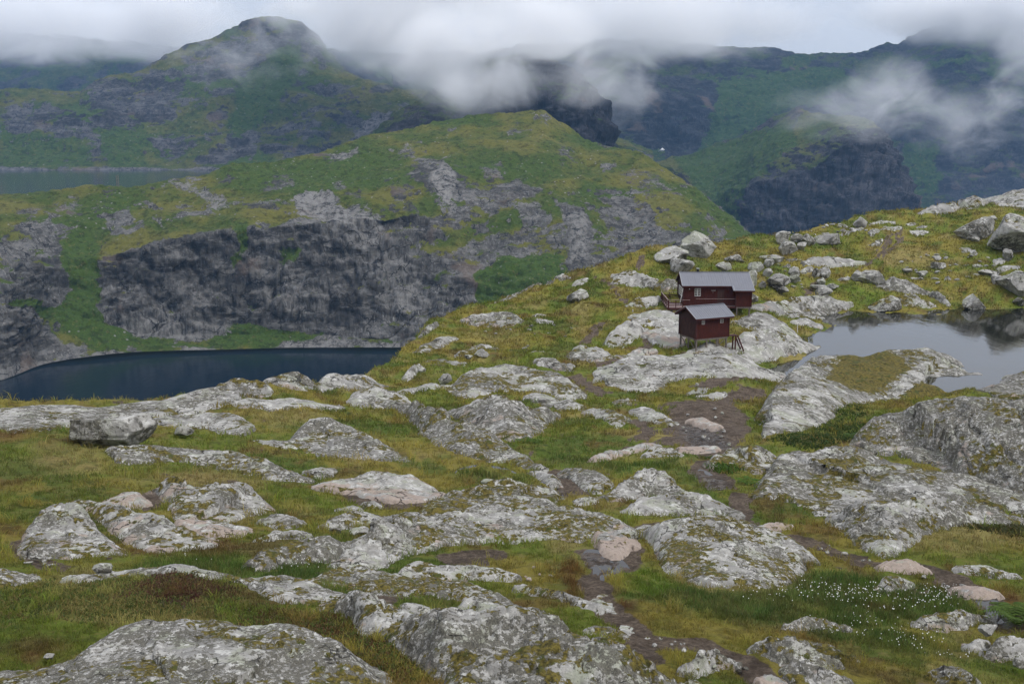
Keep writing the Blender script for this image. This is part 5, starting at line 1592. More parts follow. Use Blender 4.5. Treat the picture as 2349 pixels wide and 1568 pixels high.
boulder('perched upright stone on the skyline', '9', (838, 214, 952, 312), seed=52, dark=.15, cuts=10, depth=.6)
boulder('long slab boulder uppermost in the heap right of the cabin', '9', (-10, 555, 215, 625), seed=53, dark=.15, depth=.5)
boulder('square boulder in the heap right of the cabin', '9', (30, 590, 130, 680), seed=54, dark=.15)
boulder('tilted pale boulder behind the cabin roof end', '4', (852, 420, 938, 480), seed=55, dark=.12)
boulder('big pale boulder partly hidden by the cabin roof end', '4', (818, 468, 898, 550), seed=56, dark=.15)
boulder('small boulder wedged in the middle of the heap', '4', (928, 455, 982, 510), seed=57, dark=.3)
boulder('largest rounded boulder of the heap right of the cabin', '4', (950, 486, 1072, 566), seed=58, dark=.2)
boulder('upright boulder at the right end of the heap', '4', (1070, 446, 1132, 500), seed=59, dark=.25)
boulder('grey stone below the upright boulder of the heap', '4', (1068, 488, 1130, 536), seed=60, dark=.25)
boulder('stone at the foot of the heap beside the cabin wall', '4', (905, 525, 950, 568), seed=61, dark=.3)
boulder('flat stone half sunk at the foot of the heap', '4', (1010, 555, 1070, 590), seed=62, dark=.25)
boulder('boulder standing behind the right end wall of the cabin', '4', (848, 595, 905, 640), seed=63, dark=.4)
boulder('blocky pair stone left half above the hill track', '9', (465, 668, 545, 755), seed=64, dark=.15, depth=.6)
boulder('blocky pair stone right half above the hill track', '9', (530, 660, 640, 758), seed=65, dark=.12, depth=.6)
boulder('pale wedge stone beside the bend of the hill track', '9', (505, 755, 580, 822), seed=66, dark=.15)
boulder('smooth low boulder above the shore slabs', '9', (490, 845, 640, 930), seed=67, dark=.12, rough=.6)
boulder('rounded boulder behind the smooth low boulder', '9', (450, 820, 590, 875), seed=68, dark=.2, depth=.6)
boulder('dark topped stone right of the smooth low boulder', '9', (588, 812, 702, 860), seed=69, dark=.4)
boulder('wide ship shaped boulder on the slope above the pond', '9', (870, 692, 1110, 810), sub=5, seed=70, dark=.18, depth=.55, tilt=-.06)
boulder('lichened block behind the left end of the ship shaped boulder', '9', (815, 692, 920, 785), seed=71, dark=.4)
boulder('round shore boulder standing in the pond', '9', (970, 918, 1262, 1068), sub=5, seed=72, dark=.4, moss=.35, rough=.8, depth=.8, sink=.2)
boulder('pyramid shaped boulder at the pond edge', '9', (1800, 905, 1995, 1042), sub=5, seed=73, dark=.12, cuts=6, sink=.12, planes=[((-1, -.3, .75), .36), ((1, -.3, .55), .40), ((.1, -1, .35), .5), ((-.2, 1, .4), .5)])
boulder('great overhanging boulder at the right edge by the water', '9', (2155, 695, 2500, 935), sub=5, seed=74, dark=.12, depth=.7)
boulder('dark shore stone under the overhanging boulder', '9', (2255, 935, 2360, 1020), seed=75, dark=.5)
boulder('lichened boulder left of the overhanging boulder', '9', (2065, 735, 2180, 825), seed=76, dark=.4)
boulder('long keel shaped boulder high on the right slope', '9', (1728, 222, 2095, 405), sub=5, seed=77, dark=.35, depth=.55, tilt=.14)
boulder('enormous rounded boulder at the right edge of the frame', '9', (2060, 190, 2560, 545), sub=5, seed=78, dark=.35, moss=.2, depth=.8, rough=.8)
boulder('small wedge stone under the enormous rounded boulder', '9', (2165, 500, 2260, 600), seed=79, dark=.4)
boulder('stone propping the keel shaped boulder', '9', (1830, 395, 1950, 440), seed=80, dark=.3)
boulder('knob of rock behind the keel shaped boulder', '9', (2030, 205, 2108, 262), seed=81, dark=.25)
boulder('white topped stone in the dry grass of the slope', '9', (1542, 565, 1618, 608), seed=82, dark=.1)
boulder('speckled low boulder below the white topped stone', '9', (1530, 618, 1650, 685), seed=83, dark=.45)
boulder('low speckled stone left of the two in the dry grass', '9', (1272, 675, 1355, 718), seed=84, dark=.5)
boulder('low speckled stone under the dry grass patch', '9', (1405, 698, 1497, 750), seed=85, dark=.45)
boulder('small dark boulder halfway up the right slope', '9', (1645, 745, 1715, 805), seed=86, dark=.4)
boulder('lichened bank boulder right of the dry grass patch', '9', (1930, 690, 2160, 750), seed=87, dark=.4, depth=.5)
boulder('smooth oval stone resting on rocks at the right edge', 'c', (1995, 640, 2175, 745), seed=88, dark=.12, rough=.5, on=.35, sub=5)
boulder('small stone on the path edge at the bottom', 'c', (110, 932, 180, 1020), seed=89, dark=.25)
boulder('dark rock lump at the right edge below the others', 'c', (2250, 895, 2420, 1000), seed=90, dark=.5)
boulder('brown round cobble in the grass at the bottom left', '6', (198, 1160, 248, 1192), seed=91, dark=.05, pink=.6)
boulder('small white tipped stone left of the grass knoll', '6', (415, 745, 520, 800), seed=92, dark=.1, depth=.6)
boulder('small rock chip in the grass behind the fractured block', '6', (1510, 578, 1572, 612), seed=93, dark=.15)
boulder('second rock chip nearer the fractured block', '6', (1600, 582, 1690, 618), seed=94, dark=.15)
boulder('rounded white boulder in the grass left of the bare slab', '8', (1095, 228, 1150, 262), seed=95, dark=.05)


build_ground()
M_POND = mat_water('pond_water', (.012, .013, .012), .02, .55, 1.1, .05, (1, .35, 1))
_pc = np.array(POND).mean(0)
flat_poly('pond', [tuple(_pc + (np.array(q) - _pc) * (1 + 2.0 / np.linalg.norm(np.array(q) - _pc))) for q in POND], POND_Z, M_POND, kind='structure',
          label='still dark pond beside the cabins')
# ------------------------------------------------------------------ cabins
def mat_paint(name, ca, cb, sx=14.0, rough=.75, spec=.25):
    """stained boards, streaked along the grain"""
    k = NT(name)
    tc = k.n('ShaderNodeTexCoord').outputs['Object']
    v = k.map(tc, (sx, sx, 1.2))
    n = k.noise(1.0, 5, .6, v); n2 = k.noise(.8, 4, .6, tc)
    c = k.mix(k.step(n, .30, .70), ca, cb)
    c = k.scale(c, k.fmix(n2, .65, 1.35))
    return k.finish(c, rough, spec, k.bump(n, .4, .01))


M_RED = mat_paint('red_stained_boards', (.040, .0085, .0060), (.072, .0150, .0095))
M_BROWN = mat_paint('brown_boards', (.035, .017, .014), (.062, .030, .024))  # browner, duller boards than the red walls: gable ends and the door
M_DKRED = mat_paint('dark_red_trim', (.040, .010, .009), (.060, .016, .013))
M_DECK = mat_paint('greyed_deck_boards', (.17, .115, .105), (.26, .19, .18), 8)
M_GREYWOOD = mat_paint('grey_weathered_timber', (.085, .070, .060), (.17, .145, .125), 10)
M_WHITEWOOD = mat_paint('white_window_wood', (.52, .51, .49), (.62, .61, .58), 10, .6)


def mat_roof():
    k = NT('grey_roof_sheet')
    tc = k.n('ShaderNodeTexCoord').outputs['Object']
    n = k.noise(1.1, 5, .6, k.map(tc, (1.0, .35, 1)))
    c = k.mix(n, (.105, .108, .128), (.165, .168, .190))
    return k.finish(c, k.fmix(k.noise(3, 4, .6, tc), .38, .55), .5, k.bump(n, .1, .02))


M_ROOF = mat_roof()
M_EDGE = NT('pale_metal_edge').finish((.30, .30, .31), .5, .4)
M_GLASS = NT('window_glass').finish((.010, .012, .014), .06, .6)
M_BLACK = NT('black_metal').finish((.012, .012, .014), .5, .4)


class MB:
    """collects boxes and bars into one mesh"""
    def __init__(self):
        self.v, self.f = [], []

    def hexa(self, p):
        b = len(self.v)
        self.v += [tuple(q) for q in p]
        self.f += [tuple(b + i for i in t) for t in ((0, 3, 2, 1), (4, 5, 6, 7), (0, 1, 5, 4), (1, 2, 6, 5), (2, 3, 7, 6), (3, 0, 4, 7))]
        return self

    def box(self, x0, x1, y0, y1, z0, z1):
        return self.hexa([(x0, y0, z0), (x1, y0, z0), (x1, y1, z0), (x0, y1, z0), (x0, y0, z1), (x1, y0, z1), (x1, y1, z1), (x0, y1, z1)])

    def bar(self, a, b, w, h=None):
        a, b = Vector(a), Vector(b)
        d = (b - a).normalized()
        s = d.cross(Vector((0, 0, 1)))
        if s.length < 1e-4:
            s = Vector((1, 0, 0))
        s.normalize()
        t = s.cross(d).normalized()
        s, t = s * w / 2, t * (h or w) / 2
        return self.hexa([a - s - t, a + s - t, a + s + t, a - s + t, b - s - t, b + s - t, b + s + t, b - s + t])

    def prism(self, pts, axis_pts):
        """polygon extruded by a vector"""
        b = len(self.v); n = len(pts); e = Vector(axis_pts)
        self.v += [tuple(p) for p in pts] + [tuple(Vector(p) + e) for p in pts]
        self.f += [tuple(range(b + n - 1, b - 1, -1)), tuple(range(b + n, b + 2 * n))]
        self.f += [(b + i, b + (i + 1) % n, b + n + (i + 1) % n, b + n + i) for i in range(n)]
        return self

    def build(self, name, mat, parent=None, **kw):
        me = bpy.data.meshes.new(name)
        me.from_pydata(self.v, [], self.f)
        import bmesh
        bm = bmesh.new(); bm.from_mesh(me)
        bmesh.ops.recalc_face_normals(bm, faces=bm.faces)
        bm.to_mesh(me); bm.free()
        return obj(name, me, mat, parent, **kw)


def tube(mb, a, b, r, n=10):
    a, b = Vector(a), Vector(b)
    d = (b - a).normalized()
    s = d.cross(Vector((0, 0, 1)))
    s = Vector((1, 0, 0)) if s.length < 1e-4 else s.normalized()
    t = s.cross(d)
    i = len(mb.v)
    for c in (a, b):
        mb.v += [tuple(c + s * r * math.cos(2 * math.pi * k / n) + t * r * math.sin(2 * math.pi * k / n)) for k in range(n)]
    mb.f += [(i + k, i + (k + 1) % n, i + n + (k + 1) % n, i + n + k) for k in range(n)]
    mb.f += [tuple(range(i + n - 1, i - 1, -1)), tuple(range(i + n, i + 2 * n))]
    return mb


def empty(name, loc, rz=0.0, **kw):
    o = obj(name, None, **kw)
    o.location = loc
    o.rotation_euler = (0, 0, rz)
    return o


def siding_x(mb, x0, x1, y, z0, z1, face=-1, gap=.17, t=.03):
    """upright boards with battens along x; face is the outward side in y"""
    mb.box(x0, x1, min(y, y - face * .06), max(y, y - face * .06), z0, z1)
    x = x0 + gap / 2
    while x < x1 - .03:
        mb.box(x - .030, x + .030, min(y + face * .002, y + face * t), max(y + face * .002, y + face * t), z0 + .01, z1 - .01)
        x += gap
    return mb


def siding_y(mb, x, y0, y1, z0, ztop, face=-1, gap=.17, t=.03):
    """the same along y with a sloping top given by ztop(y)"""
    ym = (y0 + y1) / 2
    xa, xb = x, x - face * .06
    mb.prism([(xa, y0, z0), (xa, y1, z0), (xa, y1, ztop(y1)), (xa, ym, ztop(ym)), (xa, y0, ztop(y0))], (xb - xa, 0, 0))
    y = y0 + gap / 2
    while y < y1 - .03:
        a, b = sorted((x + face * .002, x + face * t))
        mb.box(a, b, y - .030, y + .030, z0 + .01, min(ztop(y - .03), ztop(y + .03)) - .02)
        y += gap
    return mb


def window_x(parent, x0, x1, y, z0, z1, face=-1, cols=2, rows=3, sash=1, frame=.06):
    """a window in a wall along x"""
    f = MB()
    a, b = sorted((y + face * .005, y + face * .06))
    for s in range(sash):
        q0 = x0 + (x1 - x0) * s / sash; q1 = x0 + (x1 - x0) * (s + 1) / sash
        f.box(q0, q0 + frame, a, b, z0, z1).box(q1 - frame, q1, a, b, z0, z1)
        f.box(q0 + frame, q1 - frame, a, b, z0, z0 + frame).box(q0 + frame, q1 - frame, a, b, z1 - frame, z1)
    w = f.build('window', M_WHITEWOOD, parent)
    for s in range(sash):
        q0 = x0 + (x1 - x0) * s / sash + frame; q1 = x0 + (x1 - x0) * (s + 1) / sash - frame
        m = MB()
        c0, c1 = sorted((y + face * .010, y + face * .048))
        for i in range(1, cols):
            xx = q0 + (q1 - q0) * i / cols
            m.box(xx - .016, xx + .016, c0, c1, z0 + frame, z1 - frame)
        for j in range(1, rows):
            zz = z0 + frame + (z1 - z0 - 2 * frame) * j / rows
            m.box(q0, q1, c0 + .003, c1 - .003, zz - .016, zz + .016)
        m.build('glazing_bars', M_WHITEWOOD, w)
        g0, g1 = sorted((y + face * .004, y + face * .020))
        for i in range(cols):
            for j in range(rows):
                MB().box(q0 + (q1 - q0) * i / cols, q0 + (q1 - q0) * (i + 1) / cols - .002, g0, g1,
                         z0 + frame + (z1 - z0 - 2 * frame) * j / rows, z0 + frame + (z1 - z0 - 2 * frame) * (j + 1) / rows - .002).build('pane', M_GLASS, w)
    return w


def window_y(parent, x, y0, y1, z0, z1, face=-1, rows=3, frame=.06):
    f = MB()
    a, b = sorted((x + face * .032, x + face * .075))
    f.box(a, b, y0, y0 + frame, z0, z1).box(a, b, y1 - frame, y1, z0, z1)
    f.box(a, b, y0 + frame, y1 - frame, z0, z0 + frame).box(a, b, y0 + frame, y1 - frame, z1 - frame, z1)
    w = f.build('window', M_WHITEWOOD, parent)
    for j in range(rows):
        z = z0 + frame + (z1 - z0 - 2 * frame) * j / rows
        zz = z0 + frame + (z1 - z0 - 2 * frame) * (j + 1) / rows
        a2, b2 = sorted((x + face * .031, x + face * .05))
        MB().box(a2, b2, y0 + frame, y1 - frame, z, zz - .028).build('pane', M_GLASS, w)
        if j:
            MB().box(a2 - .004, b2 + .004, y0 + frame, y1 - frame, z - .028, z).build('glazing_bars', M_WHITEWOOD, w)
    return w


def gable_roof(root, x0, x1, ye, yr, yb, ze, zr, panel=.95, front_ext=None):
    """sheets from ridge to eaves on both slopes; front_ext = (xa, xb, y, z) carries the front slope further down"""
    t = .05
    st = MB()
    st.prism([(x0 + .06, ye, ze - t), (x0 + .06, yr, zr - t), (x0 + .06, yb, ze - t), (x0 + .06, yb, ze - t - .10), (x0 + .06, yr, zr - t - .10), (x0 + .06, ye, ze - t - .10)], (x1 - x0 - .12, 0, 0))
    roof = st.build('roof', M_DKRED, root)
    n = max(1, round((x1 - x0) / panel))
    for sgn, y_e in ((-1, ye), (1, yb)):
        for i in range(n):
            xa, xb = x0 + (x1 - x0) * i / n, x0 + (x1 - x0) * (i + 1) / n
            e_y, e_z = y_e + sgn * .05, ze - .05 * (zr - ze) / abs(yr - y_e)
            if front_ext and sgn < 0 and (xa + xb) / 2 > front_ext[0]:
                e_y, e_z = front_ext[2], front_ext[3]
            m = MB()
            lift = .004 * (i % 2)
            a0, a1 = (xa, e_y, e_z + lift), (xb - .006, e_y, e_z + lift)
            r0, r1 = (xa, yr - sgn * .0, zr + lift), (xb - .006, yr, zr + lift)
            up = Vector((0, 0, .022))
            m.hexa([a0, a1, r1, r0, Vector(a0) + up, Vector(a1) + up, Vector(r1) + up, Vector(r0) + up])
            for s in (0.02, .35, .68):                       # upright seams
                xx = xa + (xb - xa) * s
                lo, hi = Vector((xx, e_y + .005, e_z + .022 + lift)), Vector((xx, yr, zr + .022 + lift))
                m.hexa([lo, lo + Vector((.03, 0, 0)), hi + Vector((.03, 0, 0)), hi, lo + Vector((0, 0, .022)), lo + Vector((.03, 0, .022)), hi + Vector((.03, 0, .022)), hi + Vector((0, 0, .022))])
            m.build('roof_panel', M_ROOF, roof)
    MB().bar((x0, yr, zr + .055), (x1, yr, zr + .055), .20, .025).build('ridge_cap', M_ROOF, roof)
    # verge and eaves boards with a pale drip edge
    for x, out in ((x0, -1), (x1, 1)):
        for y_e in (ye, yb):
            q = (front_ext[2], front_ext[3]) if (front_ext and y_e == ye and out > 0) else (y_e, ze)
            MB().bar((x + out * .012, q[0], q[1] - .07), (x + out * .012, yr, zr - .07), .035, .17).build('verge_board', M_DKRED, root)
            MB().bar((x + out * .014, q[0] + (-.04 if y_e == ye else .04), q[1] + .028), (x + out * .014, yr, zr + .050), .05, .030).build('verge_trim', M_EDGE, root)
    segs = [(x0, x1, ye, ze)] if not front_ext else [(x0, front_ext[0], ye, ze), (front_ext[0], x1, front_ext[2], front_ext[3])]
    for xa, xb, y, z in segs:
        MB().box(xa + .03, xb - .03, y - .03, y + .01, z - .19, z - .03).build('eaves_board', M_DKRED, root)
    MB().box(x0 + .03, x1 - .03, yb - .01, yb + .03, ze - .19, ze - .03).build('eaves_board', M_DKRED, root)
    if front_ext:
        xa = front_ext[0]
        MB().bar((xa - .012, front_ext[2], front_ext[3] - .06), (xa - .012, ye + .1, ze - .04), .035, .15).build('verge_board', M_DKRED, root)
        MB().bar((xa - .014, front_ext[2] - .03, front_ext[3] + .03), (xa - .014, ye - .02, ze + .03), .05, .03).build('verge_trim', M_EDGE, root)
    return roof


def gz(root, x, y):
    """ground height under a local place, in the thing's own frame"""
    c, s = math.cos(root.rotation_euler[2]), math.sin(root.rotation_euler[2])
    wx = root.location[0] + c * x - s * y; wy = root.location[1] + s * x + c * y
    z = float(G(np.array([wx]), np.array([wy]))[0])
    for x0, x1, y0, y1, fn in ROCKS:
        if x0 < wx < x1 and y0 < wy < y1:
            z = max(z, float(G(np.array([wx]), np.array([wy]))[0] + fn(np.array([wx]), np.array([wy]))[0] * .9))
    return z - root.location[2]


def main_cabin():
    Y = 130.0
    p = at(*R('5', [(680, 705)])[0], Y)
    t = empty('cabin', tuple(p), math.radians(-1.0), label='larger dark red wooden cabin with grey metal roof and railed deck', cat='cabin', group='red mountain cabins')
    W, Dp, ze, zr = 8.65, 5.2, 2.62, 4.04
    wx0 = 6.72
    zt = lambda y: 2.50 + (zr - .20 - 2.50) * (1 - abs(y - Dp / 2) / (Dp / 2))
    siding_x(MB(), 0, wx0, 0, 0, 2.50).build('wall', M_RED, t)
    siding_x(MB(), wx0, W, -1.05, -.05, 2.02).build('wall', M_RED, t)
    m = MB(); m.box(wx0, wx0 + .06, -1.05, 0, 0, 2.1)
    m.build('wall', M_RED, t)
    siding_x(MB(), 0, W, Dp, 0, 2.50, face=1).build('wall', M_RED, t)
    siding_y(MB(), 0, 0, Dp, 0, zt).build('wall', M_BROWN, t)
    siding_y(MB(), W, 0, Dp, 0, zt, face=1).build('wall', M_RED, t)
    MB().prism([(W, -1.05, -.05), (W, 0, -.05), (W, 0, 2.5), (W, -1.05, 2.02)], (-.06, 0, 0)).build('wall', M_RED, t)
    for x, y in ((-.035, -.035), (wx0 - .035, -1.085), (W + .035, -1.085), (-.035, Dp + .035)):
        MB().box(x - .06, x + .06, y - .06, y + .06, -.04, 2.45 if y > -1 else 1.98).build('corner_board', M_DKRED, t)
    gable_roof(t, -.28, W + .33, -.36, Dp / 2, Dp + .36, ze, zr, .93, front_ext=(6.42, W + .33, -1.42, 2.13))
    # windows, door, lamp, plate
    window_x(t, 1.42, 2.20, 0, 1.20, 2.24, cols=2, rows=3, sash=2, frame=.05)
    for i in range(3):
        window_y(t, 0, 1.1 + i * 1.05, 1.95 + i * 1.05, .95, 2.15)
    d = MB().box(4.45, 5.30, -.055, -.035, .03, 2.02).build('door', M_BROWN, t)
    MB().box(4.37, 4.45, -.075, -.034, .0, 2.10).box(5.30, 5.38, -.075, -.034, .0, 2.10).box(4.45, 5.30, -.075, -.034, 2.02, 2.10).build('door_frame', M_DKRED, d)
    MB().box(4.52, 4.56, -.10, -.056, .98, 1.10).build('handle', M_BLACK, d)
    sg = MB().box(3.58, 4.16, -.062, -.034, 1.92, 2.02).build('name_plate', M_DKRED, t)
    m = MB()
    for i, w in enumerate((.05, .06, .04, .06, .05, .06, .05)):
        m.box(3.61 + i * .078, 3.61 + i * .078 + w, -.072, -.063, 1.94, 2.00)
    m.build('plate_mark', M_WHITEWOOD, sg)
    lm = MB(); tube(lm, (.72, -.04, 2.17), (.72, -.16, 2.15), .05); lm.build('wall_lamp', M_WHITEWOOD, t)
    hb = MB(); hb.bar((3.82, -.05, 1.65), (3.82, -.05, 1.80), .03); hb.build('wall_hook', M_EDGE, t)
    MB().box(7.0, 8.35, -1.092, -1.082, 1.42, 1.48).build('hatch_rail', M_DKRED, t)
    ch = MB(); tube(ch, (2.25, Dp / 2 + .45, 3.6), (2.25, Dp / 2 + .45, 4.42), .17, 14); c = ch.build('chimney', M_BLACK, t)
    cp = MB(); tube(cp, (2.25, Dp / 2 + .45, 4.425), (2.25, Dp / 2 + .45, 4.52), .22, 14); cp.build('chimney_cap', M_EDGE, c)
    # floor frame, posts
    MB().box(0.02, W - .02, .02, Dp - .02, -.22, -.01).box(wx0 + .02, W - .02, -1.03, .0, -.25, -.06).build('floor_frame', M_GREYWOOD, t)
    for x, y in ((.15, .2), (2.9, .2), (5.6, .2), (6.85, -.95), (8.5, -.95), (8.5, 2.5), (.15, 2.6), (.15, 5.0), (8.5, 5.0)):
        MB().box(x - .08, x + .08, y - .08, y + .08, gz(t, x, y) - .4, -.23 if y > -.5 else -.26).build('post', M_GREYWOOD, t)
    # deck round the left gable and the walkway along the front
    dk = MB(); yy = -2.05
    while yy < 4.95:
        dk.box(-2.35, -.09, yy, yy + .13, -.055, -.015); yy += .142
    yy = -2.05
    while yy < -.75:
        dk.box(-.08, .55, yy, yy + .13, -.055, -.015); yy += .142
    yy = -1.02
    while yy < -.14:
        dk.box(.56, wx0 - .01, yy, yy + .13, -.055, -.015); yy += .142
    dk.build('deck', M_DECK, t)
    m = MB()
    m.box(-2.40, -2.36, -2.10, 5.0, -.26, -.01).box(-2.36, .60, -2.10, -2.06, -.26, -.01).box(.56, .60, -2.06, -1.1, -.26, -.01).box(.56, wx0 - .01, -1.09, -1.05, -.22, -.01)
    m.build('deck_skirt', M_DKRED, t)
    for x, y in ((-2.25, -1.95), (-2.25, 1.4), (-2.25, 4.8), (.45, -1.95), (-.9, -1.95), (2.2, -.95), (4.6, -.95)):
        MB().box(x - .06, x + .06, y - .06, y + .06, min(gz(t, x, y), -.3) - .4, -.056).build('post', M_GREYWOOD, t)
    m = MB()
    for i in range(4):
        m.box(-2.30, .50, -2.00, -1.97, -.42 - i * .16, -.34 - i * .16)
        m.box(-2.30, -2.27, -1.95, 4.8, -.42 - i * .16, -.34 - i * .16)
    m.build('skirt_slats', M_GREYWOOD, t)

    def railing(a, b, posts, h=1.0):
        a, b = Vector(a), Vector(b)
        for i in range(posts):
            q = a.lerp(b, i / (posts - 1))
            MB().box(q.x - .045, q.x + .045, q.y - .045, q.y + .045, -.014, h - .03).build('rail_post', M_DKRED, t)
        for z in (.30, .62):
            MB().bar(a + Vector((0, 0, z)), b + Vector((0, 0, z)), .03, .10).build('rail', M_DKRED, t)
        MB().bar(a + Vector((0, 0, h)), b + Vector((0, 0, h)), .13, .04).build('rail', M_DECK, t)
    railing((-2.30, -2.0, 0), (-2.30, 4.9, 0), 6)
    railing((-2.22, -2.0, 0), (.52, -2.0, 0), 4)
    railing((-2.22, 4.85, 0), (-.10, 4.85, 0), 3)
    railing((1.45, -1.0, 0), (wx0 - .06, -1.0, 0), 5)
    return t


def small_cabin():
    p = at(*R('5', [(882, 1241)])[0], 108.0)
    t = empty('cabin', tuple(p), math.radians(23.0), label='smaller red wooden cabin on stilts in front of the larger cabin', cat='cabin', group='red mountain cabins')
    W, Dp, ze, zr = 4.2, 3.45, 2.36, 3.42
    zt = lambda y: 2.36 + (zr - .20 - 2.36) * (1 - abs(y - Dp / 2) / (Dp / 2))
    siding_x(MB(), 0, W, 0, 0, 2.36).build('wall', M_RED, t)
    siding_x(MB(), 0, W, Dp, 0, 2.36, face=1).build('wall', M_RED, t)
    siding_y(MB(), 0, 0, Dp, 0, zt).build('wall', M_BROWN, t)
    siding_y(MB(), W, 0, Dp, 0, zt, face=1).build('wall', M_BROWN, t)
    for x, y in ((-.035, -.035), (W + .035, -.035), (-.035, Dp + .035), (W + .035, Dp + .035)):
        MB().box(x - .055, x + .055, y - .055, y + .055, -.03, 2.30).build('corner_board', M_DKRED, t)
    gable_roof(t, -.42, W + .42, -.42, Dp / 2, Dp + .42, ze, zr, .84)
    MB().bar((-.052, .45, zt(.45) - .55), (-.052, Dp - .45, zt(.45) - .55), .03, .05).build('gable_board', M_DKRED, t)
    window_x(t, .62, 1.00, 0, 1.62, 2.06, cols=2, rows=2, frame=.035)
    window_x(t, 3.05, 3.45, 0, 1.62, 2.06, cols=2, rows=2, frame=.035)
    MB().box(.02, W - .02, .02, Dp - .02, -.20, -.01).build('floor_frame', M_GREYWOOD, t)
    for x, y in ((.10, .12), (.10, 1.7), (.10, 3.3), (1.45, .12), (2.8, .12), (4.05, .12), (4.05, 1.7), (4.05, 3.3), (2.1, 3.3)):
        MB().box(x - .075, x + .075, y - .075, y + .075, gz(t, x, y) - .3, -.21).build('stilt', M_GREYWOOD, t)
    g0 = gz(t, .1, .4)
    MB().bar((.10, 3.2, -.24), (.10, 1.9, gz(t, .1, 1.9) + .15), .06, .09).build('brace', M_GREYWOOD, t)
    MB().bar((.10, 1.55, -.24), (.10, .45, g0 + .1), .06, .09).build('brace', M_GREYWOOD, t)
    MB().bar((3.95, .12, -.24), (2.95, .12, gz(t, 2.9, .12) + .08), .06, .09).build('brace', M_GREYWOOD, t)
    m = MB(); m.bar((-.14, -.10, 1.95), (-.36, -.16, -.12), .05, .05); m.build('downpipe', M_DKRED, t)
    # steps at the right end
    s = empty('wooden_steps', tuple(t.location + Vector((math.cos(.401) * 4.45, math.sin(.401) * 4.45, 0))), math.radians(14), label='small wooden landing with steps at the right end of the smaller cabin', cat='steps')
    gl = gz(s, .5, .4)
    MB().box(.05, .95, -.1, .75, .02, .08).build('landing', M_DKRED, s)
    for x, y in ((.70, .0), (.70, .65)):
        MB().box(x - .07, x + .07, y - .05, y + .05, gz(s, x, y) - .2, .02).build('post', M_DKRED, s)
    e = gz(s, 1.9, .3)
    for y in (-.06, .68):
        MB().bar((.93, y, .02), (1.75, y, e + .05), .05, .16).build('stringer', M_DKRED, s)
    for i in range(3):
        q = (i + 1) / 4
        MB().box(.97 + q * .72, 1.21 + q * .72, -.03, .65, .02 + (e - .02) * q - .02, .02 + (e - .02) * q + .02).build('step', M_DECK, s)
    return t


main_cabin()
small_cabin()


def stake(label, reg, foot, top, r=.035, mat=None, name='marker_stake', cat='stake', Y=None):
    (u0, v0), (u1, v1) = R(reg, [foot, top])
    p = hit([u0], [v0])[0] if Y is None else at(u0, v0, Y)
    q = at(u1, v1, p[1])
    m = MB(); tube(m, (0, 0, -.3), tuple(q - p), r, 7)
    o = m.build(name, mat or M_GREYWOOD, None, label=label, cat=cat)
    o.location = tuple(p)
    return o


stake('thin pale stake standing on the slab left of the cabins', '4', (223, 715), (222, 680), .05, M_WHITEWOOD)
stake('thin pale stake by the pond shore right of the small cabin', '4', (1118, 797), (1117, 766), .05, M_WHITEWOOD)
stake('leaning pale pole against the corner of the larger cabin', '5', (622, 665), (674, 445), .04, M_WHITEWOOD, 'leaning_pole', 'pole', Y=128.3)
for i, (u, v0, v1) in enumerate(((268.5, 428, 402), (272.5, 428, 401))):
    p = at(u, v0, 745.0); q = at(u, v1, 745.0)
    m = MB(); tube(m, (0, 0, -3), (0, 0, q[2] - p[2]), .30, 6)
    o = m.build('utility_pole', M_GREYWOOD, None, label=('left' if i == 0 else 'right') + ' one of two thin power line poles on the far hill crest', cat='pole', group='power line poles')
    o.location = tuple(p)
# loose dark stones on the bare slab in front of the small cabin
for lab, box in (('flat dark stone lying on the wide bare slab, largest of the loose ones', (1718, 226, 1772, 247)), ('dark square stone at the left of the wide bare slab', (1660, 247, 1697, 267)),
                 ('brown stone in front on the wide bare slab', (1790, 264, 1838, 286)), ('small stone left of the brown stone on the bare slab', (1755, 266, 1782, 284)),
                 ('tiny stone at the back of the wide bare slab', (1756, 212, 1776, 226)), ('flat stone at the right of the wide bare slab', (1908, 228, 1945, 245)),
                 ('small reddish stone below the wide bare slab', (1790, 335, 1812, 350))):
    boulder(lab, '8', box, seed=hash_str(lab) % 900, dark=.45, pink=.3 if 'red' in lab or 'brown' in lab else .0, name='stone', cat='stone', group='loose stones on the bare slab', sub=3, on=.45, depth=.8)
# small stones strewn in the turf
_rs2 = np.random.RandomState(5)
def strew(label, group, reg, quad, n, size, pink=.1):
    """quad: outline in which n like stones lie"""
    pts = R(reg, quad)
    us, vs_ = np.array(pts).T
    meshes = []
    k = 0
    while k < n:
        u, v = _rs2.uniform(us.min(), us.max()), _rs2.uniform(vs_.min(), vs_.max())
        if not inside(pts, np.array([u]), np.array([v]))[0]:
            continue
        p = hit([u], [v])[0]
        p[2] = float(G(p[:1], p[1:2])[0])
        if len(meshes) < 4:
            vv, ff = boulder_mesh(700 + k + hash_str(group) % 100, (1.0, .8, .6), 2, 9)
            me = mesh_np('stone', vv, ff)
            attr(me, 'rk', np.tile((.1, pink, .25, float(np.clip(46 / (p[1] + 14), .28, 1.25))), (len(vv), 1)))
            meshes.append(me)
        o = obj('stone', meshes[k % len(meshes)], M_ROCK, label=label, cat='stone', group=group, loc=p + np.array((0, 0, .08)))
        s = size * _rs2.uniform(.6, 1.5)
        o.scale = (s * _rs2.uniform(.8, 1.4), s, s * _rs2.uniform(.7, 1.1))
        o.rotation_euler = (0, 0, _rs2.uniform(0, 6.28))
        k += 1


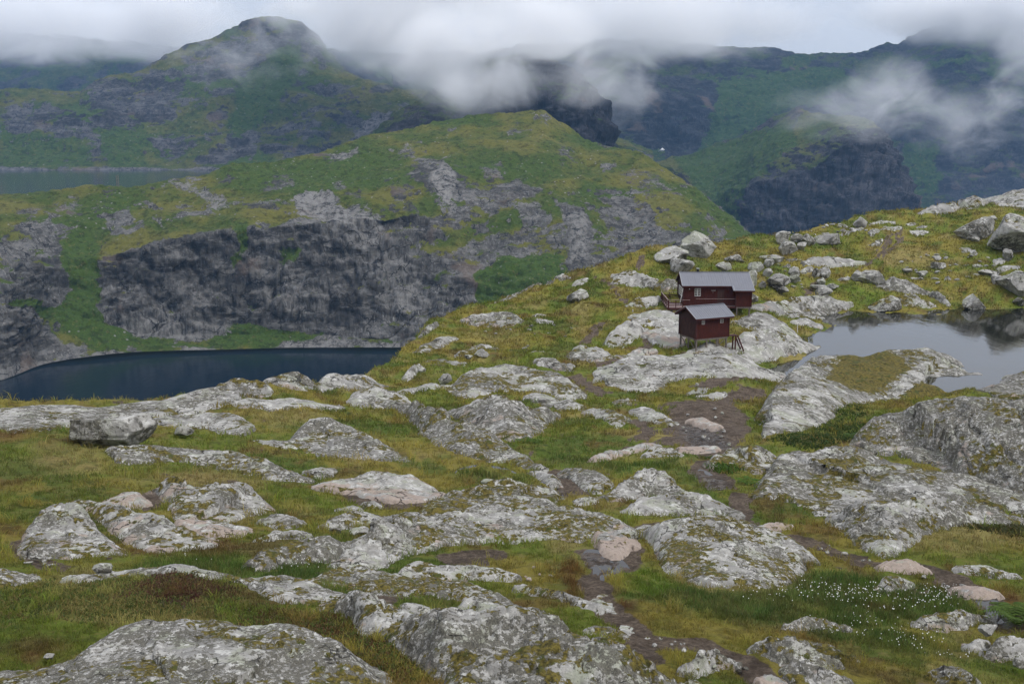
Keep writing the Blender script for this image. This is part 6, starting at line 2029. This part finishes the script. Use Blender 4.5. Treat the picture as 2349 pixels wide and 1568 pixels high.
strew('small pale stone in the turf along the skyline right of the cabin', 'stones on the skyline turf', '9', [(440, 340), (800, 270), (1000, 290), (960, 380), (700, 370), (480, 400)], 30, .8)
strew('small stone in the turf of the slope behind the pond', 'stones on the slope', '9', [(1250, 640), (1800, 480), (2100, 600), (2000, 850), (1650, 830), (1300, 760)], 40, .75)
strew('small stone among the boulder heap right of the cabin', 'stones of the boulder heap', '9', [(120, 640), (300, 640), (460, 850), (300, 900), (80, 880)], 20, .8)
strew('small pale stone in the grass of the green shoulder', 'stones on the green shoulder', 'b', [(1300, 480), (1750, 520), (1700, 620), (1200, 800), (700, 700), (900, 620)], 18, .5)
strew('tiny pinkish stone on the moss left of the red sedge', 'stones beside the red sedge', '7', [(0, 760), (180, 780), (190, 830), (20, 850)], 6, .13, .9)
strew('tiny stone in the mud of the path', 'stones in the path', '7', [(540, 1090), (700, 1090), (960, 1180), (1100, 1260), (1050, 1280), (600, 1150)], 14, .10, .5)
strew('small stone on the bare ground of the left edge', 'stones on the bare ground', '6', [(30, 660), (300, 690), (330, 760), (120, 760)], 14, .16, .4)
strew('pale stone in the wet stream bed below the cabins', 'stones in the stream bed', '7', [(770, 60), (960, 40), (1040, 190), (1000, 240), (860, 230), (780, 140)], 16, .26, .3)
strew('small stone on the right hand path', 'stones on the right hand path', '7', [(1300, 625), (1420, 650), (1680, 760), (1900, 780), (2150, 890), (2100, 910), (1700, 800), (1380, 700)], 14, .14, .4)
# ------------------------------------------------------------------ grass, sedge, cotton grass, ferns
def mat_blades(name, trans=.35):
    k = NT(name)
    c = k.attr('bcol', 'Color')
    k.finish(c, .75, .2)
    d = k.n('ShaderNodeBsdfTranslucent')
    k.set(d.inputs['Color'], c)
    mx = k.n('ShaderNodeMixShader')
    mx.inputs[0].default_value = trans
    k.t.links.new(k.b.outputs[0], mx.inputs[1]); k.t.links.new(d.outputs[0], mx.inputs[2])
    k.t.links.new(mx.outputs[0], k.out.inputs['Surface'])
    return k.m


M_BLADE = mat_blades('grass_blades')


_tv = np.array([1700, 1568, 1400, 1300, 1200, 1100, 1000, 940, 880], float)
_ty = np.array([14.5, 17.5, 23.5, 29.0, 36.0, 46.0, 62.0, 76.0, 92.0], float)


def fine_ground(x, y, mud):
    z = G(x, y)
    sc = np.clip(y / 50, .35, 2.0)
    z += fbm(x / .55, y / .55, 9.0, 3, .6) * .045 * sc * (1 - .6 * mud) - .06 * mud
    z += np.maximum(0, fbm(x / 1.05, y / 1.05, 12.0, 2)) * .20 * np.clip(y / 60, .25, 1.3) * (1 - mud)
    return z


def blades_mesh(name, base, ht, wd, lean, col, n_per, rs, spread):
    """n_per curved blades for every tuft: five points, three triangles each"""
    N = len(base)
    b = np.repeat(base, n_per, 0); M = len(b)
    h = np.repeat(ht, n_per) * rs.uniform(.55, 1.25, M)
    w = np.repeat(wd, n_per) * rs.uniform(.7, 1.3, M)
    ang = rs.uniform(0, 2 * np.pi, M)
    ln = np.repeat(lean, n_per) * rs.uniform(.2, 1.3, M) * h
    sp = np.repeat(spread, n_per)
    b = b + np.stack([rs.normal(size=M) * sp, rs.normal(size=M) * sp, np.zeros(M) - .01], 1)
    d = np.stack([np.cos(ang), np.sin(ang), np.zeros(M)], 1)
    fa = rs.uniform(-.9, .9, M)                                  # blades turn mostly flat to no one side
    s = np.stack([np.cos(fa), np.sin(fa), np.zeros(M)], 1) * (w / 2)[:, None]
    up = np.array((0, 0, 1.0))
    mid = b + d * (ln * .35)[:, None] + up * (h * .55)[:, None]
    tip = b + d * ln[:, None] + up * (h * (1 - .25 * np.repeat(lean, n_per)))[:, None]
    V = np.stack([b - s, b + s, mid - s * .8, mid + s * .8, tip], 1).reshape(-1, 3)
    i = np.arange(M)[:, None] * 5
    F = np.concatenate([i + np.array([0, 1, 3]), i + np.array([0, 3, 2]), i + np.array([2, 3, 4])], 1).reshape(-1, 3)
    c = np.repeat(col, n_per, 0) * rs.uniform(.70, 1.30, (M, 1)) * (1 + rs.normal(size=(M, 3)) * .05)
    cc = np.stack([c, c, c, c, c * 1.06], 1).reshape(-1, 3)
    me = mesh_np(name, V, F, smooth=False)
    attr(me, 'bcol', np.clip(cc, 0, 1))
    return me


def turf():
    rs = np.random.RandomState(3)
    n = 160000
    v = 890 + (1690 - 890) * rs.uniform(0, 1, n) ** .8
    y = np.interp(-v, -_tv, _ty) * rs.uniform(.985, 1.015, n)
    x = rs.uniform(-.66, .66, n) * y
    col, mud, wet, tall = cover(x, y)
    rh = rock_height(x, y)
    ok = (mud < .35) & (rh < .03)
    # thin grass on the edges of rocks and in hollows
    x, y, col, mud, tall = x[ok], y[ok], col[ok], mud[ok], tall[ok]
    z = fine_ground(x, y, mud)
    dens = sst(-.55, .25, fbm(x / .9, y / .9, 44.0, 3)) + (tall > .6) * .6
    ok = rs.uniform(0, 1, len(x)) < dens * .72
    x, y, z, col, tall = x[ok], y[ok], z[ok], col[ok], tall[ok]
    print('tufts', len(x))
    short = tall < .62
    dry = rs.uniform(0, 1, len(x)) < .22
    col = np.where(dry[:, None], col * .55 + np.array((.19, .155, .065)) * .45, col * 1.18)
    base = np.stack([x, y, z], 1)
    ht = np.where(short, rs.uniform(.07, .20, len(x)), rs.uniform(.18, .36, len(x)) * np.clip(tall, .6, 1)) * np.clip(y / 28, .8, 1.5)
    clump = sst(.12, .55, fbm(x / .85, y / .85, 12.0, 2))
    ht = ht * (1 + 1.5 * clump * short)
    col = col * (.80 + .45 * clump)[:, None]
    wd = np.maximum(.010, .00052 * y)
    for nm, sel, per, lab in (('short_grass', short, 4, 'short olive turf between the rocks'), ('sedge_grass', ~short, 6, 'tall green and russet sedge in the wet hollows')):
        me = blades_mesh(nm, base[sel], ht[sel], wd[sel], np.where(short[sel], .9, .55), col[sel], per, rs, np.where(short[sel], .05, .07) * np.clip(y[sel] / 26, .8, 2.2))
        obj(nm, me, M_BLADE, label=lab, cat='grass', kind='stuff')


turf()


def far_turf():
    rs = np.random.RandomState(31)
    n = 90000
    tv = np.array([1000, 940, 880, 850, 800, 750, 705, 640, 590, 545, 500, 455], float)
    ty = np.array([62, 76, 92, 99, 110, 123, 135, 150, 165, 180, 197, 215], float)
    v = rs.uniform(470, 1000, n)
    y = np.interp(-v, -tv, ty) * rs.uniform(.98, 1.02, n)
    x = rs.uniform(-.30, .62, n) * y
    yr = np.interp(x / y, _rim_a, _rim[:, 1])
    ok = (y < yr + 1.5) & (fbm(x / 2.0, y / 2.0, 44.0, 3) > -.25)
    x, y = x[ok], y[ok]
    col, mud, wet, tall = cover(x, y)
    ok = (mud < .35) & (rock_height(x, y) < .03) & (G0(x, y) > POND_Z + .1)
    x, y, col, mud = x[ok], y[ok], col[ok], mud[ok]
    z = fine_ground(x, y, mud)
    N = len(x); per = 4; M = N * per
    b = np.repeat(np.stack([x, y, z], 1), per, 0)
    sc = np.repeat(y / 100, per)
    b[:, :2] += rs.normal(size=(M, 2)) * (.20 * sc)[:, None]
    h = rs.uniform(.10, .34, M) * sc ** .7
    w = rs.uniform(.05, .12, M) * sc
    d = rs.normal(size=(M, 2)) * (h * .5)[:, None]
    tip = b + np.concatenate([d, h[:, None]], 1)
    fa = rs.uniform(-.9, .9, M)
    s_ = np.stack([np.cos(fa), np.sin(fa), np.zeros(M)], 1) * (w / 2)[:, None]
    b[:, 2] -= .03
    V = np.stack([b - s_, b + s_, tip], 1).reshape(-1, 3)
    dry = (rs.uniform(0, 1, N) < .25)[:, None]
    col = np.where(dry, col * .5 + np.array((.20, .165, .07)) * .5, col * 1.1) * rs.uniform(.65, 1.3, (N, 1))
    c = np.repeat(col, per, 0) * rs.uniform(.75, 1.25, (M, 1))
    me = mesh_np('hill_grass', V, np.arange(3 * M).reshape(M, 3), smooth=False)
    attr(me, 'bcol', np.repeat(c, 3, 0))
    obj('hill_grass', me, M_BLADE, label='rough tussocky turf on the slopes round the cabins', cat='grass', kind='stuff')


far_turf()


def sample_in(reg, quad, n, rs):
    pts = R(reg, quad)
    us, vs_ = np.array(pts).T
    u = rs.uniform(us.min(), us.max(), n * 3); v = rs.uniform(vs_.min(), vs_.max(), n * 3)
    m = inside(pts, u, v)
    u, v = u[m][:n], v[m][:n]
    p = hit(u, v)
    mud = cover(p[:, 0], p[:, 1])[1]
    p[:, 2] = fine_ground(p[:, 0], p[:, 1], mud)
    ok = (rock_height(p[:, 0], p[:, 1]) < .02) & (mud < .4)
    return p[ok]


def heath():
    """low leafy heath: small broad leaves"""
    rs = np.random.RandomState(8)
    P, C_ = [], []
    for reg, quad, n, cols in (
            ('6', [(0, 880), (420, 800), (640, 770), (840, 765), (960, 830), (1060, 900), (1000, 1000), (560, 1010), (200, 1000), (0, 1010)], 2600, [(.085, .110, .028), (.060, .085, .020), (.125, .115, .035), (.150, .120, .040)]),
            ('6', [(640, 850), (830, 790), (990, 870), (900, 940), (700, 900)], 1500, [(.075, .028, .022), (.055, .040, .020), (.090, .045, .030)]),
            ('6', [(1050, 960), (1500, 990), (1650, 1100), (1780, 1130), (1950, 1301), (1750, 1301), (1550, 1130), (1200, 1050)], 2400, [(.075, .095, .022), (.075, .060, .022), (.095, .045, .025), (.070, .095, .022)]),
            ('7', [(1400, 0), (1600, 0), (1620, 150), (1480, 220), (1380, 240), (1200, 190), (1420, 150)], 1500, [(.035, .060, .016), (.055, .080, .020)]),
            ('7', [(920, 260), (990, 290), (1000, 350), (920, 330)], 400, [(.050, .090, .014), (.060, .105, .016)]),
            ('7', [(1960, 580), (2349, 560), (2349, 640), (2200, 620)], 700, [(.045, .055, .016), (.060, .050, .020)])):
        p = sample_in(reg, quad, n, rs)
        P.append(p); c = np.array(cols)[rs.randint(0, len(cols), len(p))]
        C_.append(c)
    P = np.concatenate(P); C_ = np.concatenate(C_)
    P[:, :2] += rs.normal(size=(len(P), 2)) * .35
    ok = rock_height(P[:, 0], P[:, 1]) < .02
    P, C_ = P[ok], C_[ok]
    P[:, 2] = fine_ground(P[:, 0], P[:, 1], np.zeros(len(P)))
    Y = P[:, 1]
    me = blades_mesh('heath_leaves', P, rs.uniform(.05, .13, len(P)) * np.clip(Y / 24, .8, 2), np.maximum(.022, .0011 * Y), np.full(len(P), .9), C_, 6, rs, .06 * np.clip(Y / 22, .8, 2.5))
    obj('heath_leaves', me, M_BLADE, label='low leafy heath with reddish patches on the foreground banks', cat='heath', kind='stuff')


heath()


def mat_cotton():
    k = NT('white_cotton_heads')
    return k.finish((.80, .80, .77), .95, .05)


M_COTTON = mat_cotton()


def cotton(label, reg, parts, seed):
    rs = np.random.RandomState(seed)
    P = np.concatenate([sample_in(reg, q, n, rs) for q, n in parts])
    n = len(P)
    v0, f0 = icosphere(1)
    h = rs.uniform(.26, .46, n)
    top = P + np.stack([rs.normal(size=n) * .05, rs.normal(size=n) * .05, h], 1)
    r = rs.uniform(.006, .016, n)
    V = (v0[None] * np.array((1, 1, 1.25)) * (1 + .25 * rs.normal(size=(n, len(v0), 1)).clip(-1, 1)) * r[:, None, None] + top[:, None])
    F = f0[None] + (np.arange(n) * len(v0))[:, None, None]
    me = mesh_np('cotton_grass', V.reshape(-1, 3), F.reshape(-1, 3))
    o = obj('cotton_grass', me, M_COTTON, label=label, cat='cotton grass', kind='stuff')
    # stems
    w = np.array((.004, 0, 0))
    S = np.stack([P - w, P + w, top], 1).reshape(-1, 3)
    me2 = mesh_np('stems', S, np.arange(3 * n).reshape(n, 3), smooth=False)
    attr(me2, 'bcol', np.tile((.07, .09, .03), (3 * n, 1)))
    obj('stems', me2, M_BLADE, parent=o)


cotton('white cotton grass heads in the larger sedge patch', 'c', [([(420, 330), (700, 380), (980, 400), (1200, 430), (1500, 420), (1820, 430), (1960, 480), (1850, 520), (1500, 540), (1000, 540), (600, 520), (380, 470)], 170),
        ([(800, 430), (1200, 430), (1300, 500), (900, 540)], 60), ([(1540, 430), (1820, 420), (1800, 510), (1580, 540)], 42), ([(60, 400), (400, 360), (620, 560), (300, 560), (100, 500)], 34), ([(1000, 520), (1900, 500), (1950, 560), (1400, 620), (1000, 600)], 50)], 21)
cotton('white cotton grass heads in the smaller sedge patch near the bottom', 'c', [([(480, 700), (760, 690), (1100, 650), (1350, 690), (1640, 740), (1760, 830), (1500, 900), (1250, 850), (900, 800), (650, 760)], 95),
        ([(1540, 900), (1900, 930), (1930, 980), (1650, 970)], 16)], 22)
cotton('few white cotton grass heads in the wet hollow behind the knoll', '6', [([(1270, 770), (1500, 750), (1450, 840), (1300, 830)], 34), ([(740, 730), (860, 700), (1080, 760), (950, 780)], 8)], 23)


def fern(label, reg, foot, n, length, seed, col):
    rs = np.random.RandomState(seed)
    p = hit(*[np.array([q]) for q in R(reg, [foot])[0]])[0]
    p[2] = float(G(p[:1], p[1:2])[0]) + max(0, float(rock_height(p[:1], p[1:2])[0])) * .9
    root = empty('fern', tuple(p), 0, label=label, cat='fern', group='ferns')
    for i in range(n):
        a = 2 * math.pi * i / n + rs.uniform(-.3, .3)
        L_ = length * rs.uniform(.75, 1.15)
        V, F, Cc = [], [], []
        for j in range(13):
            t = (j + .5) / 13
            r = L_ * t * .85
            z = L_ * (1.15 * t - .95 * t * t)
            q = np.array((math.cos(a) * r, math.sin(a) * r, z))
            wl = L_ * .24 * math.sin(math.pi * (t * .85 + .12)) ** .8
            side = np.array((-math.sin(a), math.cos(a), 0)); fw = np.array((math.cos(a), math.sin(a), .2)) * L_ * .055
            for sg in (-1, 1):
                k = len(V)
                V += [q - fw * .5, q + fw * .5, q + side * sg * wl * .6 + fw * .9 - np.array((0, 0, wl * .12)), q + side * sg * wl + fw * .9 - np.array((0, 0, wl * .3))]
                F += [(k, k + 1, k + 2), (k, k + 2, k + 3)]
                Cc += [np.array(col) * rs.uniform(.7, 1.3)] * 4
        me = mesh_np('frond', np.array(V), np.array(F), smooth=False)
        attr(me, 'bcol', np.array(Cc))
        obj('frond', me, M_BLADE, parent=root)


GR = (.060, .100, .016)
fern('dense bright fern at the right edge beside the puddle', 'c', (2290, 640), 17, .95, 1, GR)
fern('second fern in front of the one at the right edge', 'c', (2230, 590), 12, .75, 2, GR)
fern('yellowing fern behind the twin humped rock', 'c', (990, 905), 10, .45, 3, (.10, .095, .022))
fern('fern in the ferny hollow at the head of the stream', '7', (1085, 395), 12, .8, 4, (.060, .115, .014))
fern('fern at the foot of the round dark fronted dome', '8', (885, 660), 11, .8, 5, (.060, .105, .014))
fern('second fern right of the round dark fronted dome', '8', (940, 665), 9, .6, 6, (.060, .105, .014))
fern('fern tucked below the crowned rock in the turf', '7', (1560, 210), 10, .7, 7, (.045, .085, .014))
# ------------------------------------------------------------------ rain pools
M_POOL = mat_water('pool_water', (.020, .018, .016), .02, .6, 4.0, .03)


for (lab, _r, _p), (poly, level, *_) in zip(POOL_SHAPES, POOLS):
    q = np.array(poly); c = q.mean(0); r = q - c
    q = c + r * (1 + .12 / np.linalg.norm(r, axis=1, keepdims=True))
    flat_poly('puddle', [tuple(a) for a in q], level - .078, M_POOL, kind='structure', label=lab)

# ------------------------------------------------------------------ mist and haze
def mat_mist(name, dens, nscale, thr, soft=1.0, col=(.985, .99, 1.0)):
    k = NT(name)
    tc = k.n('ShaderNodeTexCoord').outputs['Object']
    ln = k.n('ShaderNodeVectorMath', operation='LENGTH')
    k.set(ln.inputs[0], tc)
    n = k.noise(nscale, 5, .60, k.map(k.pos(), (1, .8, 1.4)), .9)
    n2 = k.noise(nscale * .35, 2, .5)
    w = k.math('SUBTRACT', k.math('ADD', k.math('MULTIPLY', n, .6), k.math('MULTIPLY', n2, .4)), .5)
    r = k.math('MULTIPLY_ADD', w, -thr, ln.outputs['Value'])
    d = k.step(r, .92, .92 - soft)
    d = k.math('MULTIPLY', k.math('MULTIPLY', d, k.step(ln.outputs['Value'], 1.0, .75)), dens)
    pv = k.n('ShaderNodeVolumePrincipled')
    pv.inputs['Color'].default_value = (*col, 1)
    pv.inputs['Anisotropy'].default_value = 0.0
    k.set(pv.inputs['Density'], d)
    k.t.links.new(pv.outputs[0], k.out.inputs['Volume'])
    k.m.cycles.volume_step_rate = 1.0
    return k.m


M_MIST = mat_mist('thick_mist', .020, .0075, 2.6, 1.0)
M_NEARMIST = mat_mist('rolling_mist', .026, .0125, 3.2, 1.1)
M_WISP = mat_mist('thin_mist', .0085, .015, 4.6, 1.3)


def mist(name, label, u, v, Y, du, dv, dd, mat):
    p = at(u, v, Y)
    vv, ff = icosphere(3)
    vv = vv * (1 + .0 * vv[:, :1])
    me = mesh_np(name, vv, ff)
    o = obj(name, me, mat, label=label, cat='mist', kind='stuff', loc=tuple(p))
    o.scale = (du / FPX * Y, dd, dv / FPX * Y)
    o.visible_shadow = True
    return o


BANK = 'low cloud hanging over the mountain tops'
for a in ((900, 45, 1560, 230, 120, 150), (1460, 50, 1800, 280, 115, 200),
          (1700, 35, 2050, 300, 115, 180), (790, 80, 1660, 170, 130, 100), (870, 105, 1560, 190, 115, 90), (690, 15, 1850, 170, 75, 90), (735, 55, 1760, 140, 95, 70), (660, 30, 1760, 120, 55, 60), (90, 35, 2350, 390, 125, 220), (360, 50, 2300, 250, 105, 200),
          (2170, 15, 2150, 340, 95, 180), (2420, 30, 2080, 290, 130, 180), (1100, -30, 1600, 560, 120, 220)):
    mist('mist', BANK, *a, M_MIST)
for a in ((960, 95, 1060, 210, 130, 75), (1110, 100, 1040, 230, 160, 75), (1250, 70, 1050, 190, 135, 75), (1075, 205, 1030, 130, 85, 50), (1000, 160, 1080, 140, 95, 60), (1200, 170, 1040, 130, 85, 55), (1330, 165, 1060, 125, 95, 50)):
    mist('mist', 'white mist rolling down behind the green hill', *a, M_NEARMIST)
for a, lab in (((1950, 255, 1330, 220, 85, 60), 'torn wisp of mist in front of the spur at the right'), ((2040, 205, 1310, 110, 95, 50), 'upper tuft of the torn wisp at the right'),
               ((2255, 270, 1560, 220, 120, 80), 'bluish wisp of mist near the right edge'), ((2335, 180, 1600, 150, 140, 80), 'bluish wisp of mist at the right edge, upper one'),
               ((560, 120, 1660, 230, 110, 60), 'thin veil of mist across the left peak'), ((1425, 215, 1420, 110, 110, 60), 'thin veil of mist beside the dark crag')):
    mist('mist', lab, *a, M_WISP)

k = NT('thin_blue_air')
pv = k.n('ShaderNodeVolumePrincipled')
pv.inputs['Color'].default_value = (.30, .58, 1.0, 1)
pv.inputs['Density'].default_value = .00007
pv.inputs['Anisotropy'].default_value = .0
k.t.links.new(pv.outputs[0], k.out.inputs['Volume'])
MB().box(-3600, 3600, -120, 4400, -140, 520).build('haze', k.m, None, kind='stuff', label='thin bluish air over the whole valley')
